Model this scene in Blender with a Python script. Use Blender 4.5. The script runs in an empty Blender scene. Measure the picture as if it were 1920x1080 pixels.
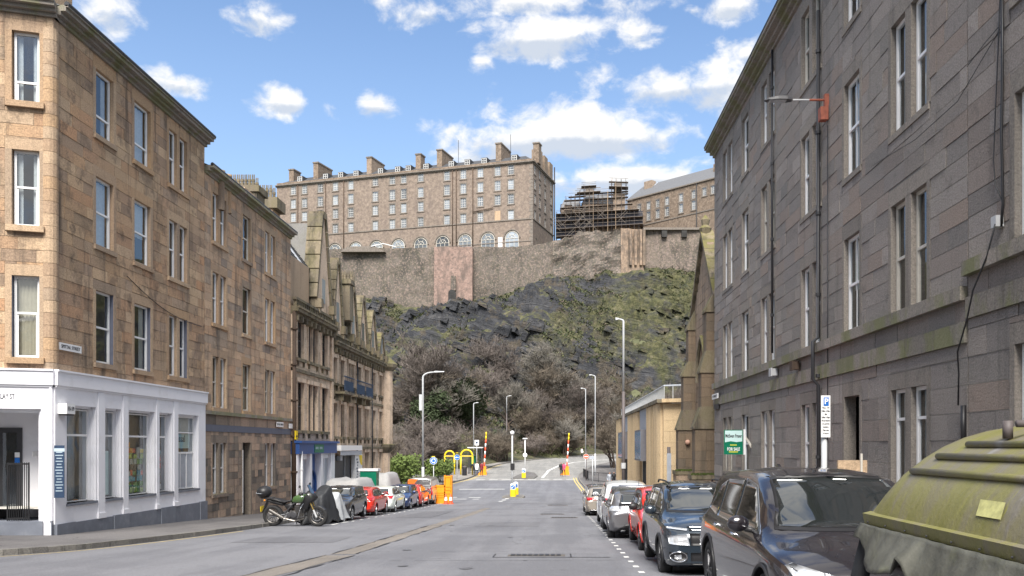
import bpy, bmesh, math, random
from mathutils import Vector, Matrix, noise
from mathutils.bvhtree import BVHTree
from mathutils.geometry import delaunay_2d_cdt
from math import sin, cos, pi, radians, atan2, sqrt, hypot

S = bpy.context.scene
COL = S.collection
CZ = 1.62                      # camera height above the road at its foot

# ---------------------------------------------------------------- camera
cam_d = bpy.data.cameras.new('camera')
cam = bpy.data.objects.new('camera', cam_d)
COL.objects.link(cam)
cam.location = (0, 0, CZ)
cam.rotation_euler = (radians(90), 0, 0)
cam_d.sensor_width = 36
cam_d.lens = 30.0
cam_d.shift_x = -83 / 1920
cam_d.shift_y = 295 / 1920
cam_d.clip_start = 0.1
cam_d.clip_end = 3000
S.camera = cam

# ---------------------------------------------------------------- exposure
S.view_settings.view_transform = 'Standard'
S.view_settings.look = 'None'
S.view_settings.gamma = 1
S.view_settings.use_curve_mapping = False
S.view_settings.exposure = 1.38

# ---------------------------------------------------------------- sun (behind the camera, veiled by cloud)
SUN_EL, SUN_AZ = radians(50), radians(182)      # azimuth clockwise from +Y
sd = bpy.data.lights.new('sun', 'SUN')
sd.energy = 3.3
sd.angle = radians(32)
sd.color = (1.0, 0.95, 0.88)
sun = bpy.data.objects.new('sun', sd)
COL.objects.link(sun)
sun.location = (20, -40, 60)
_sdir = Vector((sin(SUN_AZ) * cos(SUN_EL), cos(SUN_AZ) * cos(SUN_EL), sin(SUN_EL)))
sun.rotation_euler = _sdir.to_track_quat('Z', 'Y').to_euler()

# ---------------------------------------------------------------- node helper
class NT:
 def __init__(s, tree):
  s.t = tree; s.n = tree.nodes; s.l = tree.links
 def node(s, typ, **kw):
  n = s.n.new(typ)
  for k, v in kw.items():
   setattr(n, k, v)
  return n
 def put(s, sock, v):
  if v is None: return
  if isinstance(v, bpy.types.NodeSocket): s.l.new(v, sock)
  else: sock.default_value = v
 def math(s, op, a, b=None, c=None, clamp=False):
  n = s.node('ShaderNodeMath', operation=op, use_clamp=clamp)
  s.put(n.inputs[0], a); s.put(n.inputs[1], b); s.put(n.inputs[2], c)
  return n.outputs[0]
 def vmath(s, op, a, b=None):
  n = s.node('ShaderNodeVectorMath', operation=op)
  s.put(n.inputs[0], a); s.put(n.inputs[1], b)
  return n.outputs[0]
 def mix(s, f, a, b, mode='MIX'):
  n = s.node('ShaderNodeMix', data_type='RGBA', blend_type=mode)
  s.put(n.inputs[0], f); s.put(n.inputs[6], col4(a)); s.put(n.inputs[7], col4(b))
  return n.outputs[2]
 def noise(s, vec, scale, detail=4, rough=.55, dist=0):
  n = s.node('ShaderNodeTexNoise')
  s.put(n.inputs['Vector'], vec); n.inputs['Scale'].default_value = scale
  n.inputs['Detail'].default_value = detail; n.inputs['Roughness'].default_value = rough
  n.inputs['Distortion'].default_value = dist
  return n.outputs[0]
 def rng(s, v, a, b, c=0., d=1., smooth=True):
  n = s.node('ShaderNodeMapRange')
  if smooth: n.interpolation_type = 'SMOOTHSTEP'
  s.put(n.inputs[0], v)
  for i, q in enumerate((a, b, c, d)): n.inputs[i + 1].default_value = q
  return n.outputs[0]
 def ramp(s, v, cols, const=False):
  n = s.node('ShaderNodeValToRGB'); r = n.color_ramp
  if const: r.interpolation = 'CONSTANT'
  N = len(cols)
  while len(r.elements) < N: r.elements.new(.5)
  for i, c in enumerate(cols):
   e = r.elements[i]; e.position = i / (N if const else N - 1); e.color = col4(c)
  s.put(n.inputs[0], v)
  return n.outputs[0]
 def mapping(s, vec, scale=(1, 1, 1), rot=(0, 0, 0)):
  n = s.node('ShaderNodeMapping'); s.put(n.inputs[0], vec)
  n.inputs['Scale'].default_value = scale; n.inputs['Rotation'].default_value = rot
  return n.outputs[0]

def col4(c):
 if isinstance(c, (tuple, list)) and len(c) == 3: return (c[0], c[1], c[2], 1)
 return c

# ---------------------------------------------------------------- world: Nishita sky with cumulus
w = bpy.data.worlds.new('World'); S.world = w; w.use_nodes = True
T = NT(w.node_tree); w.node_tree.nodes.clear()
sky = T.node('ShaderNodeTexSky', sky_type='NISHITA')
sky.sun_disc = False; sky.sun_elevation = SUN_EL; sky.sun_rotation = SUN_AZ
sky.air_density = 1.0; sky.dust_density = 0.6; sky.ozone_density = 1.5
tc = T.node('ShaderNodeTexCoord')
sp = T.node('ShaderNodeSeparateXYZ'); T.l.new(tc.outputs['Generated'], sp.inputs[0])
az = T.math('ARCTAN2', sp.outputs[0], sp.outputs[1])
el = T.math('ARCSINE', sp.outputs[2])
# cloud banks: px centre, radii in px of the 1920 photograph, weight
CL = [(1000, 75, 130, 46, 1.25), (1000, 5, 250, 26, .5), (1060, 55, 90, 40, .35), (1240, 165, 160, 55, 1.15), (1330, 160, 100, 65, 1.0),
 (1080, 255, 290, 75, 1.5), (1190, 335, 260, 52, 1.35), (475, 30, 60, 42, .9), (205, 22, 60, 40, .8), (535, 192, 60, 24, .95),
 (703, 198, 50, 34, 1.15), (625, 203, 26, 22, .55), (325, 155, 66, 22, .9), (1370, 12, 50, 30, .9), (1300, 20, 20, 12, .5), (1402, 103, 34, 26, .85),
 (1200, 65, 36, 26, .4), (800, 25, 50, 26, .7), (1390, 230, 80, 70, .8), (905, 115, 22, 14, .5)]
dens = None; shade = None
for (px, py, rx, ry, wt) in CL:
 u = (px - 1043) / 1600; v = (835 - py) / 1600
 a0 = math.atan(u); e0 = math.atan(v / sqrt(1 + u * u)); ca = cos(a0); ce = cos(e0)
 ra = rx / 1600 * ca * ca; re = ry / 1600 * ce * ce
 dx = T.math('MULTIPLY', T.math('SUBTRACT', az, a0), 1 / ra)
 dy = T.math('MULTIPLY', T.math('SUBTRACT', el, e0), 1 / re)
 r2 = T.math('ADD', T.math('MULTIPLY', dx, dx), T.math('MULTIPLY', dy, dy))
 m = T.math('MULTIPLY', T.math('SUBTRACT', 1.0, T.math('SQRT', r2)), wt)
 m = T.math('MAXIMUM', m, -.9)
 sh = T.math('MULTIPLY', T.math('MAXIMUM', m, 0.0), dy)      # lower half of each bank turns grey
 dens = m if dens is None else T.math('MAXIMUM', dens, m)
 shade = sh if shade is None else T.math('ADD', shade, sh)
cv = T.node('ShaderNodeCombineXYZ')
T.l.new(az, cv.inputs[0]); T.l.new(T.math('MULTIPLY', el, 1.5), cv.inputs[1]); cv.inputs[2].default_value = 3.7
n1 = T.noise(cv.outputs[0], 11.0, 9, .56, .35)
n2 = T.noise(cv.outputs[0], 34.0, 5, .6, .3)
nn = T.math('ADD', T.math('MULTIPLY', n1, .72), T.math('MULTIPLY', n2, .28))
vm = T.node('ShaderNodeMapping'); T.l.new(tc.outputs['Generated'], vm.inputs[0]); vm.inputs['Scale'].default_value = (1, 1, 1.8)
nfar = T.noise(vm.outputs[0], 3.2, 7, .55, .2)
# inside the strip of sky in view the banks decide, elsewhere unseen cumulus, its cover thickened to add ambient light
azw = T.rng(T.math('ABSOLUTE', T.math('ADD', az, .12)), .60, .85)
elw = T.rng(el, .50, .72)
outw = T.math('MAXIMUM', azw, elw)
d_in = T.math('ADD', T.math('MULTIPLY', dens, .55), T.math('MULTIPLY', T.math('SUBTRACT', nn, .5), 2.9))
d_out = T.math('MULTIPLY', T.math('SUBTRACT', nfar, .40), 3.0)
dd = T.math('ADD', T.math('MULTIPLY', d_in, T.math('SUBTRACT', 1, outw)), T.math('MULTIPLY', d_out, outw))
cover = T.rng(dd, -.08, .42)
cover = T.math('MULTIPLY', cover, .96)
base = T.math('ADD', T.math('MULTIPLY', shade, 2.0), T.math('MULTIPLY', T.math('SUBTRACT', n2, .5), 1.1))
lit = T.rng(base, -.42, .12)
ccol = T.mix(lit, (2.6, 2.85, 3.25), (4.3, 4.25, 4.15))
haze = T.rng(el, -.02, .60, .55, 0.05)
skyc = T.mix(1.0, sky.outputs[0], (.60, .71, .82), 'MULTIPLY')
skyc = T.mix(haze, skyc, (2.9, 3.7, 4.6))
fin = T.mix(cover, skyc, ccol)
bg = T.node('ShaderNodeBackground'); T.l.new(fin, bg.inputs[0]); bg.inputs[1].default_value = 0.10
wo = T.node('ShaderNodeOutputWorld'); T.l.new(bg.outputs[0], wo.inputs[0])

# ---------------------------------------------------------------- materials
def new_mat(name):
 m = bpy.data.materials.new(name); m.use_nodes = True
 t = NT(m.node_tree)
 b = t.n['Principled BSDF']
 return m, t, b

def plain(name, col, rough=.6, metal=0., var=.12, scale=6., bump=0., bscale=40., coat=0., ior=1.45, dirt=None, streak=False, objvar=0.):
 m, t, b = new_mat(name)
 g = t.node('ShaderNodeNewGeometry')
 pos = g.outputs['Position']
 if streak: pos = t.mapping(pos, (1, 1, .15))
 n = t.noise(pos, scale, 5, .6)
 k = t.rng(n, .25, .75, 1 - var, 1 + var, False)
 if objvar:
  oi = t.node('ShaderNodeObjectInfo')
  k = t.math('MULTIPLY', k, t.rng(oi.outputs['Random'], 0, 1, 1 - objvar, 1 + objvar, False))
 cc = t.node('ShaderNodeCombineXYZ')
 for i in range(3): t.l.new(k, cc.inputs[i])
 c = t.mix(1.0, col, cc.outputs[0], 'MULTIPLY')
 if dirt:
  d = t.rng(t.noise(g.outputs['Position'], dirt[1], 6, .65), .5, .72)
  c = t.mix(t.math('MULTIPLY', d, dirt[2]), c, dirt[0])
 t.l.new(c, b.inputs['Base Color'])
 b.inputs['Roughness'].default_value = rough
 b.inputs['Metallic'].default_value = metal
 b.inputs['Coat Weight'].default_value = coat
 b.inputs['Coat Roughness'].default_value = .04
 b.inputs['IOR'].default_value = ior
 if bump:
  bn = t.node('ShaderNodeBump'); bn.inputs['Strength'].default_value = bump; bn.inputs['Distance'].default_value = .02
  t.l.new(t.noise(g.outputs['Position'], bscale, 4, .6), bn.inputs['Height'])
  t.l.new(bn.outputs[0], b.inputs['Normal'])
 return m

def stone(name, cols, stain=(.03, .028, .025), stain_amt=.6, stain_lo=.52, moss=0., moss_col=(.12, .13, .025), fine=30., rough=.9,
  bump=.5, patch=None, gain=1.16, green_wall=0., soot=None, far=1.):
 """ashlar: every block takes its own colour of the ramp, then weathering over the whole wall"""
 m, t, b = new_mat(name)
 g = t.node('ShaderNodeNewGeometry'); pos = g.outputs['Position']
 at = t.node('ShaderNodeAttribute', attribute_name='rnd')
 oi = t.node('ShaderNodeObjectInfo')
 r = t.math('FRACT', t.math('ADD', at.outputs['Fac'], oi.outputs['Random']))
 c = t.ramp(r, [tuple(x * gain for x in q) for q in cols])
 big = t.noise(pos, .45, 4, .6)
 if patch:
  c = t.mix(t.math('MULTIPLY', t.rng(big, .45, .62), patch[1]), c, patch[0])
 fn = t.noise(pos, fine, 5, .7)
 vn = t.node('ShaderNodeCombineXYZ')
 k = t.rng(fn, .28, .72, .60, 1.40, False)
 for i in range(3): t.l.new(k, vn.inputs[i])
 c = t.mix(1.0, c, vn.outputs[0], 'MULTIPLY')
 md = t.noise(pos, 2.6 * far, 5, .65)
 c = t.mix(t.math('MULTIPLY', t.rng(md, .56, .74), stain_amt * .7), c, stain)
 sv = t.noise(t.mapping(pos, (2.2 * far, 2.2 * far, .16 if far == 1 else .22 * far ** .5)), 1.0, 6, .65)
 c = t.mix(t.math('MULTIPLY', t.rng(sv, stain_lo, stain_lo + .2), stain_amt), c, stain)
 if soot:
  c = t.mix(t.math('MULTIPLY', t.rng(t.noise(pos, soot[1], 6, .7), .5, .6), soot[2]), c, soot[0])
 if green_wall:
  gm = t.rng(t.noise(t.mapping(pos, (1, 1, .5)), 1.1, 6, .7), .44, .60)
  c = t.mix(t.math('MULTIPLY', gm, green_wall), c, moss_col)
 if moss:
  sep = t.node('ShaderNodeSeparateXYZ'); t.l.new(g.outputs['Normal'], sep.inputs[0])
  up = t.rng(sep.outputs[2], .15, .6)
  mn = t.rng(t.noise(pos, 2.3, 6, .7), .36, .6)
  c = t.mix(t.math('MULTIPLY', t.math('MULTIPLY', up, mn), moss), c, moss_col)
 t.l.new(c, b.inputs['Base Color'])
 b.inputs['Roughness'].default_value = rough
 if bump:
  bn = t.node('ShaderNodeBump'); bn.inputs['Strength'].default_value = bump; bn.inputs['Distance'].default_value = .03
  hh = t.math('ADD', fn, t.math('MULTIPLY', t.noise(pos, 9, 3, .5), .7))
  t.l.new(hh, bn.inputs['Height']); t.l.new(bn.outputs[0], b.inputs['Normal'])
 return m

MT = {}
# ramps (real-world albedo)
MT['stone_tan'] = stone('sandstone tan', [(.42, .27, .16), (.33, .215, .135), (.45, .31, .195), (.27, .195, .14), (.41, .24, .135), (.32, .235, .17), (.47, .335, .215), (.24, .17, .12), (.39, .27, .175)],
      stain=(.085, .065, .05), stain_amt=.8, stain_lo=.50, patch=((.42, .31, .18), .3), bump=.9, soot=((.16, .115, .08), 1.3, .5))
MT['stone_l2'] = stone('sandstone grey buff', [(.42, .28, .18), (.35, .25, .175), (.48, .335, .22), (.27, .21, .16), (.44, .275, .165), (.37, .285, .21), (.23, .18, .145)],
     stain=(.08, .066, .055), stain_amt=.72, stain_lo=.5, bump=.8, soot=((.15, .115, .085), 1.2, .45))
MT['stone_l2_base'] = stone('sandstone patched base', [(.17, .14, .115), (.36, .26, .19), (.22, .18, .14), (.12, .105, .09), (.40, .29, .21), (.26, .20, .15), (.09, .08, .07)],
     stain=(.05, .046, .042), stain_amt=.6, stain_lo=.5, moss=.6)
MT['stone_l3'] = stone('carved buff stone', [(.50, .385, .285), (.45, .345, .255), (.54, .425, .32), (.41, .31, .225)],
     stain=(.06, .048, .036), stain_amt=.75, stain_lo=.52, moss=.9, soot=((.20, .15, .11), 1.0, .35))
MT['stone_l3_moss'] = stone('mossy dark carved stone', [(.15, .125, .09), (.19, .155, .105), (.12, .10, .075)],
     stain=(.03, .027, .022), stain_amt=.8, stain_lo=.46, moss=.9, green_wall=.25, moss_col=(.13, .12, .035))
MT['stone_r'] = stone('grey whinstone ashlar', [(.225, .20, .185), (.19, .175, .165), (.265, .235, .215), (.165, .155, .148), (.255, .205, .175), (.21, .19, .178), (.29, .26, .24)],
     stain=(.045, .042, .04), stain_amt=.45, stain_lo=.55, moss=.35, patch=((.26, .245, .215), .3), fine=38, bump=1.0)
MT['stone_r_trim'] = stone('grey string course', [(.19, .172, .15), (.24, .212, .185), (.155, .14, .122)], stain=(.05, .046, .04), stain_amt=.5,
     moss=1., green_wall=.62, moss_col=(.16, .175, .055))
MT['mortar_dark'] = plain('dark mortar', (.10, .09, .08), .95, var=.3)
MT['mortar_lt'] = plain('light mortar', (.27, .22, .17), .95, var=.3)
MT['mortar_gr'] = plain('grey mortar', (.46, .45, .43), .95, var=.5, scale=1.3)
MT['dressed_tan'] = stone('dressed margin tan', [(.36, .24, .14), (.30, .21, .14), (.40, .29, .19), (.23, .175, .13)], stain=(.07, .055, .045), stain_amt=.5, moss=.4)
MT['dressed_r'] = stone('dressed margin grey', [(.19, .168, .145), (.22, .195, .17), (.16, .144, .128)], stain=(.05, .045, .04), stain_amt=.45, moss=.5)
MT['castle_pink'] = stone('pink rubble masonry', [(.285, .225, .18), (.245, .195, .16), (.32, .255, .205)], stain=(.12, .095, .085), stain_amt=.5, fine=1.1, bump=.5,
      soot=((.15, .115, .10), 1.5, .65), far=.22, gain=.84)
MT['castle_trim'] = stone('castle freestone trim', [(.20, .17, .145), (.17, .148, .128)], stain=(.08, .07, .06), stain_amt=.5, fine=3, bump=.2, far=.3, gain=1)
MT['castle_wall'] = stone('old curtain wall', [(.125, .105, .09), (.105, .09, .078), (.15, .12, .102)], stain=(.045, .042, .036), stain_amt=.8, stain_lo=.44, fine=1.7, bump=.8,
      soot=((.27, .205, .17), 2.0, .65), green_wall=.2, moss_col=(.07, .075, .035), far=.12, gain=1)
MT['castle_wall_pink'] = stone('pink repaired wall', [(.27, .185, .155), (.235, .165, .135), (.31, .22, .18)], stain=(.09, .07, .06), stain_amt=.8, stain_lo=.46, fine=1.6, bump=.7,
      soot=((.13, .10, .085), .9, .75), far=.18, gain=1)
MT['castle_brown'] = stone('brown rubble', [(.20, .15, .11), (.16, .12, .09), (.27, .205, .155)], stain=(.08, .065, .05), stain_amt=.5, fine=1.3, bump=.6,
      soot=((.33, .26, .20), 1.9, .55), far=.25, gain=1)
MT['buttress_or'] = stone('orange buttress stone', [(.27, .195, .14), (.22, .165, .12)], stain=(.06, .05, .042), stain_amt=.9, stain_lo=.46, fine=1.5, bump=.6, far=.25, gain=1, soot=((.11, .09, .075), .5, .6))
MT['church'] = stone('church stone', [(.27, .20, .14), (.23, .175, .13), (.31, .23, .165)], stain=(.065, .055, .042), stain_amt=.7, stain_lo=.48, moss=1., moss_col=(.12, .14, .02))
MT['church_side'] = stone('shaded weathered church buttress', [(.14, .105, .07), (.165, .12, .08), (.12, .095, .07)], stain=(.06, .05, .036), stain_amt=.6, stain_lo=.46, moss=1., moss_col=(.12, .14, .02))  # darker copy of the church stone, shade of the buttress sides put into colour
MT['yellow_stone'] = stone('smooth yellow sandstone', [(.48, .36, .21), (.45, .335, .20), (.51, .39, .24)], stain=(.24, .17, .09), stain_amt=.5, moss=.7, bump=.15)
MT['slate'] = stone('grey slate', [(.10, .105, .115), (.135, .135, .14), (.085, .09, .10), (.16, .155, .15)], stain=(.05, .05, .05), stain_amt=.4, moss=.0, rough=.6, bump=.2)
MT['slate_dark'] = plain('dark far slate', (.055, .058, .065), .8, var=.3, scale=.8)
MT['slate_mossy'] = stone('mossy slate', [(.10, .105, .105), (.14, .135, .13), (.085, .09, .09)], stain=(.05, .05, .04), stain_amt=.4, moss=.5, rough=.7, bump=.2, moss_col=(.13, .13, .04))
MT['lead'] = plain('lead flashing', (.42, .45, .50), .5, .3)
MT['shop_white'] = plain('white shop paint', (.80, .80, .84), .55, var=.03, scale=1.2, dirt=((.5, .5, .48), 2.2, .22))
MT['shop_grey'] = plain('grey shop plinth paint', (.17, .185, .22), .6, var=.15, scale=3, dirt=((.3, .3, .31), 3, .3))
MT['white_frame'] = plain('white window paint', (.80, .80, .80), .35, var=.05, scale=3)
MT['cream_frame'] = plain('old cream window paint', (.55, .52, .46), .5, var=.15, scale=5)
MT['dark_frame'] = plain('dark painted frame', (.05, .05, .055), .5)
MT['slate_blue'] = plain('slate blue reveal', (.11, .12, .16), .6)
MT['curtain'] = plain('net curtain', (.62, .62, .62), .9, var=.12, scale=14)
MT['curtain_tan'] = plain('beige blind', (.50, .43, .33), .9, var=.1)
MT['interior'] = plain('dark room', (.035, .034, .033), .9, var=.5, scale=.8)  # near-black colour stands for the shade inside rooms and openings
MT['asphalt'] = None
MT['black'] = plain('black plastic', (.018, .018, .02), .45)
MT['rubber'] = plain('tyre rubber', (.02, .02, .021), .85, var=.25, scale=20)
MT['pipe'] = plain('cast iron pipe', (.03, .03, .034), .5)
MT['pipe_brown'] = plain('rusty brown pipe', (.07, .045, .03), .7, var=.3)
MT['steel'] = plain('galvanised steel', (.45, .47, .49), .45, .55, var=.1)
MT['far_frame'] = plain('weathered far window paint', (.50, .50, .49), .5, var=.25, scale=.3)
MT['lamp_grey'] = plain('grey lamp column paint', (.46, .47, .48), .5, var=.1)
MT['lamp_dark'] = plain('dark lamp column', (.10, .085, .085), .6)
MT['chrome'] = plain('chrome', (.75, .76, .78), .12, 1.0, var=0.02)
MT['alloy'] = plain('alloy wheel', (.45, .46, .47), .3, .9, var=.05)
MT['alloy_dark'] = plain('dark alloy wheel', (.09, .09, .095), .35, .7, var=.05)
MT['red'] = plain('red plastic', (.55, .02, .015), .35)
MT['tail'] = plain('tail lamp', (.40, .008, .012), .12, coat=1)
MT['yellow'] = plain('yellow paint', (.80, .58, .015), .45, var=.06)
MT['orange'] = plain('orange plastic', (.85, .28, .01), .5, var=.08)
MT['cone_red'] = plain('cone red', (.85, .10, .04), .5)
MT['white'] = plain('white plastic', (.78, .78, .78), .4, var=.05)
MT['white_line'] = plain('worn white road paint', (.62, .62, .60), .8, var=.3, scale=30, dirt=((.10, .10, .11), 22, .75))
MT['yellow_line'] = plain('worn yellow road paint', (.55, .42, .14), .8, var=.3, scale=20, dirt=((.12, .11, .10), 9, .7))
MT['blue_sign'] = plain('blue sign', (.015, .14, .50), .35, var=.02)
MT['green_sign'] = plain('green board', (.0, .16, .085), .4, var=.02)
MT['sign_sky'] = plain('pale green board', (.55, .74, .72), .4, var=.02)
MT['text_black'] = plain('black lettering', (.02, .02, .025), .5, var=0)
MT['text_white'] = plain('white lettering', (.85, .85, .85), .5, var=0)
MT['text_yellow'] = plain('yellow lettering', (.75, .70, .05), .5, var=0)
MT['navy'] = plain('navy board', (.025, .05, .10), .5, var=.1)
MT['chalk'] = plain('chalk lettering', (.45, .55, .62), .8, var=.1)
MT['blue_paint'] = plain('blue shop paint', (.03, .085, .27), .4, var=.06)
MT['cloth_dark'] = plain('dark motorbike cover', (.022, .024, .028), .55, var=.2, bump=.4, bscale=12)
MT['cloth_silver'] = plain('silver motorbike cover', (.46, .48, .50), .45, .2, var=.1, bump=.4, bscale=12)
MT['canvas'] = plain('pale grey canvas', (.36, .355, .35), .75, var=.1, bump=.4, bscale=4)
MT['bark'] = plain('bark', (.10, .075, .06), .95, var=.3)
MT['twig_brown'] = plain('brown twigs', (.14, .115, .088), .95, var=.3, scale=.6)
MT['twig_purple'] = plain('purplish twigs', (.145, .122, .108), .95, var=.3, scale=.6)
MT['twig_grey'] = plain('grey twigs', (.155, .142, .122), .95, var=.3, scale=.6)
MT['leaf_lime'] = plain('lime spring leaves', (.085, .12, .025), .8, var=.4, scale=1.5)
MT['leaf_dark'] = plain('ivy leaves', (.035, .05, .02), .8, var=.4, scale=1.5)
MT['leaf_olive'] = plain('olive grass', (.085, .09, .04), .9, var=.45, scale=.35)
MT['skin'] = plain('skin', (.50, .30, .22), .6)

def glass_mat(name, tint=(.8, .85, .86), gl=.14):
 m, t, b = new_mat(name)
 out = t.n['Material Output']
 tr = t.node('ShaderNodeBsdfTransparent'); tr.inputs[0].default_value = (*tint, 1)
 g = t.node('ShaderNodeBsdfGlossy'); g.inputs['Roughness'].default_value = .03; g.inputs[0].default_value = (.95, .97, 1, 1)
 geo = t.node('ShaderNodeNewGeometry')
 bn = t.node('ShaderNodeBump'); bn.inputs['Strength'].default_value = .12; bn.inputs['Distance'].default_value = .05
 t.l.new(t.noise(geo.outputs['Position'], 1.3, 2, .5), bn.inputs['Height']); t.l.new(bn.outputs[0], g.inputs['Normal'])
 lw = t.node('ShaderNodeLayerWeight'); lw.inputs[0].default_value = .14
 f = t.rng(lw.outputs['Fresnel'], 0, 1, gl, .75, False)
 mx = t.node('ShaderNodeMixShader'); t.l.new(f, mx.inputs[0]); t.l.new(tr.outputs[0], mx.inputs[1]); t.l.new(g.outputs[0], mx.inputs[2])
 t.l.new(mx.outputs[0], out.inputs[0])
 return m
MT['glass'] = glass_mat('window glass')
MT['glass_far'] = plain('far window glass', (.17, .19, .21), .12, var=.4, scale=.3, ior=1.7, objvar=.75)
MT['car_glass'] = plain('dark car glass', (.012, .015, .016), .03, var=.0, ior=2.0, coat=1)
MT['lens'] = plain('headlamp lens', (.55, .57, .6), .08, .4, var=.25, scale=25, coat=1)
MT['blue_glass'] = plain('blue oriel glass', (.14, .28, .46), .15, var=.5, scale=1.1, ior=1.6)
def paint(name, c, metal=.0, rough=.28):
 return plain(name, c, rough, metal, var=.02, coat=1.0, ior=1.5)

# ---------------------------------------------------------------- object helpers
def tag(o, label=None, cat=None, group=None, kind=None):
 if label: o['label'] = label
 if cat: o['category'] = cat
 if group: o['group'] = group
 if kind: o['kind'] = kind
 return o

def empty(name, loc=(0, 0, 0), rz=0.):
 o = bpy.data.objects.new(name, None); COL.objects.link(o)
 o.location = loc; o.rotation_euler = (0, 0, rz); o.empty_display_size = .3
 return o

class MB:
 """collects faces, builds ONE mesh object"""
 def __init__(s):
  s.v = []; s.f = []; s.mi = []; s.r = []; s.mats = []; s.sm = []
  s.cm = 0; s.cr = 0.; s.cs = False
 def mat(s, m):
  m = MT[m] if isinstance(m, str) else m
  if m not in s.mats: s.mats.append(m)
  s.cm = s.mats.index(m); return s
 def face(s, idx):
  s.f.append(idx); s.mi.append(s.cm); s.r.append(s.cr); s.sm.append(s.cs)
 def poly(s, pts):
  n = len(s.v); s.v.extend([tuple(p) for p in pts]); s.face(list(range(n, n + len(pts))))
 def hexa(s, p):  # 8 points: bottom 0-3 ccw, top 4-7
  n = len(s.v); s.v.extend([tuple(q) for q in p])
  for q in ((3, 2, 1, 0), (4, 5, 6, 7), (0, 1, 5, 4), (1, 2, 6, 5), (2, 3, 7, 6), (3, 0, 4, 7)):
   s.face([n + i for i in q])
 def box(s, x0, x1, y0, y1, z0, z1):
  s.hexa([(x0, y0, z0), (x1, y0, z0), (x1, y1, z0), (x0, y1, z0), (x0, y0, z1), (x1, y0, z1), (x1, y1, z1), (x0, y1, z1)])
 def tbox(s, T, s0, s1, z0, z1, d0, d1):
  """box in wall coordinates T(s, z, d)"""
  s.hexa([T(s0, z0, d1), T(s1, z0, d1), T(s1, z0, d0), T(s0, z0, d0), T(s0, z1, d1), T(s1, z1, d1), T(s1, z1, d0), T(s0, z1, d0)])
 def prism(s, poly, off):
  """closed polygon extruded along vector off"""
  n = len(s.v); N = len(poly); off = Vector(off)
  s.v.extend([tuple(p) for p in poly]); s.v.extend([tuple(Vector(p) + off) for p in poly])
  s.face(list(range(n + N - 1, n - 1, -1))); s.face(list(range(n + N, n + 2 * N)))
  for i in range(N):
   j = (i + 1) % N
   s.face([n + i, n + j, n + N + j, n + N + i])
 def tube(s, pts, r, n=8, r2=None, cap=True):
  pts = [Vector(p) for p in pts]; K = len(pts)
  if r2 is None: r2 = r
  base = len(s.v); up = None
  for i, p in enumerate(pts):
   d = (pts[min(i + 1, K - 1)] - pts[max(i - 1, 0)]).normalized()
   if up is None:
    a = Vector((0, 0, 1)) if abs(d.z) < .9 else Vector((1, 0, 0))
    e = d.cross(a).normalized()
   else:
    e = (up - d * up.dot(d)).normalized()
   up = e
   g = d.cross(e)
   rr = r + (r2 - r) * i / max(K - 1, 1)
   for k in range(n):
    a = 2 * pi * k / n
    s.v.append(tuple(p + (e * cos(a) + g * sin(a)) * rr))
  for i in range(K - 1):
   for k in range(n):
    a = base + i * n + k; b = base + i * n + (k + 1) % n
    s.face([a, b, b + n, a + n])
  if cap:
   s.face([base + k for k in range(n)][::-1]); s.face([base + (K - 1) * n + k for k in range(n)])
 def lathe(s, prof, org=(0, 0, 0), n=20, ax='z', arc=2 * pi):
  """prof: list of (r, h)"""
  base = len(s.v); org = Vector(org)
  for (r, h) in prof:
   for k in range(n):
    a = arc * k / n
    if ax == 'z': p = (r * cos(a), r * sin(a), h)
    elif ax == 'y': p = (r * cos(a), h, r * sin(a))
    else: p = (h, r * cos(a), r * sin(a))
    s.v.append(tuple(org + Vector(p)))
  for i in range(len(prof) - 1):
   for k in range(n):
    a = base + i * n + k; b = base + i * n + (k + 1) % n
    s.face([a, b, b + n, a + n])
 def ball(s, c, r, n=10, m=7, sc=(1, 1, 1)):
  prof = [(max(1e-4, cos(-pi / 2 + pi * i / m)), sin(-pi / 2 + pi * i / m)) for i in range(m + 1)]
  base = len(s.v)
  for (q, h) in prof:
   for k in range(n):
    a = 2 * pi * k / n
    s.v.append((c[0] + r * sc[0] * q * cos(a), c[1] + r * sc[1] * q * sin(a), c[2] + r * sc[2] * h))
  for i in range(m):
   for k in range(n):
    a = base + i * n + k; b = base + i * n + (k + 1) % n
    s.face([a, b, b + n, a + n])
 def mesh(s, name, org=(0, 0, 0)):
  me = bpy.data.meshes.new(name)
  ox, oy, oz = org
  me.from_pydata([(x - ox, y - oy, z - oz) for (x, y, z) in s.v], [], s.f)
  for m in s.mats: me.materials.append(m)
  me.polygons.foreach_set('material_index', s.mi)
  me.polygons.foreach_set('use_smooth', s.sm)
  a = me.attributes.new('rnd', 'FLOAT', 'FACE'); a.data.foreach_set('value', s.r)
  me.update()
  return me
 def build(s, name, m=None, parent=None, org=(0, 0, 0), loc=(0, 0, 0)):
  if m is not None and not s.mats: s.mat(m)
  o = bpy.data.objects.new(name, s.mesh(name, org)); COL.objects.link(o)
  o.location = loc
  if parent: o.parent = parent
  return o

def copy_tree(o, parent=None):
 kids = [k for k in CH.get(o.name, [])] if False else list(o.children)
 c = o.copy(); COL.objects.link(c); c.parent = parent
 for k in kids: copy_tree(k, c)
 return c

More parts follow.
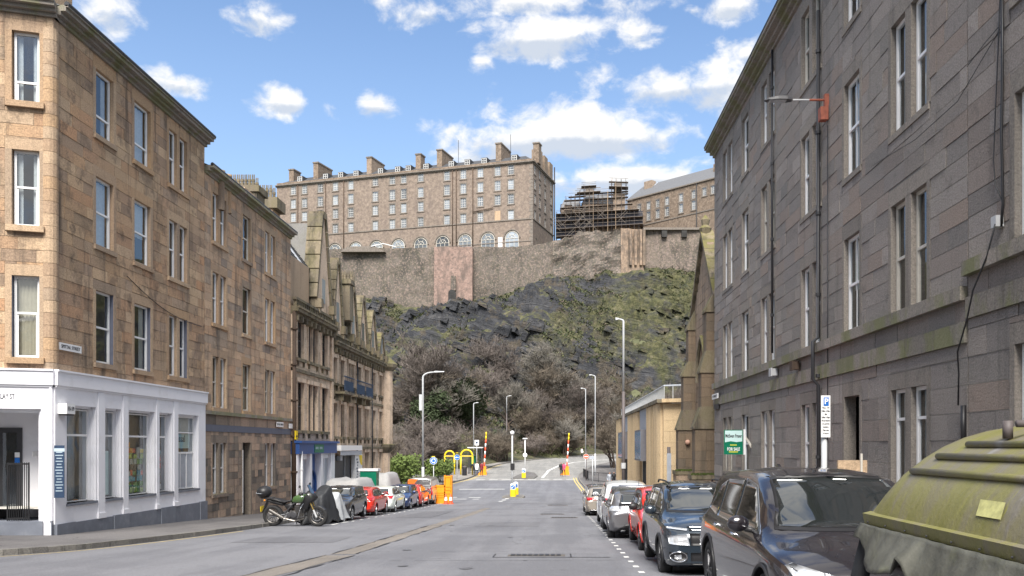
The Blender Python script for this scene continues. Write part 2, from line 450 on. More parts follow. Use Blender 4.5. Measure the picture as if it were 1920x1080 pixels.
def text_mesh(body, size, m, name='lettering', extrude=.004, bold=False, align='CENTER'):
 cu = bpy.data.curves.new('txt', 'FONT'); cu.body = body; cu.size = size; cu.align_x = align; cu.align_y = 'CENTER'
 cu.extrude = extrude
 cu.resolution_u = 3
 if bold: cu.offset = size * .02
 o = bpy.data.objects.new('txt', cu); COL.objects.link(o)
 dg = bpy.context.evaluated_depsgraph_get()
 me = bpy.data.meshes.new_from_object(o.evaluated_get(dg)); bpy.data.objects.remove(o)
 me.materials.clear(); me.materials.append(MT[m])
 return me

def put_text(body, size, m, origin, xdir, ydir, parent, org=(0, 0, 0), width=None, bold=False, name='lettering', align='CENTER'):
 """flat print on a surface; xdir reading direction, ydir up"""
 me = text_mesh(body, size, m, bold=bold, align=align)
 x = Vector(xdir).normalized(); y = Vector(ydir).normalized(); z = x.cross(y)
 sx = 1.
 if width:
  xs = [v.co.x for v in me.vertices]
  if xs and max(xs) > min(xs): sx = width / (max(xs) - min(xs))
 o0 = Vector(origin) - Vector(org)
 for v in me.vertices:
  c = v.co; v.co = o0 + x * (c.x * sx) + y * c.y + z * c.z
 me.update()
 o = bpy.data.objects.new(name, me); COL.objects.link(o); o.parent = parent
 return o

def at(px, py, Y):
 """point of the place seen at a pixel of the 1920 photograph, Y metres ahead"""
 return Vector(((px - 1043) * Y / 1600, Y, CZ + (835 - py) * Y / 1600))

def lerp(a, b, t): return a + (b - a) * t
def interp(tab, x):
 if x <= tab[0][0]: return tab[0][1]
 for (a, b) in zip(tab, tab[1:]):
  if x <= b[0]:
   t = (x - a[0]) / (b[0] - a[0]); return a[1] + (b[1] - a[1]) * t
 return tab[-1][1]
def sstep(a, b, x):
 t = min(1, max(0, (x - a) / (b - a))); return t * t * (3 - 2 * t)

# street levels
HT = [(-10, 1.42), (0, 1.62), (9.5, 1.95), (15, 2.25), (22, 2.55), (35, 3.08), (42, 3.42), (60, 4.16), (68, 4.42), (76, 4.55), (90, 4.38),
 (104, 4.0), (115, 3.85), (140, 3.0), (170, 2.0), (200, 1.5), (260, 1.5)]
def road_z(y):
 return CZ - (interp(HT, y - 3) + interp(HT, y) + interp(HT, y + 3)) / 3
LK = [(-20, 15.5), (-12.3, 18.2), (-11.6, 19.2), (-11.1, 20.6), (-10.6, 24), (-10.2, 29.8), (-10.35, 36), (-10.35, 70), (-12.6, 80), (-12.2, 94), (-10.2, 103), (-10.6, 122),
 (-9.4, 138), (-4, 152), (4, 166), (14, 176), (30, 184), (60, 190)]
RK = [(3.4, -6), (3.4, 62), (3.05, 85), (2.5, 104), (3.2, 116), (6, 135), (12, 150), (24, 160), (60, 168)]
# ================================================================ GROUND
def asphalt_mat(name, col, col2, crack=.5, patchy=.25):
 m, t, b = new_mat(name)
 g = t.node('ShaderNodeNewGeometry'); pos = g.outputs['Position']
 big = t.noise(pos, .35, 5, .6); st = t.noise(t.mapping(pos, (1.2, .07, 1)), 1.0, 5, .6)
 f = t.math('ADD', t.math('MULTIPLY', big, .5), t.math('MULTIPLY', st, .5))
 c = t.mix(t.rng(f, .42, .58), col, col2)
 gr = t.noise(pos, 75, 3, .8)
 gr2 = t.noise(pos, 19, 4, .7)
 k = t.math('ADD', t.rng(gr, .3, .7, .62, 1.38, False), t.rng(gr2, .3, .7, -.16, .16, False))
 cc = t.node('ShaderNodeCombineXYZ')
 for i in range(3): t.l.new(k, cc.inputs[i])
 c = t.mix(1.0, c, cc.outputs[0], 'MULTIPLY')
 vo = t.node('ShaderNodeTexVoronoi', feature='DISTANCE_TO_EDGE'); vo.inputs['Scale'].default_value = .42
 wv = t.node('ShaderNodeVectorMath', operation='ADD'); t.l.new(pos, wv.inputs[0])
 nz = t.node('ShaderNodeTexNoise'); nz.inputs['Scale'].default_value = 1.2; nz.inputs['Detail'].default_value = 5; t.l.new(pos, nz.inputs['Vector'])
 ns = t.vmath('SCALE', nz.outputs['Color']); ns.node.inputs['Scale'].default_value = 1.4
 t.l.new(ns, wv.inputs[1]); t.l.new(wv.outputs[0], vo.inputs['Vector'])
 cr = t.rng(vo.outputs['Distance'], .0, .014, 1, 0)
 cr = t.math('MULTIPLY', cr, t.rng(t.noise(pos, .3, 3, .5), .5, .62))
 c = t.mix(t.math('MULTIPLY', cr, crack), c, (.02, .02, .022))
 sp_ = t.rng(t.noise(pos, 5.5, 2, .5), .74, .78)
 c = t.mix(t.math('MULTIPLY', sp_, patchy), c, (.22, .22, .22))
 t.l.new(c, b.inputs['Base Color']); b.inputs['Roughness'].default_value = .82
 bn = t.node('ShaderNodeBump'); bn.inputs['Strength'].default_value = .55; bn.inputs['Distance'].default_value = .012
 t.l.new(t.math('ADD', gr, gr2), bn.inputs['Height']); t.l.new(bn.outputs[0], b.inputs['Normal'])
 return m
MT['asphalt'] = asphalt_mat('road asphalt', (.122, .124, .138), (.158, .160, .175))
MT['asphalt_pale'] = asphalt_mat('worn pale asphalt', (.19, .188, .182), (.24, .235, .225))
MT['asphalt_patch'] = asphalt_mat('repair asphalt', (.15, .135, .12), (.19, .17, .15), crack=.2)
MT['pave'] = asphalt_mat('pavement asphalt', (.10, .095, .095), (.14, .132, .13), crack=.6)
MT['pave_brown'] = asphalt_mat('brown pavement', (.16, .125, .09), (.20, .155, .11), crack=.2)
MT['pave_pale'] = asphalt_mat('pale pavement', (.20, .19, .175), (.24, .225, .21), crack=.2)
MT['kerb'] = stone('kerb stone', [(.13, .125, .115), (.17, .16, .145), (.10, .095, .09)], stain=(.03, .03, .028), stain_amt=.7, moss=.0, bump=.5)

def sheet(name, pts_rows, m, kind='structure'):
 """grid of rows of points"""
 b = MB().mat(m); b.cs = True
 R = len(pts_rows); C = len(pts_rows[0])
 for r in pts_rows: b.v.extend([tuple(p) for p in r])
 for i in range(R - 1):
  for j in range(C - 1):
   b.face([i * C + j, i * C + j + 1, (i + 1) * C + j + 1, (i + 1) * C + j])
 o = b.build(name); o['kind'] = kind
 return o

def frange(a, b, s):
 n = max(1, int(round((b - a) / s))); return [a + (b - a) * i / n for i in range(n + 1)]

sheet('road', [[(x, y, road_z(y)) for x in frange(-60, 70, 5)] for y in frange(-12, 100, 1.6)], 'asphalt')
sheet('road_beyond_junction', [[(x, y, road_z(y)) for x in frange(-60, 70, 5)] for y in frange(100, 212, 2)], 'asphalt_pale')

def resample(poly, step):
 out = []
 for (a, b) in zip(poly, poly[1:]):
  n = max(1, int(round(hypot(b[0] - a[0], b[1] - a[1]) / step)))
  for i in range(n): out.append((lerp(a[0], b[0], i / n), lerp(a[1], b[1], i / n)))
 out.append(poly[-1]); return out
def chaikin(p, k=2):
 for _ in range(k):
  q = [p[0]]
  for a, b in zip(p, p[1:]):
   q += [(lerp(a[0], b[0], .25), lerp(a[1], b[1], .25)), (lerp(a[0], b[0], .75), lerp(a[1], b[1], .75))]
  q.append(p[-1]); p = q
 return p
LKs = resample(chaikin(LK), 1.0); RKs = resample(chaikin(RK), 1.0)
def normals(pl, side):
 out = []
 for i in range(len(pl)):
  a = pl[max(0, i - 1)]; b = pl[min(len(pl) - 1, i + 1)]
  d = Vector((b[0] - a[0], b[1] - a[1])).normalized()
  out.append(Vector((-d.y, d.x)) * side)
 return out
LN = normals(LKs, 1); RN = normals(RKs, -1)
def pz(y, d): return road_z(y) + .115 + .012 * min(d, 6)
def pave(name, ks, nn, i0, i1, offs, m, dz=0):
 rows = []
 for i in range(i0, i1):
  p = Vector(ks[i]); n = nn[i]
  rows.append([((p + n * o).x, (p + n * o).y, pz(p.y, o) + dz) for o in offs])
 if nn is LN: rows = rows[::-1]
 return sheet(name, rows, m)
iL = min(range(len(LKs)), key=lambda i: abs(LKs[i][1] - 68) + (LKs[i][0] < -12) * 9)
pave('pavement_left', LKs, LN, 0, iL + 1, [.15, .8, 1.6, 2.4, 3.2, 4.2, 8], 'pave')
pave('pavement_by_park', LKs, LN, iL, len(LKs), [.15, 1, 2, 3.2, 5], 'pave_pale')
pave('pavement_right', RKs, RN, 0, len(RKs), [.15, .8, 1.6, 2.4, 3.4, 5.5], 'pave')
# brown worn patch of pavement at the near corner
b = MB().mat('pave_brown')
for i in range(0, 9):
 p, q = Vector(LKs[i]), Vector(LKs[i + 1]); n, n2 = LN[i], LN[i + 1]
 b.poly([(*(p + n * .2), pz(p.y, 0) + .005), (*(q + n2 * .2), pz(q.y, 0) + .005), (*(q + n2 * 1.35), pz(q.y, 1.3) + .007), (*(p + n * 1.35), pz(p.y, 1.3) + .007)][::-1])
b.build('pavement_patch')['kind'] = 'structure'

# kerb stones, one by one
rk = random.Random(3)
def kerb_run(ks, nn, i0, i1, name, drop=None):
 root = empty(name, (ks[i0][0], ks[i0][1], road_z(ks[i0][1]))); root['kind'] = 'structure'
 for i in range(i0, i1):
  p, q = Vector(ks[i]), Vector(ks[i + 1]); n = (nn[i] + nn[i + 1]).normalized()
  d = (q - p).normalized(); p = p + d * .008; q = q - d * .008
  h = .13 + rk.uniform(-.008, .008)
  if drop: h = drop(i, h)
  bb = MB().mat('kerb'); bb.cr = rk.random()
  z0, z1 = road_z(p.y), road_z(q.y); e = rk.uniform(-.008, .008)
  a = [p + n * e, q + n * e, q + n * .16, p + n * .16]
  P8 = [(*a[0], z0 - .1), (*a[1], z1 - .1), (*a[2], z1 - .1), (*a[3], z0 - .1),
   (*(a[0] + n * .012), z0 + h), (*(a[1] + n * .012), z1 + h), (*a[2], z1 + h), (*a[3], z0 + h)]
  if nn is LN: P8 = [P8[k] for k in (3, 2, 1, 0, 7, 6, 5, 4)]
  bb.hexa(P8)
  o = bb.build('kerb_stone', parent=root, org=root.location)
 return root
kerb_run(LKs, LN, 0, iL + 20, 'kerb_left', lambda i, h: h if i > 9 else (.02 + .012 * i if i > 2 else .02))
kerb_run(RKs, RN, 8, 100, 'kerb_right')
for nm, ks, nn, i0, i1 in (('kerb_by_park', LKs, LN, iL + 20, len(LKs) - 1), ('kerb_far_right', RKs, RN, 100, len(RKs) - 1)):
 bb = MB().mat('kerb')
 for i in range(i0, i1):
  p, q = Vector(ks[i]), Vector(ks[i + 1]); z0, z1 = road_z(p.y), road_z(q.y); a = [p, q, q + nn[i + 1] * .16, p + nn[i] * .16]
  P8 = [(*a[k], zz) for k, zz in zip((0, 1, 2, 3), (z0 - .1, z1 - .1, z1 - .1, z0 - .1))] + [(*a[k], zz) for k, zz in zip((0, 1, 2, 3), (z0 + .13, z1 + .13, z1 + .13, z0 + .13))]
  if nn is LN: P8 = [P8[k] for k in (3, 2, 1, 0, 7, 6, 5, 4)]
  bb.hexa(P8)
 bb.build(nm)['kind'] = 'structure'

# painted markings (sheets 4 mm above the asphalt)
def strip(ptsl, wdt, m, name, lift=.005, dash=None):
 bb = MB().mat(m); pl = resample(ptsl, .5)
 N = normals(pl, 1)
 for i in range(len(pl) - 1):
  if dash and (i % dash[1]) >= dash[0]: continue
  p, q = Vector(pl[i]), Vector(pl[i + 1])
  if dash is not None or True:
   a = p - N[i] * wdt / 2; c = p + N[i] * wdt / 2; e = q + N[i + 1] * wdt / 2; f = q - N[i + 1] * wdt / 2
   bb.poly([(*a, road_z(a.y) + lift), (*f, road_z(f.y) + lift), (*e, road_z(e.y) + lift), (*c, road_z(c.y) + lift)])
 o = bb.build(name); o['kind'] = 'structure'; return o
off = lambda ks, nn, d, i0, i1: [tuple(Vector(ks[i]) - nn[i] * d) for i in range(i0, i1)]
strip(off(LKs, LN, .22, 0, 24), .06, 'yellow_line', 'yellow_line')
strip(off(LKs, LN, .25, iL + 10, iL + 72), .11, 'yellow_line', 'yellow_line')
strip(off(LKs, LN, .5, iL + 10, iL + 72), .11, 'yellow_line', 'yellow_line')
strip(off(RKs, RN, .25, 72, 112), .13, 'yellow_line', 'yellow_line')
strip(off(RKs, RN, .55, 72, 112), .13, 'yellow_line', 'yellow_line')
# bay dashes along both rows of parked cars, little square blocks
root = empty('bay_dashes', (1.52, 12, road_z(12))); root['kind'] = 'structure'
for k in range(34):
 y = 9.6 + k * 1.06
 bb = MB().mat('white_line'); x = 1.50 + rk.uniform(-.01, .01)
 bb.poly([(x - .05, y, road_z(y) + .005), (x + .055, y, road_z(y) + .005), (x + .055, y + .3, road_z(y + .3) + .005), (x - .05, y + .3, road_z(y + .3) + .005)])
 bb.build('dash', parent=root, org=root.location)
strip([(-8.3, 31.5), (-8.3, 34)], .12, 'white_line', 'bay_line', dash=(2, 3))
strip([(-8.2, 34.2), (-8.3, 62)], .09, 'white_line', 'bay_line', dash=(1, 3))
# white edge line sweeping away to the right past the rock
strip([(-1.7, 105), (-1.5, 112), (-1.1, 122), (.4, 134), (3, 144), (8, 152), (16, 159)], .35, 'white_line', 'edge_line')
strip([(-9.8, 86), (-5.2, 86.2)], .5, 'white_line', 'stop_line')
strip([(-9.5, 101.8), (2.2, 102.2)], .35, 'white_line', 'give_way_line', dash=(2, 3))
strip([(-9.5, 100.6), (2.2, 101.0)], .3, 'white_line', 'give_way_line', dash=(2, 3))
strip([(-9.6, 74), (-6, 73.4)], .45, 'white_line', 'worn_arrow', dash=(2, 4))
strip([(-9, 71), (-6.4, 70.6)], .5, 'white_line', 'worn_arrow', dash=(3, 4))
strip([(-4.35, 66), (-4.1, 72.5)], .3, 'white_line', 'worn_arrow', dash=(2, 5))
# repair strip and trench scars
def patch(pts, m, name, lift=.006):
 bb = MB().mat(m)
 bb.poly([(x, y, road_z(y) + lift) for x, y in pts]); o = bb.build(name); o['kind'] = 'structure'; return o
def band(cl, wd, m, name, lift=.006, seed=1):
 r = random.Random(seed); pl = resample(cl, .6); bb = MB().mat(m); prev = None
 for p in pl:
  l, q = wd / 2 + r.uniform(-.05, .05), wd / 2 + r.uniform(-.05, .05)
  cur = ((p[0] - l, p[1], road_z(p[1]) + lift), (p[0] + q, p[1], road_z(p[1]) + lift))
  if prev: bb.poly([prev[0], prev[1], cur[1], cur[0]])
  prev = cur
 o = bb.build(name); o['kind'] = 'structure'; return o
band([(-5.1, 13.6), (-4.75, 18.6)], .62, 'asphalt_patch', 'repair_strip', seed=4)
band([(-4.75, 18.9), (-4.4, 31)], .50, 'asphalt_patch', 'repair_strip', seed=5)
band([(-4.38, 31.2), (-4.2, 52)], .42, 'asphalt_patch', 'repair_strip', seed=6)
MT['tar'] = plain('tar seam', (.03, .03, .033), .6, var=.4)
for k, cl in enumerate(([(-5.45, 11.8), (-5.05, 18.7)], [(-4.72, 11.8), (-4.42, 18.6)], [(-4.98, 19), (-4.62, 31)], [(-4.46, 19), (-4.15, 31)])):
 band(cl, .035, 'tar', 'tar_seam', .010, seed=9 + k)
def seam(x0, x1, y, seed):
 r = random.Random(seed); bb = MB().mat('tar'); xs = frange(x0, x1, .25); yy = [y + r.uniform(-.035, .035) for _ in xs]
 for i in range(len(xs) - 1):
  h = .012 if r.random() < .75 else .0
  if h: bb.poly([(xs[i], yy[i], road_z(yy[i]) + .008), (xs[i + 1], yy[i + 1], road_z(yy[i + 1]) + .008), (xs[i + 1], yy[i + 1] + .02, road_z(yy[i + 1] + .02) + .008), (xs[i], yy[i] + .02, road_z(yy[i] + .02) + .008)])
 o = bb.build('cross_crack'); o['kind'] = 'structure'
for i, a in enumerate(((-4.3, -1.1, 19.6), (-3.4, 1.6, 17.4), (-1.2, 1.5, 26.5), (-2.4, 1.5, 38), (-8, 1.5, 51.5), (-5.2, -2.2, 17.9))): seam(*a, i)
MT['oil'] = plain('oil stained asphalt', (.095, .095, .103), .6, var=.5, scale=14)
MT['asphalt_new'] = asphalt_mat('newer asphalt', (.105, .106, .118), (.135, .136, .148), crack=.1)
for k, (x0, x1, y0, y1, m_) in enumerate(((-8.6, -5.9, 22.5, 25, 'asphalt_new'), (-2.9, -.6, 30, 33.5, 'asphalt_new'), (-7.2, -5.6, 38, 47, 'asphalt_new'), (-3.2, 1.2, 60, 64, 'asphalt_new'))):
 patch([(x0, y0), (x1, y0 + .1), (x1 - .05, y1), (x0 + .05, y1 - .05)], m_, 'road_repair', .005)
ro = random.Random(12)
for k in range(26):
 x, y = ro.choice([(ro.uniform(1.6, 3.1), ro.uniform(10, 50)), (ro.uniform(-10, -8.2), ro.uniform(32, 64)), (ro.uniform(-6, 1), ro.uniform(11, 40))]); r0 = ro.uniform(.04, .13)
 patch([(x + r0 * (1 + .35 * sin(a * 3 + k)) * cos(a), y + 1.5 * r0 * (1 + .3 * cos(a * 2 + k)) * sin(a)) for a in [2 * pi * i / 12 for i in range(12)]], 'oil', 'oil_spot', .0075 + k * .0001)
# manhole cover and its patch, gullies
patch([(-1.35, 18.15), (1.15, 18.15), (1.15, 18.95), (-1.35, 18.95)], 'asphalt', 'manhole_patch')
for k, (x0, x1, y0, y1) in enumerate(((-1.36, 1.16, 18.12, 18.15), (-1.36, 1.16, 18.95, 18.98), (-1.36, -1.33, 18.15, 18.95), (.3, .33, 18.15, 18.95))):
 patch([(x0, y0), (x1, y0), (x1, y1), (x0, y1)], 'tar', 'tar_seam', .011)
def manhole(x, y, wx, wy, lab):
 root = empty('manhole_cover', (x, y, road_z(y))); tag(root, lab, 'manhole cover')
 z = road_z(y) + .012; bb = MB().mat('mortar_dark')
 bb.hexa([(x - wx, y - wy, z - .03), (x + wx, y - wy, z - .03), (x + wx, y + wy, road_z(y + wy) - .02), (x - wx, y + wy, road_z(y + wy) - .02),
   (x - wx, y - wy, road_z(y - wy) + .014), (x + wx, y - wy, road_z(y - wy) + .014), (x + wx, y + wy, road_z(y + wy) + .014), (x - wx, y + wy, road_z(y + wy) + .014)])
 bb.build('frame', parent=root, org=root.location)
 bb = MB().mat('pipe')
 for i in range(9):
  for j in range(3):
   x0 = x - wx * .9 + i * wx * .2; y0 = y - wy * .85 + j * wy * .58
   zz = road_z(y0) + .014
   bb.box(x0, x0 + wx * .15, y0, y0 + wy * .45, zz, zz + .012)
 o = bb.build('tread_plate', parent=root, org=root.location); o['kind'] = 'stuff'
manhole(-.43, 18.55, .62, .2, 'dark ribbed manhole cover in the middle of the road nearest the camera')
manhole(.35, 38.0, .6, .3, 'small dark manhole cover in the road beside the silver parked car')
manhole(-.2, 42.5, .6, .3, 'small dark manhole cover farther down the road, just left of the middle')
manhole(.1, 58, .7, .4, 'farthest dark drain cover in the road before the traffic island')

# ================================================================ TERRAIN: castle rock
RIM = [(-160, 30), (-100, 46), (-62, 45.5), (-35, 41.5), (-23, 43.5), (-12, 45.5), (-6.5, 48), (1, 51), (13, 53.5), (24, 54), (42, 54.5), (90, 56), (160, 40)]
def Y0(x):
 return interp([(-160, 100), (-60, 98), (-30, 104), (-14, 120), (-9, 142), (0, 158), (8, 174), (20, 186), (60, 188), (160, 180)], x)
PF = [(0, 0), (.2, .045), (.38, .15), (.5, .30), (.58, .46), (.70, .60), (.80, .74), (.9, .87), (1, 1)]
def terr(x, y):
 y0 = Y0(x); base = road_z(min(y, 200)) - .12
 if y > 205: base = road_z(205) - .12
 t = (y - y0) / (244 - y0)
 if t <= 0: return base
 t = min(1, t)
 z = base + interp(RIM, x) * interp(PF, t)
 m = sstep(.14, .42, t) * (1 - .8 * sstep(.92, 1, t))
 n0 = noise.fractal(Vector((x * .028, y * .03, 3.1)), .9, 2.1, 4)
 s = (z + x * .22 + n0 * 9) / 6.5; k = math.floor(s); f = s - k
 st = (k + sstep(.50, .74, f)) * 6.5 - x * .22 - n0 * 9
 s2 = (z - x * .35 + n0 * 5) / 2.4; k2 = math.floor(s2); f2 = s2 - k2
 st2 = (k2 + sstep(.45, .8, f2)) * 2.4 + x * .35 - n0 * 5
 z = lerp(z, st * .8 + st2 * .2, .85 * m)
 v = noise.voronoi(Vector((x * .10, z * .13, y * .05)))[0]
 z += m * ((v[1] - v[0]) * 4.0 - 1.5)
 rib = noise.fractal(Vector((x * .06, z * .02, 7)), .9, 2.1, 5)
 fine = noise.fractal(Vector((x * .33, y * .33, z * .2)), .7, 2.2, 4)
 z += m * (rib * 5.0 + fine * 1.6)
 return z
def rock_mat():
 m, t, b = new_mat('castle rock')
 g = t.node('ShaderNodeNewGeometry'); pos = g.outputs['Position']
 rot = t.mapping(pos, (.55, .35, 1.0), (0, radians(-24), 0))
 st = t.noise(t.mapping(rot, (.30, .30, 1.2)), .30, 8, .72, .9)
 fr = t.noise(pos, .42, 9, .74)
 rk_ = t.ramp(t.rng(t.math('ADD', t.math('MULTIPLY', st, .55), t.math('MULTIPLY', fr, .45)), .36, .64, 0, 1, False),
    [(.014, .015, .019), (.032, .034, .04), (.065, .066, .072), (.14, .137, .137)])
 gr = t.ramp(t.rng(t.noise(pos, .7, 7, .75), .32, .68, 0, 1, False), [(.026, .03, .014), (.062, .066, .028), (.115, .112, .05), (.21, .185, .12)])
 br = t.ramp(t.rng(t.noise(pos, 1.9, 6, .7), .3, .7, 0, 1, False), [(.06, .05, .035), (.14, .11, .075)])
 sep = t.node('ShaderNodeSeparateXYZ'); t.l.new(g.outputs['Normal'], sep.inputs[0])
 sx = t.node('ShaderNodeSeparateXYZ'); t.l.new(pos, sx.inputs[0])
 up = t.rng(sep.outputs[2], .35, .85)
 right = t.rng(sx.outputs[0], -14, 22, -.07, .06)
 gn = t.noise(rot, .075, 8, .68, .6)
 gm = t.rng(t.math('ADD', t.math('ADD', gn, t.math('MULTIPLY', up, .24)), right), .48, .61)
 gm = t.math('MULTIPLY', gm, t.rng(fr, .34, .54, .25, 1))
 c = t.mix(t.math('MULTIPLY', t.rng(t.noise(pos, .23, 5, .65), .5, .62), .7), rk_, br)
 c = t.mix(gm, c, gr)
 t.l.new(c, b.inputs['Base Color']); b.inputs['Roughness'].default_value = .95
 bn = t.node('ShaderNodeBump'); bn.inputs['Strength'].default_value = 1.0; bn.inputs['Distance'].default_value = 1.6
 t.l.new(t.math('ADD', t.math('MULTIPLY', fr, .7), st), bn.inputs['Height']); t.l.new(bn.outputs[0], b.inputs['Normal'])
 return m
MT['rock'] = rock_mat()
xs = frange(-135, 110, .8); ys = frange(96, 246, .75)
zz = [[terr(x, y) for x in xs] for y in ys]
rk_o = sheet('castle_rock', [[(x, y, zz[j][i]) for i, x in enumerate(xs)] for j, y in enumerate(ys)], 'rock')
rk_o.data.polygons.foreach_set('use_smooth', [False] * len(rk_o.data.polygons))
def crag_blocks():
 r = random.Random(5); B_ = MB().mat('rock'); MX = Matrix.Rotation(radians(22), 3, 'Y')
 for _ in range(4200):
  x = r.uniform(-72, 60); y = r.uniform(168, 242)
  if y < Y0(x) + 14 or noise.fractal(Vector((x * .05, y * .06, 8)), .9, 2, 3) < -.04 + .16 * sstep(-6, 14, x) + r.uniform(-.1, .1): continue
  z = terr(x, y); L = r.uniform(.7, 3.4); q = MX @ Matrix.Rotation(r.uniform(-.5, .5), 3, 'Z')
  s = (L * r.uniform(.6, 1.3), L * r.uniform(.5, .9), L * r.uniform(.35, .9)); P8 = []
  for zz_ in (-1, 1):
   for (a, c) in ((-1, -1), (1, -1), (1, 1), (-1, 1)):
    k = .75 if zz_ > 0 else 1; v = q @ Vector((a * s[0] * .5 * k * r.uniform(.7, 1.2), c * s[1] * .5 * k * r.uniform(.7, 1.2), zz_ * s[2] * .5 * r.uniform(.7, 1.2)))
    P8.append((x + v.x, y + v.y, z + v.z + s[2] * .05))
  B_.hexa(P8)
 o = B_.build('crag_blocks'); tag(o, 'fractured dark rock blocks breaking out of the castle crag', 'rock', kind='stuff')
crag_blocks()
def terr_far(x, y):
 if 96 < y <= 246 and -135 < x < 110: return terr(x, y) - 4
 if y <= 96: return road_z(y) - .25
 if y > 246:
  h = 55 * (1 - sstep(330, 460, y)) * (1 - sstep(90, 200, abs(x)))
  return h - .5
 return terr(max(-135, min(110, x)), y) * (1 - sstep(0, 120, max(-135 - x, x - 110))) - .5
MT['ground'] = plain('rough ground', (.09, .095, .05), .95, var=.4, scale=.2)
gx = sorted(set(frange(-1500, -200, 130) + frange(-200, 200, 8) + frange(200, 1500, 130)))
gy = sorted(set(frange(-400, -40, 60) + frange(-40, 96, 4) + [96.01] + frange(97, 245, 6) + [246.01] + frange(247, 480, 9) + frange(480, 2200, 170)))
sheet('ground', [[(x, y, terr_far(x, y)) for x in gx] for y in gy], 'ground')
def ground_at(x, y):
 return terr(x, y)

# grass tufts, ivy and scrub clinging to the rock
def rock_scrub():
 r = random.Random(11); b = MB(); mats = ['leaf_olive', 'leaf_dark', 'twig_brown', 'leaf_lime']
 n = 0
 for _ in range(70000):
  x = r.uniform(-75, 62); y = r.uniform(150, 243)
  if y < Y0(x) + 8: continue
  k = noise.fractal(Vector((x * .07 + y * .03, y * .07, 5)), .9, 2, 3) + (.16 if x > -8 else -.02)
  if k < .10 + r.uniform(-.12, .14): continue
  z = terr(x, y); n += 1
  b.mat(mats[0] if r.random() < .55 else (mats[1] if r.random() < .8 else mats[2]))
  s = r.uniform(.2, .6); a = r.uniform(0, 6.28)
  for j in range(3):
   a2 = a + j * 2.1; dx, dy = cos(a2) * s, sin(a2) * s
   i = len(b.v)
   b.v.extend([(x, y, z - .15), (x + dx, y + dy, z + s * r.uniform(-.1, .6)), (x + dx * .5 - dy * .5, y + dy * .5 + dx * .5, z + s * r.uniform(.4, 1.0))])
   b.face([i, i + 1, i + 2])
 o = b.build('rock_scrub'); o['kind'] = 'stuff'; tag(o, 'grass tufts, ivy and scrub clinging to the castle rock', 'scrub')
rock_scrub()

# ================================================================ BARE TREES
def grow(seed, h, multi, spread, counts, up=.5, tw=.035, droop=0.):
 r = random.Random(seed); tr = MB().mat('bark'); cr = MB().mat('twig_brown')
 def cone(p, q, rad):
  d = (q - p); L = d.length
  if L < 1e-4: return
  d /= L; e = d.cross(Vector((.3, .5, .8))).normalized(); g = d.cross(e)
  i = len(cr.v)
  for k in range(3):
   a = 2.09 * k; cr.v.append(tuple(p + (e * cos(a) + g * sin(a)) * rad))
  cr.v.append(tuple(q))
  cr.face([i, i + 1, i + 3]); cr.face([i + 1, i + 2, i + 3]); cr.face([i + 2, i, i + 3])
 def branch(p, d, L, rad, lev):
  n = 3 if lev < 2 else 2
  pts = [p]; q = p.copy(); dd = d.copy()
  for k in range(n):
   dd = (dd + Vector((r.uniform(-1, 1), r.uniform(-1, 1), r.uniform(-.4, 1) * up - droop * lev * .2)) * .28).normalized()
   q = q + dd * (L / n); pts.append(q.copy())
  if lev < 2: tr.tube(pts, rad, 6 if lev == 0 else 4, rad * .45, cap=False)
  else:
   for a, c in zip(pts, pts[1:]): cone(a, c + (c - a) * .3, rad)
  if lev >= len(counts): return
  for k in range(counts[lev]):
   t = r.uniform(.3, 1) if lev else r.uniform(.35, 1)
   i = min(n - 1, int(t * n)); s = pts[i].lerp(pts[i + 1], t * n - i)
   ax = Vector((r.uniform(-1, 1), r.uniform(-1, 1), r.uniform(-.3, .9) * up)).normalized()
   nd = (dd * r.uniform(.35, .9) + ax * spread).normalized()
   branch(s, nd, L * r.uniform(.45, .72), max(tw, rad * .5) if lev < len(counts) - 1 else tw, lev + 1)
 for s in range(multi):
  a = r.uniform(0, 6.28); lean = .12 if multi == 1 else .6
  branch(Vector((cos(a) * .2 * (multi > 1), sin(a) * .2 * (multi > 1), -.5)), Vector((cos(a) * lean, sin(a) * lean, 1)).normalized(), h * .55, h * .02, 0)
 return tr, cr
def leaves_on(seed, h, rad, n, m, sz=.28, low=.15):
 r = random.Random(seed); b = MB().mat(m)
 lobes = [(r.uniform(-.55, .55) * rad, r.uniform(-.55, .55) * rad, r.uniform(low + .15, .85) * h, r.uniform(.3, .6) * rad) for _ in range(12)]
 for _ in range(n):
  lx, ly, lz, lr = r.choice(lobes)
  v = Vector((r.gauss(0, 1), r.gauss(0, 1), r.gauss(0, 1))).normalized() * lr * r.uniform(.6, 1.08)
  c = Vector((lx, ly, lz)) + v
  if c.z < 0: continue
  u = Vector((r.gauss(0, 1), r.gauss(0, 1), r.gauss(0, 1))).normalized(); w_ = u.orthogonal().normalized(); s = sz * r.uniform(.5, 1.3)
  i = len(b.v); b.v.extend([tuple(c - u * s), tuple(c + w_ * s * .6), tuple(c + u * s), tuple(c - w_ * s * .6)]); b.face([i, i + 1, i + 2, i + 3])
 return b
VAR = [grow(1, 12, 1, .8, [9, 7, 7, 9], .5, .036), grow(2, 11, 2, .88, [7, 6, 6, 8], .4, .036), grow(5, 9, 4, .8, [6, 5, 6, 6], .45, .032),
 grow(7, 12, 1, .65, [10, 7, 7, 8], .9, .036), grow(9, 7, 7, .75, [5, 5, 5, 6], .6, .028)]
VM = [(a.mesh('trunk'), c.mesh('crown')) for a, c in VAR]
LEAFM = leaves_on(3, 8, 4, 5200, 'leaf_dark', .26).mesh('foliage')
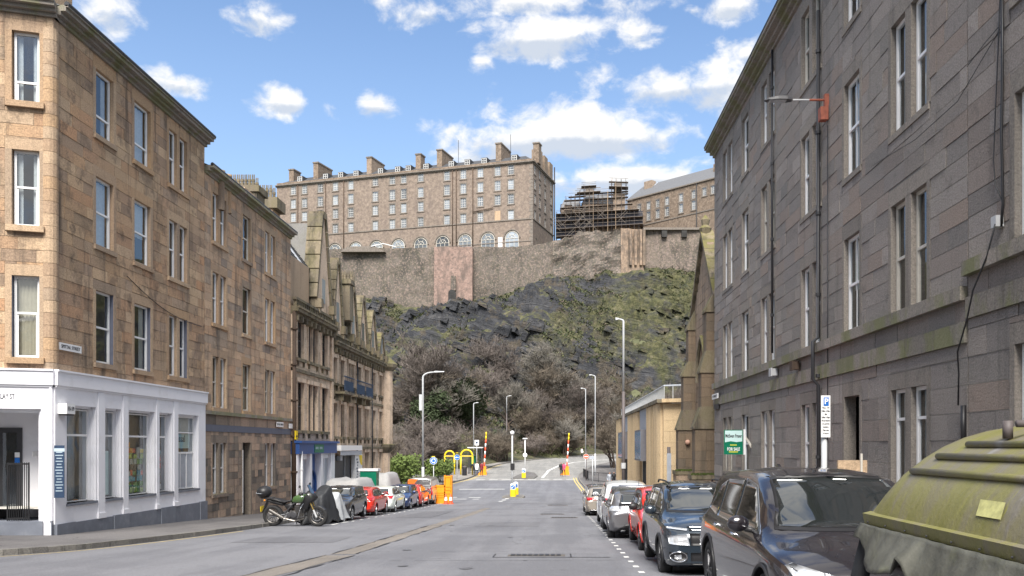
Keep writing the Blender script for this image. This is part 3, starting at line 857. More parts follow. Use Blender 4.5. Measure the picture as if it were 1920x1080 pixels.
def tree(x, y, v, sc, m, label, group, cat='tree', name='bare_tree', z=None, ivy=False, sz=None):
 if z is None and 835 - (ground_at(x, y) - CZ) * 1600 / y < 728: return
 root = empty(name, (x, y, (ground_at(x, y) if z is None else z) - .15), random.Random(int(x * 97 + y * 13)).uniform(0, 6.28))
 root.scale = (sc, sc, sc * (sz or 1)); tag(root, label, cat, group)
 t = bpy.data.objects.new('trunk', VM[v][0]); COL.objects.link(t); t.parent = root
 c = bpy.data.objects.new('crown', VM[v][1]); COL.objects.link(c); c.parent = root
 c.material_slots[0].link = 'OBJECT'; c.material_slots[0].material = MT[m]
 if ivy:
  l = bpy.data.objects.new('ivy', LEAFM); COL.objects.link(l); l.parent = root; l.location = (0, 0, .5)
 return root
rt = random.Random(21)
G1 = 'bare trees massed at the foot of the castle rock'
for k in range(27):      # back row, high on the slope
 x = -62 + k * 3.9 + rt.uniform(-1.5, 1.5); y = rt.uniform(188, 200)
 y = Y0(x) + (y - Y0(x)) * .86 if x > -15 else Y0(x) + rt.uniform(34, 46)
 tree(x, y, rt.choice([0, 1, 3]), rt.uniform(1.05, 1.4), rt.choice(['twig_purple', 'twig_brown', 'twig_grey']), 'bare brown tree at the back of the wood, ' + ('left of the dark crag' if x < -18 else 'under the middle of the crag' if x < 8 else 'right of the crag'), G1, ivy=rt.random() < .05)
for k in range(26):
 x = -46 + k * 3.1 + rt.uniform(-1.5, 1.5); y = max(Y0(x) + 12, 160) + rt.uniform(-3, 9)
 tree(x, y, rt.choice([0, 1, 2, 3]), rt.uniform(.9, 1.2), rt.choice(['twig_purple', 'twig_brown', 'twig_grey']), 'bare tree in the middle of the wood, ' + ('behind the yellow arches' if x < -14 else 'behind the globe beacon' if x < 2 else 'behind the raised barrier'), G1, ivy=rt.random() < .06)
for k in range(20):
 x = -40 + k * 2.7 + rt.uniform(-1, 1); y = Y0(x) + rt.uniform(1, 6)
 if x > 4: continue
 tree(x, y, rt.choice([1, 2, 4]), rt.uniform(.65, .9), rt.choice(['twig_brown', 'twig_grey', 'twig_purple']), 'low bare tree at the front edge of the wood, ' + ('left of the bus shelter' if x < -16 else 'beside the far road'), G1)
G2 = 'brown bare trees behind the sandstone block'
for (x, y, v, s) in ((9, 112, 2, .95), (12, 118, 4, 1.05), (15, 124, 1, .95), (20, 130, 0, .95), (26, 135, 1, .95), (8.5, 126, 2, .9), (30, 150, 3, 1), (38, 150, 0, 1.1), (22, 165, 3, 1.0), (14, 158, 2, 1.1)):
 tree(x, y, v, s, 'twig_brown' if y < 130 else 'twig_grey', 'brown bushy bare tree on the bend behind the yellow sandstone building', G2, z=road_z(y))
G3 = 'bare shrubs beyond the end of the carved stone terrace'
for (x, y, v, s) in ((-20.5, 82, 4, .8), (-18.5, 90, 4, .85), (-23, 92, 2, .9), (-19, 99, 4, .9), (-25, 101, 2, 1.0), (-21, 108, 4, .9), (-27, 112, 2, 1.1), (-17.5, 116, 4, .8)):
 tree(x, y, v, s, 'twig_purple' if y > 95 else 'twig_brown', 'bare reddish brown shrub on the bank beyond the terrace end', G3, 'shrub', 'bare_shrub', z=road_z(min(y, 96)) + .1 if y < 104 else None)
# dark ivy clad tree with a short thick trunk
t0 = tree(-22, 150, 1, .95, 'twig_brown', 'dark ivy covered tree standing below the bright green ledge of the rock', None, 'tree', 'ivy_tree', ivy=True)
def bush(x, y, z, h, rad, m, label, n=2600, sz=.16, name='green_shrub'):
 root = empty(name, (x, y, z)); tag(root, label, 'shrub')
 f = leaves_on(int(x * 7 + y), h, rad, n, m, sz).build('foliage', parent=root)
 st = MB().mat('bark')
 for k in range(5):
  a = k * 1.25; st.tube([(0, 0, -.1), (cos(a) * rad * .3, sin(a) * rad * .3, h * .6)], .04, 4, .02)
 st.build('stem', parent=root)
bush(-15.8, 88, road_z(88), 3.0, 2.2, 'leaf_lime', 'lime green shrub behind the tall lamp post on the left pavement')
bush(-19.0, 91, road_z(91), 2.6, 2.0, 'leaf_lime', 'lime green shrub at the left edge of the hedge, nearest the terrace')
bush(-13.0, 95, road_z(95), 2.6, 1.6, 'leaf_lime', 'lime green shrub just left of the first yellow arch')
bush(-11.6, 150, terr(-11.6, 150), 3.4, 2.4, 'leaf_dark', 'round dark green shrub on the verge beyond the bus shelter', 1800, .2)
bush(10, 96, road_z(96), 2.6, 1.7, 'leaf_olive', 'olive green shrub beside the railings at the sandstone building corner')
# grassy verge beside the far road
def verge():
 r = random.Random(4); b = MB().mat('leaf_olive')
 for _ in range(9000):
  x = r.uniform(-26, 2); y = r.uniform(124, 172)
  if y < Y0(x) - 6 or terr(x, y) > 6: continue
  if x > interp([(c[1], c[0]) for c in LK if c[1] > 100], y) - 5.5 and y < 158: continue
  z = terr(x, y); s = r.uniform(.1, .3); i = len(b.v); a = r.uniform(0, 6)
  b.v.extend([(x - cos(a) * s, y - sin(a) * s, z), (x + cos(a) * s, y + sin(a) * s, z), (x, y, z + s * 1.6)]); b.face([i, i + 1, i + 2])
 o = b.build('verge_grass'); o['kind'] = 'stuff'; tag(o, 'rough grass on the verge beside the far road', 'grass')
verge()
# ================================================================ MASONRY KIT
UNIT = {}
def unit_block(m):
 """one shared block for all single stones of a kind: x along the wall, y depth, z up, chamfered face towards -y"""
 if m not in UNIT:
  b = MB().mat(m); e = .012
  n = 0
  b.v = [(0, 0, 0), (1, 0, 0), (1, 0, 1), (0, 0, 1), (0, 1, 0), (1, 1, 0), (1, 1, 1), (0, 1, 1)]
  for q in ((0, 1, 2, 3), (1, 5, 6, 2), (5, 4, 7, 6), (4, 0, 3, 7), (3, 2, 6, 7), (4, 5, 1, 0)): b.face(list(q))
  UNIT[m] = b.mesh('stone')
 return UNIT[m]

class Wall:
 """a flat elevation. p0: foot of its start, p1: its end (seen from outside, left to right or not - outward normal given)"""
 def __init__(s, p0, p1, nrm, root):
  s.p0 = Vector((p0[0], p0[1], 0)); d = Vector((p1[0] - p0[0], p1[1] - p0[1], 0))
  s.L = d.length; s.e = d.normalized(); s.n = Vector((nrm[0], nrm[1], 0)).normalized(); s.root = root
  s.org = tuple(root.location)
 def T(s, a, z, d=0.):
  p = s.p0 + s.e * a + s.n * d
  return (p.x, p.y, z)
 def bx(s, b, s0, s1, z0, z1, d0, d1):
  if s.e.cross(Vector((0, 0, 1))).dot(s.n) > 0:
   P = [s.T(s0, z0, d1), s.T(s1, z0, d1), s.T(s1, z0, d0), s.T(s0, z0, d0), s.T(s0, z1, d1), s.T(s1, z1, d1), s.T(s1, z1, d0), s.T(s0, z1, d0)]
  else:
   P = [s.T(s1, z0, d1), s.T(s0, z0, d1), s.T(s0, z0, d0), s.T(s1, z0, d0), s.T(s1, z1, d1), s.T(s0, z1, d1), s.T(s0, z1, d0), s.T(s1, z1, d0)]
  b.hexa(P)
 def part(s, name, m, boxes, label=None, parent=None, rnd=None):
  b = MB().mat(m); b.cr = random.random() if rnd is None else rnd
  for q in boxes: s.bx(b, *q)
  o = b.build(name, parent=parent or s.root, org=s.org)
  if label: o['label'] = label
  return o

def cells(L0, L1, z0, z1, ops, course, blen, seed, coursevar=0.):
 r = random.Random(seed); out = []
 zs = [z0]
 while zs[-1] < z1 - course * .6:
  zs.append(zs[-1] + course * (1 + r.uniform(-coursevar, coursevar)))
 if z1 - zs[-1] < course * .35 and len(zs) > 1: zs[-1] = z1
 elif zs[-1] < z1: zs.append(z1)
 for za, zb in zip(zs, zs[1:]):
  forced = {L0, L1}
  act = [o for o in ops if o[3] > za + .01 and o[2] < zb - .01 and o[1] > L0 and o[0] < L1]
  for o in act: forced |= {max(L0, o[0]), min(L1, o[1])}
  fs = sorted(forced); cuts = set(fs); x = L0 + r.uniform(.15, blen[1])
  while x < L1:
   if min(abs(x - f) for f in fs) > .2: cuts.add(x)
   x += r.uniform(*blen)
  cs = sorted(cuts)
  for a, b in zip(cs, cs[1:]):
   if b - a < .005: continue
   mid = (a + b) / 2; parts = [(za, zb)]
   for o in act:
    if o[0] - .01 < mid < o[1] + .01:
     q = []
     for (u, v) in parts:
      if o[2] > u + .02: q.append((u, min(v, o[2])))
      if o[3] < v - .02: q.append((max(u, o[3]), v))
     parts = [p for p in q if p[1] - p[0] > .02]
   for (u, v) in parts: out.append((a, b, u, v))
 return out

def ashlar(W, z0, z1, ops, m, mortar, course=.33, blen=(.5, 1.1), seed=1, L0=0., L1=None, gap=.010, proud=.014, maxn=300, depth=.06, name='stone', cvar=0.):
 """coursed stones, the largest on screen as objects, the rest joined; a mortar bed behind them"""
 L1 = W.L if L1 is None else L1
 cs = cells(L0, L1, z0, z1, ops, course, blen, seed, cvar)
 r = random.Random(seed + 50)
 bed = MB().mat(mortar)
 for (a, b, u, v) in cs:
  bed.poly([W.T(a, u, -.012), W.T(b, u, -.012), W.T(b, v, -.012), W.T(a, v, -.012)] if W.e.cross(Vector((0, 0, 1))).dot(W.n) > 0 else
    [W.T(b, u, -.012), W.T(a, u, -.012), W.T(a, v, -.012), W.T(b, v, -.012)])
 bed.build('mortar_bed', parent=W.root, org=W.org)
 def size(c):
  p = Vector(W.T((c[0] + c[1]) / 2, (c[2] + c[3]) / 2));
  if p.y < 1: return 0
  px = 1043 + 1600 * p.x / p.y; py = 835 - 1600 * (p.z - CZ) / p.y
  ok = -40 < px < 1960 and -40 < py < 1120
  q0 = Vector(W.T(c[0], 0)); q1 = Vector(W.T(c[1], 0))
  wpx = abs(1600 * q0.x / max(q0.y, 1) - 1600 * q1.x / max(q1.y, 1))
  return (wpx * (c[3] - c[2]) * 1600 / p.y) if ok else -1
 cs.sort(key=size, reverse=True)
 ok = W.e.cross(Vector((0, 0, 1))).dot(W.n) > 0
 u = unit_block(m) if maxn else None
 rot = atan2(W.e.y, W.e.x) if ok else atan2(-W.e.y, -W.e.x)
 for c in cs[:maxn]:
  o = bpy.data.objects.new(name, u); COL.objects.link(o); o.parent = W.root
  pr = r.uniform(-.004, proud - .002)
  p = Vector(W.T(c[0] + gap / 2 if ok else c[1] - gap / 2, c[2] + gap / 2, pr)) - Vector(W.org)
  o.location = p; o.rotation_euler = (0, 0, rot); o.scale = (c[1] - c[0] - gap, depth, c[3] - c[2] - gap)
 b = MB().mat(m)
 for c in cs[maxn:]:
  pr = r.uniform(-.004, proud - .002); b.cr = r.random()
  n = len(b.v); s0, s1, a, d = c[0] + gap / 2, c[1] - gap / 2, c[2] + gap / 2, c[3] - gap / 2
  if not ok: s0, s1 = s1, s0
  b.v.extend([W.T(s0, a, pr), W.T(s1, a, pr), W.T(s1, d, pr), W.T(s0, d, pr), W.T(s0, a, -.03), W.T(s1, a, -.03), W.T(s1, d, -.03), W.T(s0, d, -.03)])
  for q in ((0, 1, 2, 3), (1, 5, 6, 2), (4, 0, 3, 7), (3, 2, 6, 7), (4, 5, 1, 0)): b.face([n + i for i in q])
 if b.f:
  o = b.build(name, parent=W.root, org=W.org); o['kind'] = 'stuff'

def sash(W, s0, s1, z0, z1, d=-.10, m='white_frame', bars=0, rail=.5, curtain=None, glass='glass', fr=.06, name='window', label=None, tilt=False):
 """window > pane, curtain"""
 bx = []; f = fr; zm = z0 + (z1 - z0) * rail
 bx += [(s0, s0 + f, z0, z1, d - .06, d), (s1 - f, s1, z0, z1, d - .06, d), (s0 + f, s1 - f, z0, z0 + f * 1.3, d - .06, d), (s0 + f, s1 - f, z1 - f, z1, d - .06, d),
  (s0 + f, s1 - f, zm - .025, zm + .03, d - .055, d + .006)]
 bx += [(s0 + f, s0 + f + .04, z0 + f * 1.3, zm - .025, d - .05, d - .012), (s1 - f - .04, s1 - f, z0 + f * 1.3, zm - .025, d - .05, d - .012)]
 if bars:
  for k in range(bars):
   x = s0 + f + (s1 - s0 - 2 * f) * (k + 1) / (bars + 1)
   bx += [(x - .011, x + .011, z0 + f, zm - .025, d - .04, d - .015), (x - .011, x + .011, zm + .03, z1 - f, d - .04, d - .015)]
 w = W.part(name, m, bx, label)
 g = MB().mat(glass)
 for (a, c, dd) in ((z0 + f, zm, d - .035), (zm, z1 - f, d - .03)):
  pts = [W.T(s0 + f, a, dd), W.T(s1 - f, a, dd), W.T(s1 - f, c, dd), W.T(s0 + f, c, dd)]
  if W.e.cross(Vector((0, 0, 1))).dot(W.n) < 0: pts = pts[::-1]
  g.poly(pts)
 g.build('pane', parent=w, org=W.org)
 if curtain:
  r = random.Random(int(s0 * 91 + z0 * 37)); c = MB().mat('curtain_tan' if curtain == 'tan' else 'curtain'); c.cs = True
  lo = z0 + f; hi = z1 - f
  if curtain == 'half': lo = zm - .1
  spans = [(s0 + f, s1 - f)] if curtain != 'sides' else [(s0 + f, s0 + (s1 - s0) * .3), (s1 - (s1 - s0) * .3, s1 - f)]
  for (a, e) in spans:
   N = 14; n0 = len(c.v)
   for k in range(N + 1):
    x = lerp(a, e, k / N); dd = d - .14 + .025 * sin(k * 2.4 + r.random())
    c.v.extend([W.T(x, lo, dd), W.T(x, hi, dd)])
   for k in range(N): c.face([n0 + 2 * k, n0 + 2 * k + 2, n0 + 2 * k + 3, n0 + 2 * k + 1])
  c.build('curtain', parent=w, org=W.org)
 return w

def opening(W, s0, s1, z0, z1, m, jw=.16, lh=.3, sill=.14, sillout=.07, depth=.26, reveal=None, mull=None, kind='window', lab=None):
 """dressed surround round a hole; returns the rect the rubble must leave free"""
 r = random.Random(int(s0 * 77 + z0 * 31))
 if kind == 'window':
  W.part('sill', m, [(s0 - jw * .8, s1 + jw * .8, z0 - sill, z0, -depth, sillout)], rnd=r.random())
 W.part('lintel', m, [(s0 - jw, s1 + jw, z1, z1 + lh, -depth, .008)], rnd=r.random())
 zb = z0 if kind == 'window' else z0
 for a, b in ((s0 - jw, s0), (s1, s1 + jw)):
  W.part('jamb', m, [(a, b, zb, z1, -depth, .010)], rnd=r.random())
 if reveal:
  W.part('painted_reveal', reveal, [(s0, s0 + .006, z0, z1, -depth, .0)]); W.part('painted_reveal', reveal, [(s1 - .006, s1, z0, z1, -depth, .0)])
 if mull:
  for (a, b) in mull: W.part('mullion', m, [(a, b, z0, z1, -depth, .004)], rnd=r.random())
 return (s0 - jw, s1 + jw, z0 - (sill if kind == 'window' else 0), z1 + lh)

def dark_core(root, pts, z0, z1, m='interior', name='room_shade_sheet'):  # sheet behind the panes, the gloom of unlit rooms put into its colour
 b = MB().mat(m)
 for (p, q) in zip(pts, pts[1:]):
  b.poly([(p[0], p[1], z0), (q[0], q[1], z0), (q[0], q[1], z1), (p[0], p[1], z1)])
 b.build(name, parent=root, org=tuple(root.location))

def pipe(root, pts, r=.05, m='pipe', name='drainpipe', brackets=True):
 b = MB().mat(m); b.cs = True; b.tube(pts, r, 8)
 b.cs = False
 a, c = Vector(pts[0]), Vector(pts[-1])
 if brackets:
  n = int((a - c).length / 1.8)
  for k in range(n):
   p = a.lerp(c, (k + .5) / n); b.tube([p - Vector((0, 0, .04)), p + Vector((0, 0, .04))], r * 1.45, 8)
 return b.build(name, parent=root, org=tuple(root.location))

def pots(root, org_pts, m='yellow_stone', r=.14, h=.6):
 for p in org_pts:
  b = MB().mat(m); b.cs = True
  b.lathe([(r * 1.1, 0), (r * 1.15, .06), (r * .9, .12), (r * .8, h * .85), (r * 1.0, h * .9), (r * 1.0, h), (r * .7, h), (r * .7, h * .7), (.001, h * .7)], p, 10)
  b.build('chimney_pot', parent=root, org=tuple(root.location))

def chimney(root, x0, x1, y0, y1, z0, z1, m, cap='slab', n=0, along='y', potm='yellow_stone', ph=.6):
 b = MB().mat(m); b.cr = random.random()
 b.box(x0, x1, y0, y1, z0, z1); b.box(x0 - .1, x1 + .1, y0 - .1, y1 + .1, z1 + .002, z1 + .22); b.box(x0 - .05, x1 + .05, y0 - .05, y1 + .05, z1 + .222, z1 + .32)
 o = b.build('chimney', parent=root, org=tuple(root.location))
 for k in range(n):
  t = (k + .5) / n
  p = (lerp(x0, x1, t), (y0 + y1) / 2, z1 + .32) if along == 'x' else ((x0 + x1) / 2, lerp(y0, y1, t), z1 + .32)
  bb = MB().mat(potm); bb.cs = True; r = .15
  bb.lathe([(r * 1.1, 0), (r * 1.15, .06), (r * .9, .12), (r * .8, ph * .85), (r, ph * .9), (r, ph), (r * .7, ph), (r * .7, ph * .7), (.001, ph * .7)], p, 10)
  bb.build('chimney_pot', parent=o, org=tuple(root.location))
 return o

# ================================================================ LEFT 1: corner tenement with the white shop
XL = -13.6; LOc = 23.07; LEc = 32.97
R1 = empty('corner_tenement', (XL - 4, 28, -1.2)); tag(R1, 'tan sandstone corner tenement over a white painted corner shop', 'building')
W1 = Wall((XL, LOc), (XL, LEc), (1, 0), R1)
def s_of(px, X, Yc): return X * 1600 / (px - 1043) - Yc
# a chamfered corner running away to the left
ca = radians(205); CH = Vector((XL - 7 * cos(radians(17)) , LOc - 7 * sin(radians(17))))
W1c = Wall((CH.x, CH.y), (XL, LOc), (sin(radians(17)), -cos(radians(17))), R1)
ZT = CZ + 11.9; ZF = CZ + 2.0       # cornice top, fascia top
rows = [(CZ + 9.2, CZ + 11.15), (CZ + 5.93, CZ + 7.97), (CZ + 2.45, CZ + 4.6)]
ops = []
for i, (z0, z1) in enumerate(rows):
 for (a, b) in ((2.13, 3.13), (4.43, 5.53)):
  ops.append(opening(W1, a, b, z0, z1, 'dressed_tan', reveal='slate_blue' if i == 2 else None))
  sash(W1, a + .02, b - .02, z0, z1, curtain=[('sides'), ('full'), (None)][i] if a < 3 else ['full', 'half', 'sides'][i], rail=.32 if i == 0 else .5, bars=0)
 a, b = 6.9, 8.35; mm = (a + .62, a + .84)
 ops.append(opening(W1, a, b, z0, z1, 'dressed_tan', mull=[mm], reveal='slate_blue' if i == 2 else None))
 sash(W1, a + .02, mm[0], z0, z1, curtain='half' if i else 'full'); sash(W1, mm[1], b - .02, z0, z1, curtain='sides')
# continuous sill course between upper windows
ashlar(W1, ZF - .1, ZT - .35, ops, 'stone_tan', 'mortar_lt', course=.335, blen=(.45, 1.15), seed=2, maxn=300)
opc = []
def sc(px):     # intersection of a pixel column with the chamfer
 u = (px - 1043) / 1600; p0 = W1c.p0; e = W1c.e
 return (u * p0.y - p0.x) / (e.x - u * e.y)
for i, (z0, z1) in enumerate(rows):
 a, b = sc(22), sc(74)
 opc.append(opening(W1c, a, b, z0 + (.0, -.05, -.1)[i], z1 - .05, 'dressed_tan', sillout=.12, sill=.16, reveal='slate_blue' if i == 2 else None))
 sash(W1c, a + .02, b - .02, z0 + (.0, -.05, -.1)[i], z1 - .05, curtain=['sides', 'sides', 'tan'][i], rail=(.3, .52, .55)[i], d=-.14)
ashlar(W1c, ZF - .1, ZT - .35, opc, 'stone_tan', 'mortar_lt', course=.335, blen=(.45, 1.1), seed=8, maxn=160)
# rounded quoin strip on the corner
b = MB().mat('dressed_tan'); b.cs = True
for k in range(28):
 z0 = ZF - .1 + k * .335; b.cr = random.Random(k).random()
 b.cs = False
 if z0 < ZT - .5: b.tube([(XL - .14, LOc + .1, z0 + .005), (XL - .14, LOc + .1, min(z0 + .33, ZT - .35))], .2, 14)
b.build('corner_quoin', parent=R1, org=W1.org)
# cornice with gutter, sections
def cornice(Ws, z, prof, m, name='cornice', ext=(0, 0)):
 for i, W in enumerate(Ws):
  bx = []
  for (h0, h1, d) in prof: bx.append((-(ext[0] if i == 0 else 0), W.L + ext[1], z + h0, z + h1, -.3, d))
  W.part(name, m, bx)
cornice([W1c, W1], ZT - .35, [(0, .10, .08), (.10, .2, .20), (.2, .30, .34), (.302, .36, .40)], 'stone_r_trim', ext=(0, .1))
for W in (W1c, W1):
 bb = MB().mat('pipe'); bb.tube([W.T(0, ZT + .04, .36), W.T(W.L + .1, ZT + .04, .36)], .07, 8); bb.build('gutter', parent=R1, org=W1.org)
# roof and body
b = MB().mat('slate')
b.poly([(XL + .2, LOc, ZT), (XL + .2, LEc, ZT), (XL - 6, LEc, ZT + 3.2), (XL - 6, LOc, ZT + 3.2)])
b.poly([(XL + .2, LOc, ZT), (XL - 6, LOc, ZT + 3.2), (CH.x - 4, CH.y + 3, ZT + 3.2), (CH.x, CH.y, ZT)])
b.build('roof', parent=R1, org=W1.org)
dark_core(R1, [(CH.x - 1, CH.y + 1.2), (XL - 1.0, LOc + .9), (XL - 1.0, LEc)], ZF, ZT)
b = MB().mat('stone_tan'); b.poly([(XL, LEc, -1.4), (XL - 9, LEc, -1.4), (XL - 9, LEc, ZT - .3), (XL, LEc, ZT - .3)]); b.build('gable_wall', parent=R1, org=W1.org)
chimney(R1, -15.6, -14.35, 23.7, 25.3, ZT - 1.5, ZT + 2.6, 'dressed_tan', n=2)
o = chimney(R1, -15.2, -14.9, 28.15, 28.55, ZT, ZT + .7, 'stone_l3_moss', n=0)
bb = MB().mat('chrome'); bb.cs = True; bb.lathe([(.1, ZT + 1.0), (.1, ZT + 1.3), (.14, ZT + 1.32), (.14, ZT + 1.42), (.0, ZT + 1.5)], (-15.05, 28.35, 0), 10); bb.build('metal_cowl', parent=o, org=W1.org)

# --- the white shop
ZP = CZ - 2.16     # plinth top
sw = [(.55, 2.05), (2.55, 3.5), (3.95, 5.72), (6.05, 7.05), (7.5, 9.25)]
zh = CZ + 1.12; zs_ = CZ - 1.62
b = MB().mat('shop_white')
def shop_wall(W, holes, zlo, zhi, m, name, d0=-.35, d1=.05):
 bb = MB().mat(m); x = 0.
 for (a, c, z0, z1) in holes:
  if a > x: W.bx(bb, x, a, zlo, zhi, d0, d1)
  if z0 > zlo: W.bx(bb, a, c, zlo, z0, d0, d1)
  if z1 < zhi: W.bx(bb, a, c, z1, zhi, d0, d1)
  x = c
 if x < W.L: W.bx(bb, x, W.L, zlo, zhi, d0, d1)
 return bb.build(name, parent=W.root, org=W.org)
holes = [(a, c, zs_, zh + .0) for a, c in sw]
shop_wall(W1, holes, ZP, ZF - .38, 'shop_white', 'shop_wall')
doorh = [(sc(-60), sc(78), -1.2, CZ + .98)]
shop_wall(W1c, doorh, -1.0, ZF - .38, 'shop_white', 'shop_wall')
for W in (W1, W1c):
 W.part('fascia', 'shop_white', [(-.02, W.L + .03, ZF - .376, ZF, -.3, .13), (-.02, W.L + .03, ZF + .001, ZF + .05, -.3, .17)])
 W.part('fascia_moulding', 'shop_white', [(0, W.L, ZF - .43, ZF - .379, 0, .09)])
# pilaster steps beside the openings, sloping sills, grey plinth
for (a, c) in sw:
 W1.part('window_reveal', 'shop_white', [(c - .045, c - .001, zs_ + .002, zh - .06, -.32, -.08), (c - .02, c - .001, zs_ + .003, zh - .061, -.08, -.02), (a + .001, c - .046, zh - .06, zh - .001, -.32, -.08)])
 W1.part('sill', 'shop_grey', [(a - .03, c + .03, zs_ - .07, zs_, -.3, .10)])
k = 0
for (a, c) in ((-.02, .9), (.9, 3.0), (3.0, 3.9), (3.9, 6.1), (6.1, 7.2), (7.2, 9.3), (9.3, 9.92)):
 dd = .12 if k % 2 == 0 else .085; k += 1
 W1.part('plinth', 'shop_grey', [(a, c, -1.6, ZP + (.02 if k % 2 else 0), -.3, dd)])
W1c.part('plinth', 'shop_grey', [(doorh[0][1] + .25, W1c.L, -1.6, ZP + .12, -.2, .13)])
W1c.part('pilaster', 'shop_white', [(doorh[0][1] + .2, W1c.L - .02, ZP + .121, ZF - .44, .051, .085)])
for (a, c) in ((c2, a2) for ((_, c2), (a2, _)) in zip(sw, sw[1:])):
 W1.part('pilaster', 'shop_white', [(a + .08, c - .05, ZP + .16, ZF - .44, .051, .085), (a + .04, c - .01, ZP + .0, ZP + .159, .051, .115)])
# shop windows: transom light, low light, displays behind the glass
def shop_window(a, c, trans=.72, disp=None):
 z0, z1 = zs_ + .01, zh - .09; zt = z0 + (z1 - z0) * trans; a += .01; c -= .045; d = -.17; f = .035
 w = W1.part('shop_window', 'white_frame', [(a, a + f, z0, z1, d - .05, d), (c - f, c, z0, z1, d - .05, d), (a + f, c - f, z0, z0 + f, d - .05, d), (a + f, c - f, z1 - f, z1, d - .05, d), (a + f, c - f, zt - .03, zt + .03, d - .05, d)])
 g = MB().mat('glass'); g.poly([W1.T(c - f, z0 + f, d - .03), W1.T(a + f, z0 + f, d - .03), W1.T(a + f, z1 - f, d - .03), W1.T(c - f, z1 - f, d - .03)][::-1]); g.build('pane', parent=w, org=W1.org)
 return w, a + f, c - f, z0 + f, zt, z1 - f, d - .07
def card(W, w, m, a, c, z0, z1, d, name='poster'):
 bb = MB().mat(m); W.bx(bb, a, c, z0, z1, d - .012, d); return bb.build(name, parent=w, org=W.org)
MT['shop_floor'] = plain('shop interior wall', (.62, .60, .55), .9, var=.2, scale=1)
w, a, c, z0, zt, z1, d = shop_window(*sw[0])
card(W1, w, 'curtain', c - .35, c, z0, z1, d - .3, 'curtain_panel')
card(W1, w, 'white', a + .35, a + .95, zt - .6, zt - .46, d - .9, 'shelf_sign')
rr = random.Random(5)
for k in range(7):
 card(W1, w, rr.choice(['leaf_dark', 'leaf_olive', 'red', 'curtain_tan']), a + .1 + k * .16, a + .25 + k * .16, z0, z0 + rr.uniform(.2, .9), d - .4 - .05 * k, 'display_item')
w, a, c, z0, zt, z1, d = shop_window(*sw[1])
card(W1, w, 'black', a, c - .02, z0, z0 + 1.45, d - .04, 'board')
card(W1, w, 'sign_sky', a, c - .07, z0 + .05, z0 + 1.4, d - .02, 'poster')
put_text('jkassal', .26, 'text_black', W1.T(a + .38, z0 + .85, d - .015), (0, 0, -1), (0, 1, 0), w, W1.org, width=.75)
for k in range(6): card(W1, w, 'slate', a + .15, a + .5, z0 + .12 + k * .045, z0 + .135 + k * .045, d - .005, 'printed_line')
w, a, c, z0, zt, z1, d = shop_window(*sw[2])
card(W1, w, 'curtain', c - .45, c - .02, z0, z1, d - .5, 'curtain_panel')
pal = [paint('poster ' + n, cc) for n, cc in (('yellow', (.95, .72, .04)), ('red', (.85, .09, .03)), ('orange', (.95, .38, .03)), ('green', (.14, .36, .05)), ('pale', (.6, .6, .55)), ('ink', (.03, .03, .03)), ('teal', (.12, .48, .60)), ('lime', (.45, .60, .08)))]
for iy in range(9):
 for ix in range(7):
  zz0 = z0 + .03 + iy * .185; aa = a + .02 + ix * (c - a - .04) / 7
  pool = [pal[3], pal[7], pal[0], pal[3]] if iy < 2 else ([pal[6], pal[4], pal[6], pal[1], pal[3]] if iy < 4 else ([pal[5], pal[5], pal[4], pal[3]] if iy < 6 else [pal[0], pal[2], pal[1], pal[0], pal[4], pal[7]]))
  if iy > 7 and rr.random() < .5: continue
  hh = rr.uniform(.12, .19); ww = (c - a) / 7 * rr.uniform(.7, 1.05)
  card(W1, w, rr.choice(pool), aa, aa + ww, zz0, zz0 + hh, d - .01 - rr.uniform(0, .06) - .001 * ix, 'poster_piece')
w, a, c, z0, zt, z1, d = shop_window(*sw[3])
for iy in range(7):
 for ix in range(3):
  card(W1, w, rr.choice([pal[4], pal[6], pal[1], pal[5], MT['navy'], MT['slate']]), a + .02 + ix * .26, a + .26 + ix * .26, z0 + .05 + iy * .24, z0 + .05 + iy * .24 + rr.uniform(.14, .23), d - .03 - .002 * ix - .003 * iy, 'poster_piece')
# last window: blind with the lettering above a lower frosted screen
a, c = sw[4]; a += .01; c -= .045; z0, z1 = zs_ + .01, zh - .06; d = -.12
zm = z0 + 1.35
w = W1.part('shop_window', 'white_frame', [(a, a + .05, z0, z1, d - .05, d), (c - .05, c, z0, z1, d - .05, d), (a, c, z0 + .0, z0 + .05, d - .051, d + .001), (a, c, z1 - .05, z1, d - .051, d + .001), (a, c, zm - .05, zm + .02, d - .052, d + .002),
          (a + .05, c - .05, z1 - .62, z1 - .57, d - .05, d), (a + .55, a + .59, z0, zm, d - .05, d), (a + 1.08, a + 1.12, z0, zm, d - .05, d)])
card(W1, w, 'lead', a + .05, c - .05, z0 + .05, zm - .05, d - .03, 'frosted_screen')
card(W1, w, 'curtain', a + .05, c - .05, z1 - .57, z1 - .05, d - .10, 'net_curtain')
card(W1, w, 'sign_sky', a + .05, c - .12, zm + .15, z1 - .64, d - .10, 'blind')
g = MB().mat('glass'); g.poly([W1.T(a + .05, zm, d - .03), W1.T(c - .05, zm, d - .03), W1.T(c - .05, z1 - .05, d - .03), W1.T(a + .05, z1 - .05, d - .03)]); g.build('pane', parent=w, org=W1.org)
put_text('jkassal', .36, 'text_black', W1.T(a + .7, zm + .5, d - .095), (0, 1, 0), (0, 0, 1), w, W1.org, width=.95)
b = MB().mat('shop_floor'); b.poly([(XL - 2.4, LOc, -1), (XL - 2.4, LEc, -1), (XL - 2.4, LEc, ZF), (XL - 2.4, LOc, ZF)])
b.poly([(XL - 3, LOc, zs_ - .1), (XL - .3, LOc, zs_ - .1), (XL - .3, LEc, zs_ - .1), (XL - 3, LEc, zs_ - .1)]); b.build('shop_interior', parent=R1, org=W1.org)
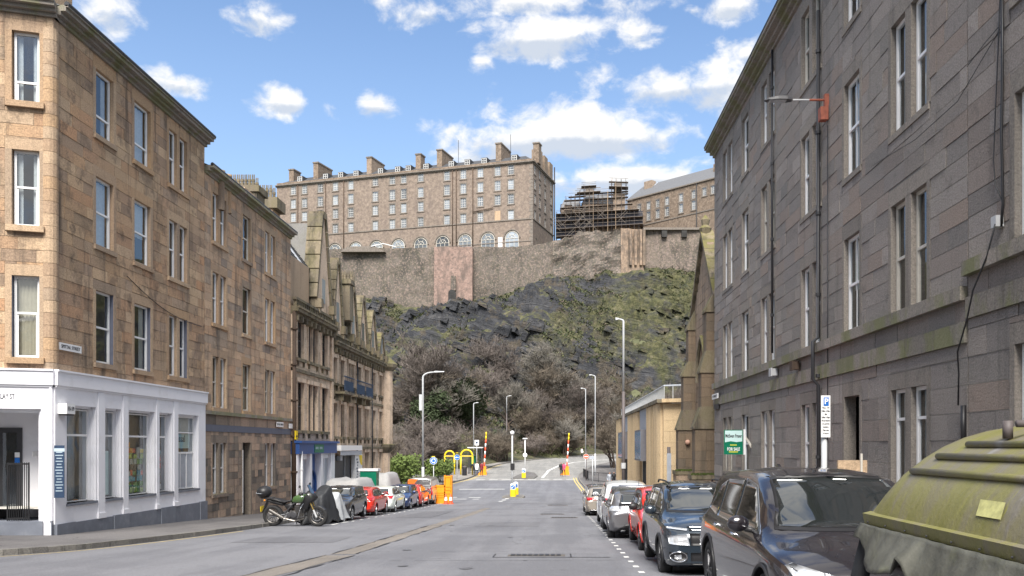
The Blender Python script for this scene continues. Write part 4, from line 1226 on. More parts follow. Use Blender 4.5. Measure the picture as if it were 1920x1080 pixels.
# signs on the building
sg = W1.part('street_sign', 'white', [(.22, 1.30, CZ + 2.62, CZ + 2.82, .02, .045)], 'white street name plate')
put_text('SPITTAL STREET', .13, 'text_black', W1.T(.76, CZ + 2.72, .048), (0, 1, 0), (0, 0, 1), sg, W1.org, width=.92)
ns = W1.part('number_sign', 'white', [(.12, .52, CZ + .86, CZ + 1.14, .05, .30)])
W1.part('number_sign_foot', 'dark_frame', [(.14, .50, CZ + .82, CZ + .859, .07, .28)])
put_text('55-59', .15, 'text_black', W1.T(.32, CZ + 1.0, .304), (0, 1, 0), (0, 0, 1), ns, W1.org, width=.3)
put_text('BARCLAY ST.', .2, 'text_black', W1c.T(sc(5), ZF - .70, .056), tuple(W1c.e), (0, 0, 1), R1, W1.org, width=sc(30) - sc(-20))
mb = W1c.part('menu_board', 'navy', [(sc(103), sc(122), CZ - 1.42, CZ + .0, .051, .085)], 'dark blue chalk board')
for k in range(15):
 hw = (sc(122) - sc(103)) / 2 * (.45 + .4 * ((k * 7) % 5) / 5)
 if k == 0: hw = .13
 q = (sc(103) + sc(122)) / 2
 bb = MB().mat('chalk'); W1c.bx(bb, q - hw, q + hw, CZ - .12 - k * .08 - (.05 if k == 0 else 0), CZ - .10 - k * .08 + (.02 if k == 0 else 0), .085, .088)
 bb.build('chalk_line', parent=mb, org=W1.org)
# shop entrance: recessed lobby, dark door, barred gate, step
a, c = doorh[0][0], doorh[0][1]
lb = MB().mat('shop_white')
W1c.bx(lb, a, c, CZ + .98, CZ + 1.06, -1.6, -.34); W1c.bx(lb, c - .02, c + .1, -.7, CZ + .98, -1.6, -.36); W1c.bx(lb, a, c, -.7, CZ + .98, -1.7, -1.6)
lb.build('lobby', parent=R1, org=W1.org)
W1c.part('door_moulding', 'shop_white', [(c - .10, c, -.7, CZ + .98, -.3, -.12), (c - .05, c, -.7, CZ + .98, -.12, -.02), (a, c - .10, CZ + .88, CZ + .98, -.3, -.12)])
dr = W1c.part('shop_door', 'dark_frame', [(sc(-40), sc(8), -.45, CZ + .5, -1.59, -1.54)])
card(W1c, dr, 'glass', sc(-30), sc(-2), -.1, CZ + .35, -1.52, 'pane'); card(W1c, dr, 'blue_sign', sc(-6), sc(4), CZ - .5, CZ - .35, -1.51, 'sticker'); card(W1c, dr, 'white', sc(-6), sc(4), CZ - .34, CZ - .2, -1.51, 'sticker')
W1c.part('door_step', 'shop_grey', [(a - .1, c + .05, -1.2, -.42, -1.5, .10)])
gt = empty('gate', (0, 0, 0)); gt.parent = R1
g = MB().mat('black'); ga, gc = sc(12), sc(52);
W1c.bx(g, ga, gc, CZ - .52, CZ - .48, -.12, -.08); W1c.bx(g, ga, gc, -.36, -.32, -.12, -.08)
bpy.data.objects.remove(gt)
gt = g.build('gate', parent=R1, org=W1.org)
for k in range(11):
 x = lerp(ga, gc, k / 10); g = MB().mat('black'); g.tube([W1c.T(x, -.40, -.1), W1c.T(x, CZ - .46, -.1)], .012 if 0 < k < 10 else .022, 6); g.build('bar', parent=gt, org=W1.org)
# drooping cable
cab = []
for k in range(30):
 t = k / 29; cab.append(W1.T(lerp(3.9, 9.6, t), CZ + lerp(5.35, 4.55, t) - .28 * sin(pi * t) * (1 if t < 1 else 0), .03))
bb = MB().mat('black'); bb.tube(cab, .012, 5); bb.build('cable', parent=R1, org=W1.org)

# ================================================================ LEFT 2: second tenement
L2E = 43.7
R2 = empty('sandstone_tenement', (XL - 4, 38, -1.6)); tag(R2, 'weathered buff tenement with dark patched ground floor, second from the corner on the left', 'building')
W2 = Wall((XL, LEc + .02), (XL, L2E), (1, 0), R2)
s2 = lambda Y: Y - LEc - .02
ZT2 = CZ + 10.85
ops = []
colA, colB, colC = (s2(33.75), s2(35.15)), (s2(37.0), s2(37.95)), (s2(39.85), s2(41.25))
for i, (z0, z1) in enumerate([(CZ + 8.1, CZ + 10.05), (CZ + 4.85, CZ + 6.9), (CZ + 1.5, CZ + 3.55), (CZ - 1.95, CZ + .1)]):
 dm = 'dressed_tan' if i < 3 else 'stone_l2_base'
 for (a, b) in (colA, colC):
  mm = ((a + b) / 2 - .10, (a + b) / 2 + .10)
  ops.append(opening(W2, a, b, z0, z1, dm, mull=[mm], jw=.14, sillout=.08))
  sash(W2, a + .02, mm[0], z0, z1, m='white_frame' if i != 2 else 'cream_frame', curtain='half' if i in (0, 1) else None); sash(W2, mm[1], b - .02, z0, z1, curtain='sides' if i != 2 else 'tan')
 a, b = colB
 if i < 3:
  ops.append(opening(W2, a, b, z0, z1, dm, jw=.14)); sash(W2, a + .02, b - .02, z0, z1, m='cream_frame', curtain='tan' if i == 2 else None)
 else:
  ops.append(opening(W2, a, b, -1.9, CZ + .12, dm, kind='door', jw=.14))
  W2.part('door', 'dark_frame', [(a, b, -1.9, CZ + .1, -.32, -.26)]); W2.part('painted_jamb', 'white_frame', [(a - .03, a + .02, -1.3, CZ - .2, -.02, .02)])
ashlar(W2, CZ + 1.36, ZT2 - .3, [o for o in ops], 'stone_l2', 'mortar_lt', course=.33, blen=(.5, 1.2), seed=12, maxn=230)
ashlar(W2, -2.2, CZ + .55, [o for o in ops], 'stone_l2_base', 'mortar_lt', course=.30, blen=(.3, .75), seed=13, maxn=70)
ashlar(W2, CZ + .82, CZ + 1.22, [], 'stone_l2_base', 'mortar_dark', course=.4, blen=(.8, 1.5), seed=14, maxn=0)
W2.part('string_course', 'stone_r_trim', [(0, W2.L, CZ + 1.22, CZ + 1.36, -.2, .10)])
W2.part('dark_band', 'slate_blue', [(0, W2.L, CZ + .55, CZ + .82, -.2, .03)])
cornice([W2], ZT2 - .3, [(0, .1, .08), (.1, .2, .2), (.2, .30, .36)], 'stone_r_trim')
bb = MB().mat('pipe'); bb.tube([W2.T(0, ZT2 + .03, .3), W2.T(W2.L, ZT2 + .03, .3)], .07, 8); bb.build('gutter', parent=R2, org=W2.org)
b = MB().mat('slate'); b.poly([(XL + .15, LEc, ZT2), (XL + .15, L2E, ZT2), (XL - 6, L2E, ZT2 + 2.6), (XL - 6, LEc, ZT2 + 2.6)]); b.build('roof', parent=R2, org=W2.org)
b = MB().mat('stone_l2')
for Y in (L2E,): b.poly([(XL, Y, -2), (XL - 9, Y, -2), (XL - 9, Y, ZT2), (XL, Y, ZT2)][::-1])
b.build('gable_wall', parent=R2, org=W2.org)
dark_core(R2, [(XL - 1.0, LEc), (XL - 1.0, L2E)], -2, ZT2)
for k, (px, py, Y) in enumerate(((413, 320, 34.5), (426, 328, 35.5))):
 p = at(px, py, Y); bb = MB().mat('dressed_tan'); bb.cs = True
 bb.lathe([(.17, -1.6), (.17, -.12), (.2, -.1), (.2, 0), (.12, 0), (.12, -.3)], p, 10); bb.build('chimney_pot', parent=R2, org=W2.org)
chimney(R2, at(455, 400, 45).x - 1.2, at(455, 400, 45).x + 1.1, 42.2, 43.2, ZT2 - 1, CZ + (835 - 372) * 43 / 1600, 'dressed_tan', n=0)
# mossy row of octagonal flue stacks
def flue_row(parent, pxs, ptop, pbase, Y, org):
 xx = [at(p, 0, Y).x for p in pxs]; zt = at(0, ptop, Y).z; zb = at(0, pbase, Y).z
 rr_ = random.Random(int(pxs[0]))
 for i, x in enumerate(xx):
  for j in range(2):
   bb = MB().mat('stone_l3_moss'); bb.cr = rr_.random()
   r = abs(xx[-1] - xx[0]) / len(xx) * .52
   bb.lathe([(r * 1.1, zb), (r, zb + .2), (r * .92, zt - .25), (r * 1.1, zt - .2), (r * 1.1, zt - .1)], (x, Y + j * .55, 0), 8)
   for a in (-.5, .5):
    bb.lathe([(r * .33, zt - .1), (r * .36, zt + .12), (r * .3, zt + .16), (.01, zt + .05)], (x + a * r, Y + j * .55, 0), 6)
   bb.build('flue', parent=parent, org=org)
R2c = R2
flue_row(R2, [433, 440, 447, 454, 461, 468, 475], 333, 350, 44.5, W2.org)
b = MB().mat('stone_l3_moss'); q0, q1 = at(432, 350, 44.3), at(484, 358, 44.3); b.box(q0.x - .15, q1.x + .15, 44.0, 45.4, q1.z - .1, q0.z - .0); b.box(q0.x + .0, q1.x - .0, 44.1, 45.3, ZT2, q1.z - .1); b.build('flue_base', parent=R2, org=W2.org)
# ================================================================ RIGHT: grey tenements
XR = 6.4
def right_tenement(name, label, Y0_, Y1_, dz, cols, seed, maxn, doorcol=None):
 R = empty(name, (XR + 4, (Y0_ + Y1_) / 2, -1.6)); tag(R, label, 'building')
 W = Wall((XR, Y0_), (XR, Y1_), (-1, 0), R); ops = []
 rws = [(CZ + 2.48 + dz, CZ + 4.55 + dz), (CZ + 5.89 + dz, CZ + 7.97 + dz), (CZ + 9.22 + dz, CZ + 11.15 + dz), (CZ - .95 + dz, CZ + 1.05 + dz)]
 for ci, (a, b, kind) in enumerate(cols):
  a -= Y0_; b -= Y0_
  for i, (z0, z1) in enumerate(rws):
   cur = random.Random(ci * 7 + i).choice(['full', 'sides', 'half', None, 'full'])
   sm = i == 0 and dz == 0
   if kind == 'D' and i == 3:
    ops.append(opening(W, a, b, -2.2, z1 + .02, 'dressed_r', kind='door', jw=.12))
    W.part('door', 'dark_frame', [(a, b, -2.2, z1, -.42, -.36)])
    W.part('fanlight_bar', 'dark_frame', [(a, b, z1 - .5, z1 - .44, -.36, -.33)])
    continue
   if kind == 'P':
    m0, m1 = (a + b) / 2 - .13, (a + b) / 2 + .13
    ops.append(opening(W, a, b, z0, z1, 'dressed_r', jw=.13, mull=[(m0, m1)], sill=.12 if i else .0001, sillout=.03))
    ft = 'white_frame' if (ci + i) % 4 else 'cream_frame'
    rl = .5 if i < 3 or ci else .72
    sash(W, a + .01, m0 - .005, z0, z1, m=ft, curtain=cur, rail=rl, d=-.09, fr=.065); sash(W, m1 + .005, b - .01, z0, z1, m=ft, curtain=cur, rail=rl, d=-.09, fr=.065)
   else:
    ops.append(opening(W, a, b, z0, z1, 'dressed_r', jw=.13, sill=.12 if i else .0001, sillout=.03))
    sash(W, a + .01, b - .01, z0, z1, curtain=cur, bars=1 if kind == 'B' or kind == 'D' else 0, d=-.09, fr=.065)
 ashlar(W, CZ + 2.48 + dz, CZ + 11.6 + dz, ops, 'stone_r', 'mortar_gr', course=.345, blen=(.55, 1.35), seed=seed, maxn=int(maxn * .7), gap=.012, proud=.014)
 ashlar(W, CZ + 1.93 + dz, CZ + 2.26 + dz, [], 'stone_r', 'mortar_gr', course=.33, blen=(.8, 1.4), seed=seed + 1, maxn=int(maxn * .07))
 ashlar(W, -2.6, CZ + 1.60 + dz, ops, 'stone_r', 'mortar_gr', course=.43, blen=(.7, 1.5), seed=seed + 2, maxn=int(maxn * .23), gap=.010)
 r = random.Random(seed + 3)
 for (za, zb, d) in ((CZ + 2.26 + dz, CZ + 2.479 + dz, .12), (CZ + 1.60 + dz, CZ + 1.93 + dz, .055)):
  x = 0.
  while x < W.L - .1:
   x1 = min(W.L, x + r.uniform(.9, 1.5)); W.part('string_stone', 'stone_r_trim', [(x + .004, x1 - .004, za, zb, -.15, d)]); x = x1
 zt = CZ + 11.6 + dz
 cornice([W], zt, [(0, .10, .08), (.10, .22, .2), (.22, .30, .36), (.302, .38, .42)], 'stone_r_trim')
 bb = MB().mat('pipe'); bb.tube([W.T(0, zt + .42, .38), W.T(W.L, zt + .42, .38)], .06, 8); bb.build('gutter', parent=R, org=W.org)
 b = MB().mat('slate'); b.poly([(XR - .2, Y0_, zt + .38), (XR - .2, Y1_, zt + .38), (XR + 6, Y1_, zt + 3.8), (XR + 6, Y0_, zt + 3.8)][::-1]); b.build('roof', parent=R, org=W.org)
 b = MB().mat('stone_r')
 b.poly([(XR, Y1_, -3), (XR + 10, Y1_, -3), (XR + 10, Y1_, zt), (XR, Y1_, zt)]); b.poly([(XR, Y0_, -3), (XR + 10, Y0_, -3), (XR + 10, Y0_, zt), (XR, Y0_, zt)][::-1])
 b.build('gable_wall', parent=R, org=W.org)
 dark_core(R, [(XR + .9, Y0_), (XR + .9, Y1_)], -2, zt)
 return R, W
RT, WR = right_tenement('grey_tenement', 'long dark grey tenement with mossy string courses along the right of the street', 13.27, 34.5, 0.,
      [(14.73, 16.3, 'P'), (18.0, 18.96, 'D'), (20.65, 22.26, 'P'), (24.98, 26.6, 'P'), (28.4, 29.4, 'S'), (31.0, 32.7, 'P')], 31, 300)
RN_, WN = right_tenement('near_grey_tenement', 'nearest grey tenement at the right edge, its sills stepped higher than its neighbour', 2.0, 13.25, .36,
      [(10.85, 11.9, 'S'), (7.2, 8.2, 'S'), (4.0, 5.6, 'P')], 41, 120)
for (px, y0p, y1p, r) in ((1540, 20, 560, .045), (1452, 60, 662, .035)):
 Y = XR * 1600 / (px - 1043); p0 = at(px, 0, Y)
 zt = min(CZ + 11.6, CZ + (835 - y0p) * Y / 1600); zb = CZ + (835 - y1p) * Y / 1600
 if px == 1540: zb = -1.6
 pipe(RT, [(XR - r - .03, Y, zt), (XR - r - .03, Y, CZ + 2.6), (XR - r - .16, Y, CZ + 2.5), (XR - r - .16, Y, CZ + 1.6), (XR - r - .03, Y, CZ + 1.45), (XR - r - .03, Y, zb)] if zb < CZ + 2 else [(XR - r - .03, Y, zt), (XR - r - .03, Y, zb)], r, brackets=r > .03)
# loose cables on the near tenement
def cablepts(pts, r, root, org, name='cable'):
 bb = MB().mat('black'); bb.cs = True; bb.tube([(q.x - .04, q.y, q.z) for q in pts], r, 6); return bb.build(name, parent=root, org=org)
def wpt(px, py): Y = XR * 1600 / (px - 1043); return at(px, py, Y)
cablepts([wpt(1884, -60), wpt(1885, 120), wpt(1883, 250), wpt(1886, 380), wpt(1882, 425)], .02, RN_, WN.org)
cablepts([wpt(1880, 0), wpt(1878, 60), wpt(1872, 200), wpt(1868, 300), wpt(1872, 350), wpt(1884, 375), wpt(1885, 420)], .009, RN_, WN.org)
cc_ = [wpt(1882, 420), wpt(1866, 480), wpt(1852, 545), wpt(1840, 600), wpt(1822, 660), wpt(1812, 700), wpt(1811, 760)]
bb = MB().mat('black'); bb.cs = True; bb.tube([(q.x - (.22 if 1 < i < 5 else .12), q.y, q.z) for i, q in enumerate(cc_)], .014, 6); bb.build('cable', parent=RN_, org=WN.org)
cablepts([wpt(1811, 760), wpt(1811, 850)], .04, RN_, WN.org, 'drainpipe')
cablepts([wpt(1640, 310), wpt(1720, 262), wpt(1800, 190), wpt(1880, 55)], .006, RT, WR.org)
cablepts([wpt(1818, 125), wpt(1852, 80), wpt(1878, 50)], .006, RN_, WN.org)
b = MB().mat('lamp_grey'); q = wpt(1878, 416); b.box(q.x - .12, q.x - .0, q.y - .07, q.y + .07, q.z - .08, q.z + .08); b.build('junction_box', parent=RN_, org=WN.org)
for (px, py) in ((1500, 686), (1459, 698)):
 q = wpt(px, py); b = MB().mat('pipe_brown' if px == 1500 else 'lamp_grey'); b.box(q.x - .2, q.x - .05, q.y - .12, q.y + .12, q.z - .1, q.z + .1); b.box(q.x - .24, q.x - .2, q.y - .14, q.y + .14, q.z - .12, q.z + .12); b.build('flue_terminal', parent=RT, org=WR.org)
q = wpt(1345, 744); sg = MB().mat('white'); sg.box(XR - .16, XR - .13, q.y - .9, q.y + .3, q.z - .1, q.z + .1); sg = sg.build('street_sign', parent=RT, org=WR.org)
put_text('STREET', .12, 'text_black', (XR - .164, q.y - .3, q.z), (0, -1, 0), (0, 0, 1), sg, WR.org, width=.9)
q = wpt(1345, 763); sg = MB().mat('dark_frame'); sg.box(XR - .09, XR - .06, q.y - .6, q.y + .3, q.z - .1, q.z + .1); sg.build('name_plate', parent=RT, org=WR.org)

# wall lamp on a bracket arm
def wall_lamp():
 Y = 20.07; q = at(1553, 205, Y); R = empty('wall_lamp', (XR, Y, q.z - .3)); tag(R, 'dark street lamp on a long bracket arm fixed high on the grey tenement wall', 'street lamp'); og = tuple(R.location)
 b = MB().mat(plain('rusty red bracket paint', (.30, .09, .055), .7, var=.3, scale=12)); m = b.mats[0]
 b.box(XR - .10, XR - .0, Y - .05, Y + .05, q.z - .25, q.z + .35); b.build('wall_plate', parent=R, org=og)
 b = MB().mat(m); b.box(XR - .22, XR - .05, Y - .13, Y + .07, q.z - .28, q.z + .02); b.build('fuse_box', parent=R, org=og)
 b = MB().mat(m); b.tube([(XR - .08, Y, q.z + .22), (XR - .45, Y, q.z + .22)], .028, 8)
 b.mat('lamp_grey'); b.tube([(XR - .45, Y, q.z + .22), (XR - .9, Y, q.z + .22)], .022, 8); b.build('arm', parent=R, org=og)
 b = MB().mat('dark_frame'); b.cs = False
 z = q.z + .2; P = [(XR - .85, .06, .05), (XR - .98, .12, .09), (XR - 1.2, .13, .085), (XR - 1.42, .10, .05), (XR - 1.5, .04, .02)]
 prev = None
 for (x, hw, hh) in P:
  ring = [(x, Y - hw, z), (x, Y + hw, z), (x, Y + hw * .7, z + hh), (x, Y - hw * .7, z + hh)]
  n = len(b.v); b.v.extend(ring)
  if prev is not None:
   for k in range(4): b.face([prev + k, n + k, n + (k + 1) % 4, prev + (k + 1) % 4])
  else: b.face([n + 3, n + 2, n + 1, n])
  prev = n
 b.face([prev, prev + 1, prev + 2, prev + 3]); b.build('lantern', parent=R, org=og)
 b = MB().mat('lens'); b.box(XR - 1.4, XR - 1.0, Y - .09, Y + .09, z - .012, z + .0); b.build('diffuser', parent=R, org=og)
 b = MB().mat('dark_frame'); b.lathe([(.03, z + .09), (.03, z + .15), (.0, z + .16)], (XR - 1.02, Y, 0), 8); b.build('photocell', parent=R, org=og)
wall_lamp()
q = wpt(1558, 232); cablepts([Vector((XR, 20.0, q.z)), Vector((XR, 20.0, -1))], .012, RT, WR.org)

# ================================================================ CHURCH
RC = empty('church', (9, 40, -2)); tag(RC, 'old stone church gable with moss covered buttresses beyond the grey tenement', 'building'); oc = tuple(RC.location)
WC = Wall((6.9, 34.6), (6.9, 44.2), (-1, 0), RC)
def gablepts(): return None
# gable wall with a tall pointed window, built as stones up to the slope
opw = (39.0 - 34.6, 41.0 - 34.6, -.9, CZ + 4.6)
cs = []
for (a, b_, u, v) in cells(0, WC.L, -2.4, CZ + 10, [opw], .36, (.45, .95), 61):
 mid = (a + b_) / 2 + 34.6; top = CZ + 9.9 - abs(mid - 39.8) * (9.9 - 6.6) / 3.2 * 1.0
 if mid < 36.3 or mid > 43.3: top = CZ + 5.6
 if v <= top: cs.append((a, b_, u, v))
b = MB().mat('church'); r = random.Random(2)
for (a, b_, u, v) in cs: b.cr = r.random(); WC.bx(b, a + .006, b_ - .006, u + .006, v - .006, -.3, r.uniform(0, .012))
o = b.build('stone', parent=RC, org=oc); o['kind'] = 'stuff'
b = MB().mat('mortar_dark'); b.prism([(6.95, 34.6, -2.4), (6.95, 44.2, -2.4), (6.95, 44.2, CZ + 5.4), (6.95, 43.2, CZ + 6.2), (6.95, 39.8, CZ + 9.6), (6.95, 36.4, CZ + 6.2), (6.95, 34.6, CZ + 5.4)], (.4, 0, 0)); b.build('gable_core', parent=RC, org=oc)
for sgn in (-1, 1):
 b = MB().mat('stone_l3_moss'); p = Vector((6.72, 39.8, CZ + 10.05)); q_ = Vector((6.72, 39.8 + sgn * 3.5, CZ + 6.2)); n_ = 7
 for k in range(n_):
  a = p.lerp(q_, k / n_ + .004); c = p.lerp(q_, (k + 1) / n_ - .004); b.cr = r.random()
  b.prism([tuple(a), tuple(c), (c.x, c.y, c.z - .32), (a.x, a.y, a.z - .32)], (.6, 0, 0))
 b.build('gable_coping', parent=RC, org=oc)
b = MB().mat('stone_l3_moss'); b.lathe([(.2, CZ + 9.8), (.3, CZ + 10.1), (.16, CZ + 10.25), (.22, CZ + 10.5), (.02, CZ + 10.75)], (6.95, 39.8, 0), 8); b.build('finial', parent=RC, org=oc)
# pointed window: hood mould, tracery and dark glass
wn = MB().mat('church')
def arch_pts(y0, y1, zs0, x, n=10):
 R_ = (y1 - y0) * 1.0; out = []
 for k in range(n + 1):
  a = pi - (pi / 3) * k / n; out.append((x, y1 + R_ * cos(a), zs0 + R_ * sin(a)))
 L = out[:]
 for k in range(n - 1, -1, -1): out.append((x, y0 + y1 - L[k][1], L[k][2]))
 return out
ap = arch_pts(39.0, 41.0, CZ + 3.0, 6.86)
g = MB().mat('glass_far'); g.poly([(6.98, 39.0, -.8)] + [(6.98, y, z) for (_, y, z) in ap] + [(6.98, 41.0, -.8)]);
wn.tube([(6.9, 39.0, -.8)] + [(6.9, y, z) for (_, y, z) in ap] + [(6.9, 41.0, -.8)], .07, 6)
for yy in (39.66, 40.33): wn.tube([(6.92, yy, -.8), (6.92, yy, CZ + 3.6)], .05, 6)
wo_ = wn.build('arched_window', parent=RC, org=oc); g.build('pane', parent=wo_, org=oc)
hm = MB().mat('stone_l3_moss'); ah = arch_pts(38.8, 41.2, CZ + 3.0, 6.8); hm.tube(ah, .1, 6); hm.build('hood_mould', parent=RC, org=oc)
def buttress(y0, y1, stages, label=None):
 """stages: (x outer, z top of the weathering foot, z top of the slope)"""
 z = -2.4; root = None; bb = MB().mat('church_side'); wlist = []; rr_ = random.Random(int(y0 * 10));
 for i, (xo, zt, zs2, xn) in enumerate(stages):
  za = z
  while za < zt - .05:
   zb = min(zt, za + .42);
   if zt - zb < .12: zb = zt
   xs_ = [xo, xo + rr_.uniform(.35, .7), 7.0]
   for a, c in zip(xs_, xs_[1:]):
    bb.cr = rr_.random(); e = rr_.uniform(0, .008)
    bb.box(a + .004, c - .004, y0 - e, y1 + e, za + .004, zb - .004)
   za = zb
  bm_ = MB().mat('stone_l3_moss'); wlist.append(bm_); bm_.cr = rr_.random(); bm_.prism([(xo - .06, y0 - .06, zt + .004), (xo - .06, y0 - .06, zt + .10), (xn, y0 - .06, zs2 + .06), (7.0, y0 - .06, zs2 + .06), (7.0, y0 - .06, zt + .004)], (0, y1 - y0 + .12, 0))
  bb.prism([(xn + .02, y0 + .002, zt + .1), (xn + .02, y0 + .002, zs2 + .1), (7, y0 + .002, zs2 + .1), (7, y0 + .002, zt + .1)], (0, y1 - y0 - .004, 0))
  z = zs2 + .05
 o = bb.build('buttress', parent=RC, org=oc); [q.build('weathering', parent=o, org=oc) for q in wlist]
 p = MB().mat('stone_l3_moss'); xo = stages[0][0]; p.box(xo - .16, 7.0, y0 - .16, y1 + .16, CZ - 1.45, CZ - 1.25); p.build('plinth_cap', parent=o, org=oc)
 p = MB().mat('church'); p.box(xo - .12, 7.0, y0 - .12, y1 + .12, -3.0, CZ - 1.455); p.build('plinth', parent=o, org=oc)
 tf = MB().mat('leaf_lime')
 for _ in range(260):
  x = rr_.uniform(xo - .16, 6.9); s = rr_.uniform(.03, .07); zz_ = CZ - 1.25
  i = len(tf.v); a = rr_.uniform(0, 6); yy = rr_.choice([y0 - .14, y0 - .08]) + rr_.uniform(-.03, .05)
  tf.v.extend([(x - cos(a) * s, yy - sin(a) * s, zz_ - .02), (x + cos(a) * s, yy + sin(a) * s, zz_ - .02), (x, yy - .02, zz_ + s * 1.3)]); tf.face([i, i + 1, i + 2])
 t_ = tf.build('moss', parent=o, org=oc); t_['kind'] = 'stuff'
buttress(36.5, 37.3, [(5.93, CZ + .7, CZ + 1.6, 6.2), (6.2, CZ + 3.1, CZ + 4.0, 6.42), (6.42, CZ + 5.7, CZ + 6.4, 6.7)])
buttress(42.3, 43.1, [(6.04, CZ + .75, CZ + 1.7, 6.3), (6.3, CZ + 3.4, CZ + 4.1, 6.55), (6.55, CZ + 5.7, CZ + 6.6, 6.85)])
b = MB().mat('skin'); b.ball((6.5, 42.2, CZ + .15), .13, 10, 7); b.mat('pipe'); b.tube([(6.5, 42.2, CZ + .15), (6.5, 42.35, CZ - .05)], .03, 6); b.build('bulkhead_lamp', parent=RC, org=oc)
b = MB().mat('slate_mossy'); b.poly([(7.2, 37, CZ + 6.5), (7.2, 39.8, CZ + 9.6), (16, 39.8, CZ + 9.6), (16, 37, CZ + 6.5)]); b.poly([(7.2, 39.8, CZ + 9.6), (7.2, 43, CZ + 6.5), (16, 43, CZ + 6.5), (16, 39.8, CZ + 9.6)]); b.build('roof', parent=RC, org=oc)

# ================================================================ YELLOW SANDSTONE BLOCK
RY = empty('sandstone_block', (10, 64, -2.6)); tag(RY, 'low modern yellow sandstone building with vertical ribs and blue glazed boxes', 'building'); oy = tuple(RY.location)
XY = 5.9; zt = CZ + 2.55; YA, YB = 47.0, 80.0
WY = Wall((XY, YA), (XY, YB), (-1, 0), RY); WYn = Wall((XY, YA), (9.5, 45.4), (-.4, -1), RY)
r = random.Random(8)
def slabs(W, z0, z1, m, nm, th=.3, ln=(1.2, 1.8), co=.62, d=.0):
 for (a, c, u, v) in cells(0, W.L, z0, z1, [], co, ln, int(W.L * 10)):
  W.part(nm, m, [(a + .005, c - .005, u + .005, v - .005, -th, d + r.uniform(0, .006))], rnd=r.random())
slabs(WYn, -3.2, zt - .25, 'yellow_stone', 'stone_slab')
# ribbed long elevation: fluted piers between recessed windows
def ribs(s0, s1, n, out=.32):
 w_ = (s1 - s0) / n
 for k in range(n):
  a = s0 + k * w_; b = MB().mat('yellow_stone'); b.cr = r.random(); b.cs = False
  pts = []
  for j in range(7):
   t = j / 6; pts.append((a + w_ * (.08 + .84 * t), out * (.35 + .65 * sin(pi * t))))
  P = [Vector(WY.T(x, -3.2, d)) for x, d in pts] + [Vector(WY.T(a + w_ * .92, -3.2, -.3)), Vector(WY.T(a + w_ * .08, -3.2, -.3))]
  b.prism([tuple(p) for p in P], (0, 0, zt - .22 + 3.2)); b.build('rib', parent=RY, org=oy)
WY.part('back_wall', 'yellow_stone', [(0, WY.L, -3.2, zt - .2, -.4, -.02)])
ribs(.3, 6.6, 5); ribs(12, 20.5, 7); ribs(28.2, 33, 5)
def oriel(s0, s1, out, z0, z1):
 o = WY.part('oriel', plain('grey oriel cladding', (.17, .17, .19), .5, .2), [(s0, s1, z0, z1, -.3, out)])
 n = 4
 for k in range(n):
  a = lerp(s0 + .1, s1 - .1, k / n); c = lerp(s0 + .1, s1 - .1, (k + 1) / n) - .06
  card(WY, o, 'blue_glass', a, c, z0 + .12, z1 - .12, out + .015, 'pane')
 WY.part('upper_panel', 'lead', [(s0, s1, z1 + .01, zt - .1, -.3, out * .35)])
 WY.part('recess_shade', 'interior', [(s0 + .1, s1 - .1, -3.0, z0 - .01, -.3, .0)])  # flush dark slab, shade under the oriel put into its colour
oriel(7.3, 11.3, .55, CZ - 1.0, CZ + 1.0); oriel(21.6, 27.6, .5, CZ - 1.1, CZ + 1.1)
for W in (WY, WYn):
 x = 0
 while x < W.L:
  W.part('coping_stone', 'stone_l3_moss' if W is WY else 'yellow_stone', [(x + .004, min(W.L, x + 1.4) - .004, zt - .2, zt, -.5, .36)], rnd=r.random()); x += 1.4
# railing on the parapet
rl = MB().mat('lead')
P = [WYn.T(WYn.L, zt, -.2), WYn.T(0, zt, -.2), WY.T(WY.L, zt, -.2)]
rl.tube([(x, y, z + .75) for x, y, z in P], .045, 6)
ro = rl.build('parapet_rail', parent=RY, org=oy)
for a, c in zip(P, P[1:]):
 n = int((Vector(a) - Vector(c)).length / .45)
 for k in range(n):
  p = Vector(a).lerp(Vector(c), k / n); bb = MB().mat('lamp_grey'); bb.tube([p, p + Vector((0, 0, .75))], .02, 4); bb.build('baluster', parent=ro, org=oy)
b = MB().mat('mortar_gr'); b.box(XY + .4, 14, YA + .4, YB, zt - .4, zt - .3); b.build('roof', parent=RY, org=oy)
b = MB().mat('dark_frame')
b = MB().mat('yellow_stone'); b.box(XY - .01, XY + 6, YB + .002, YB + .3, -3.3, zt); b.build('end_wall', parent=RY, org=oy)

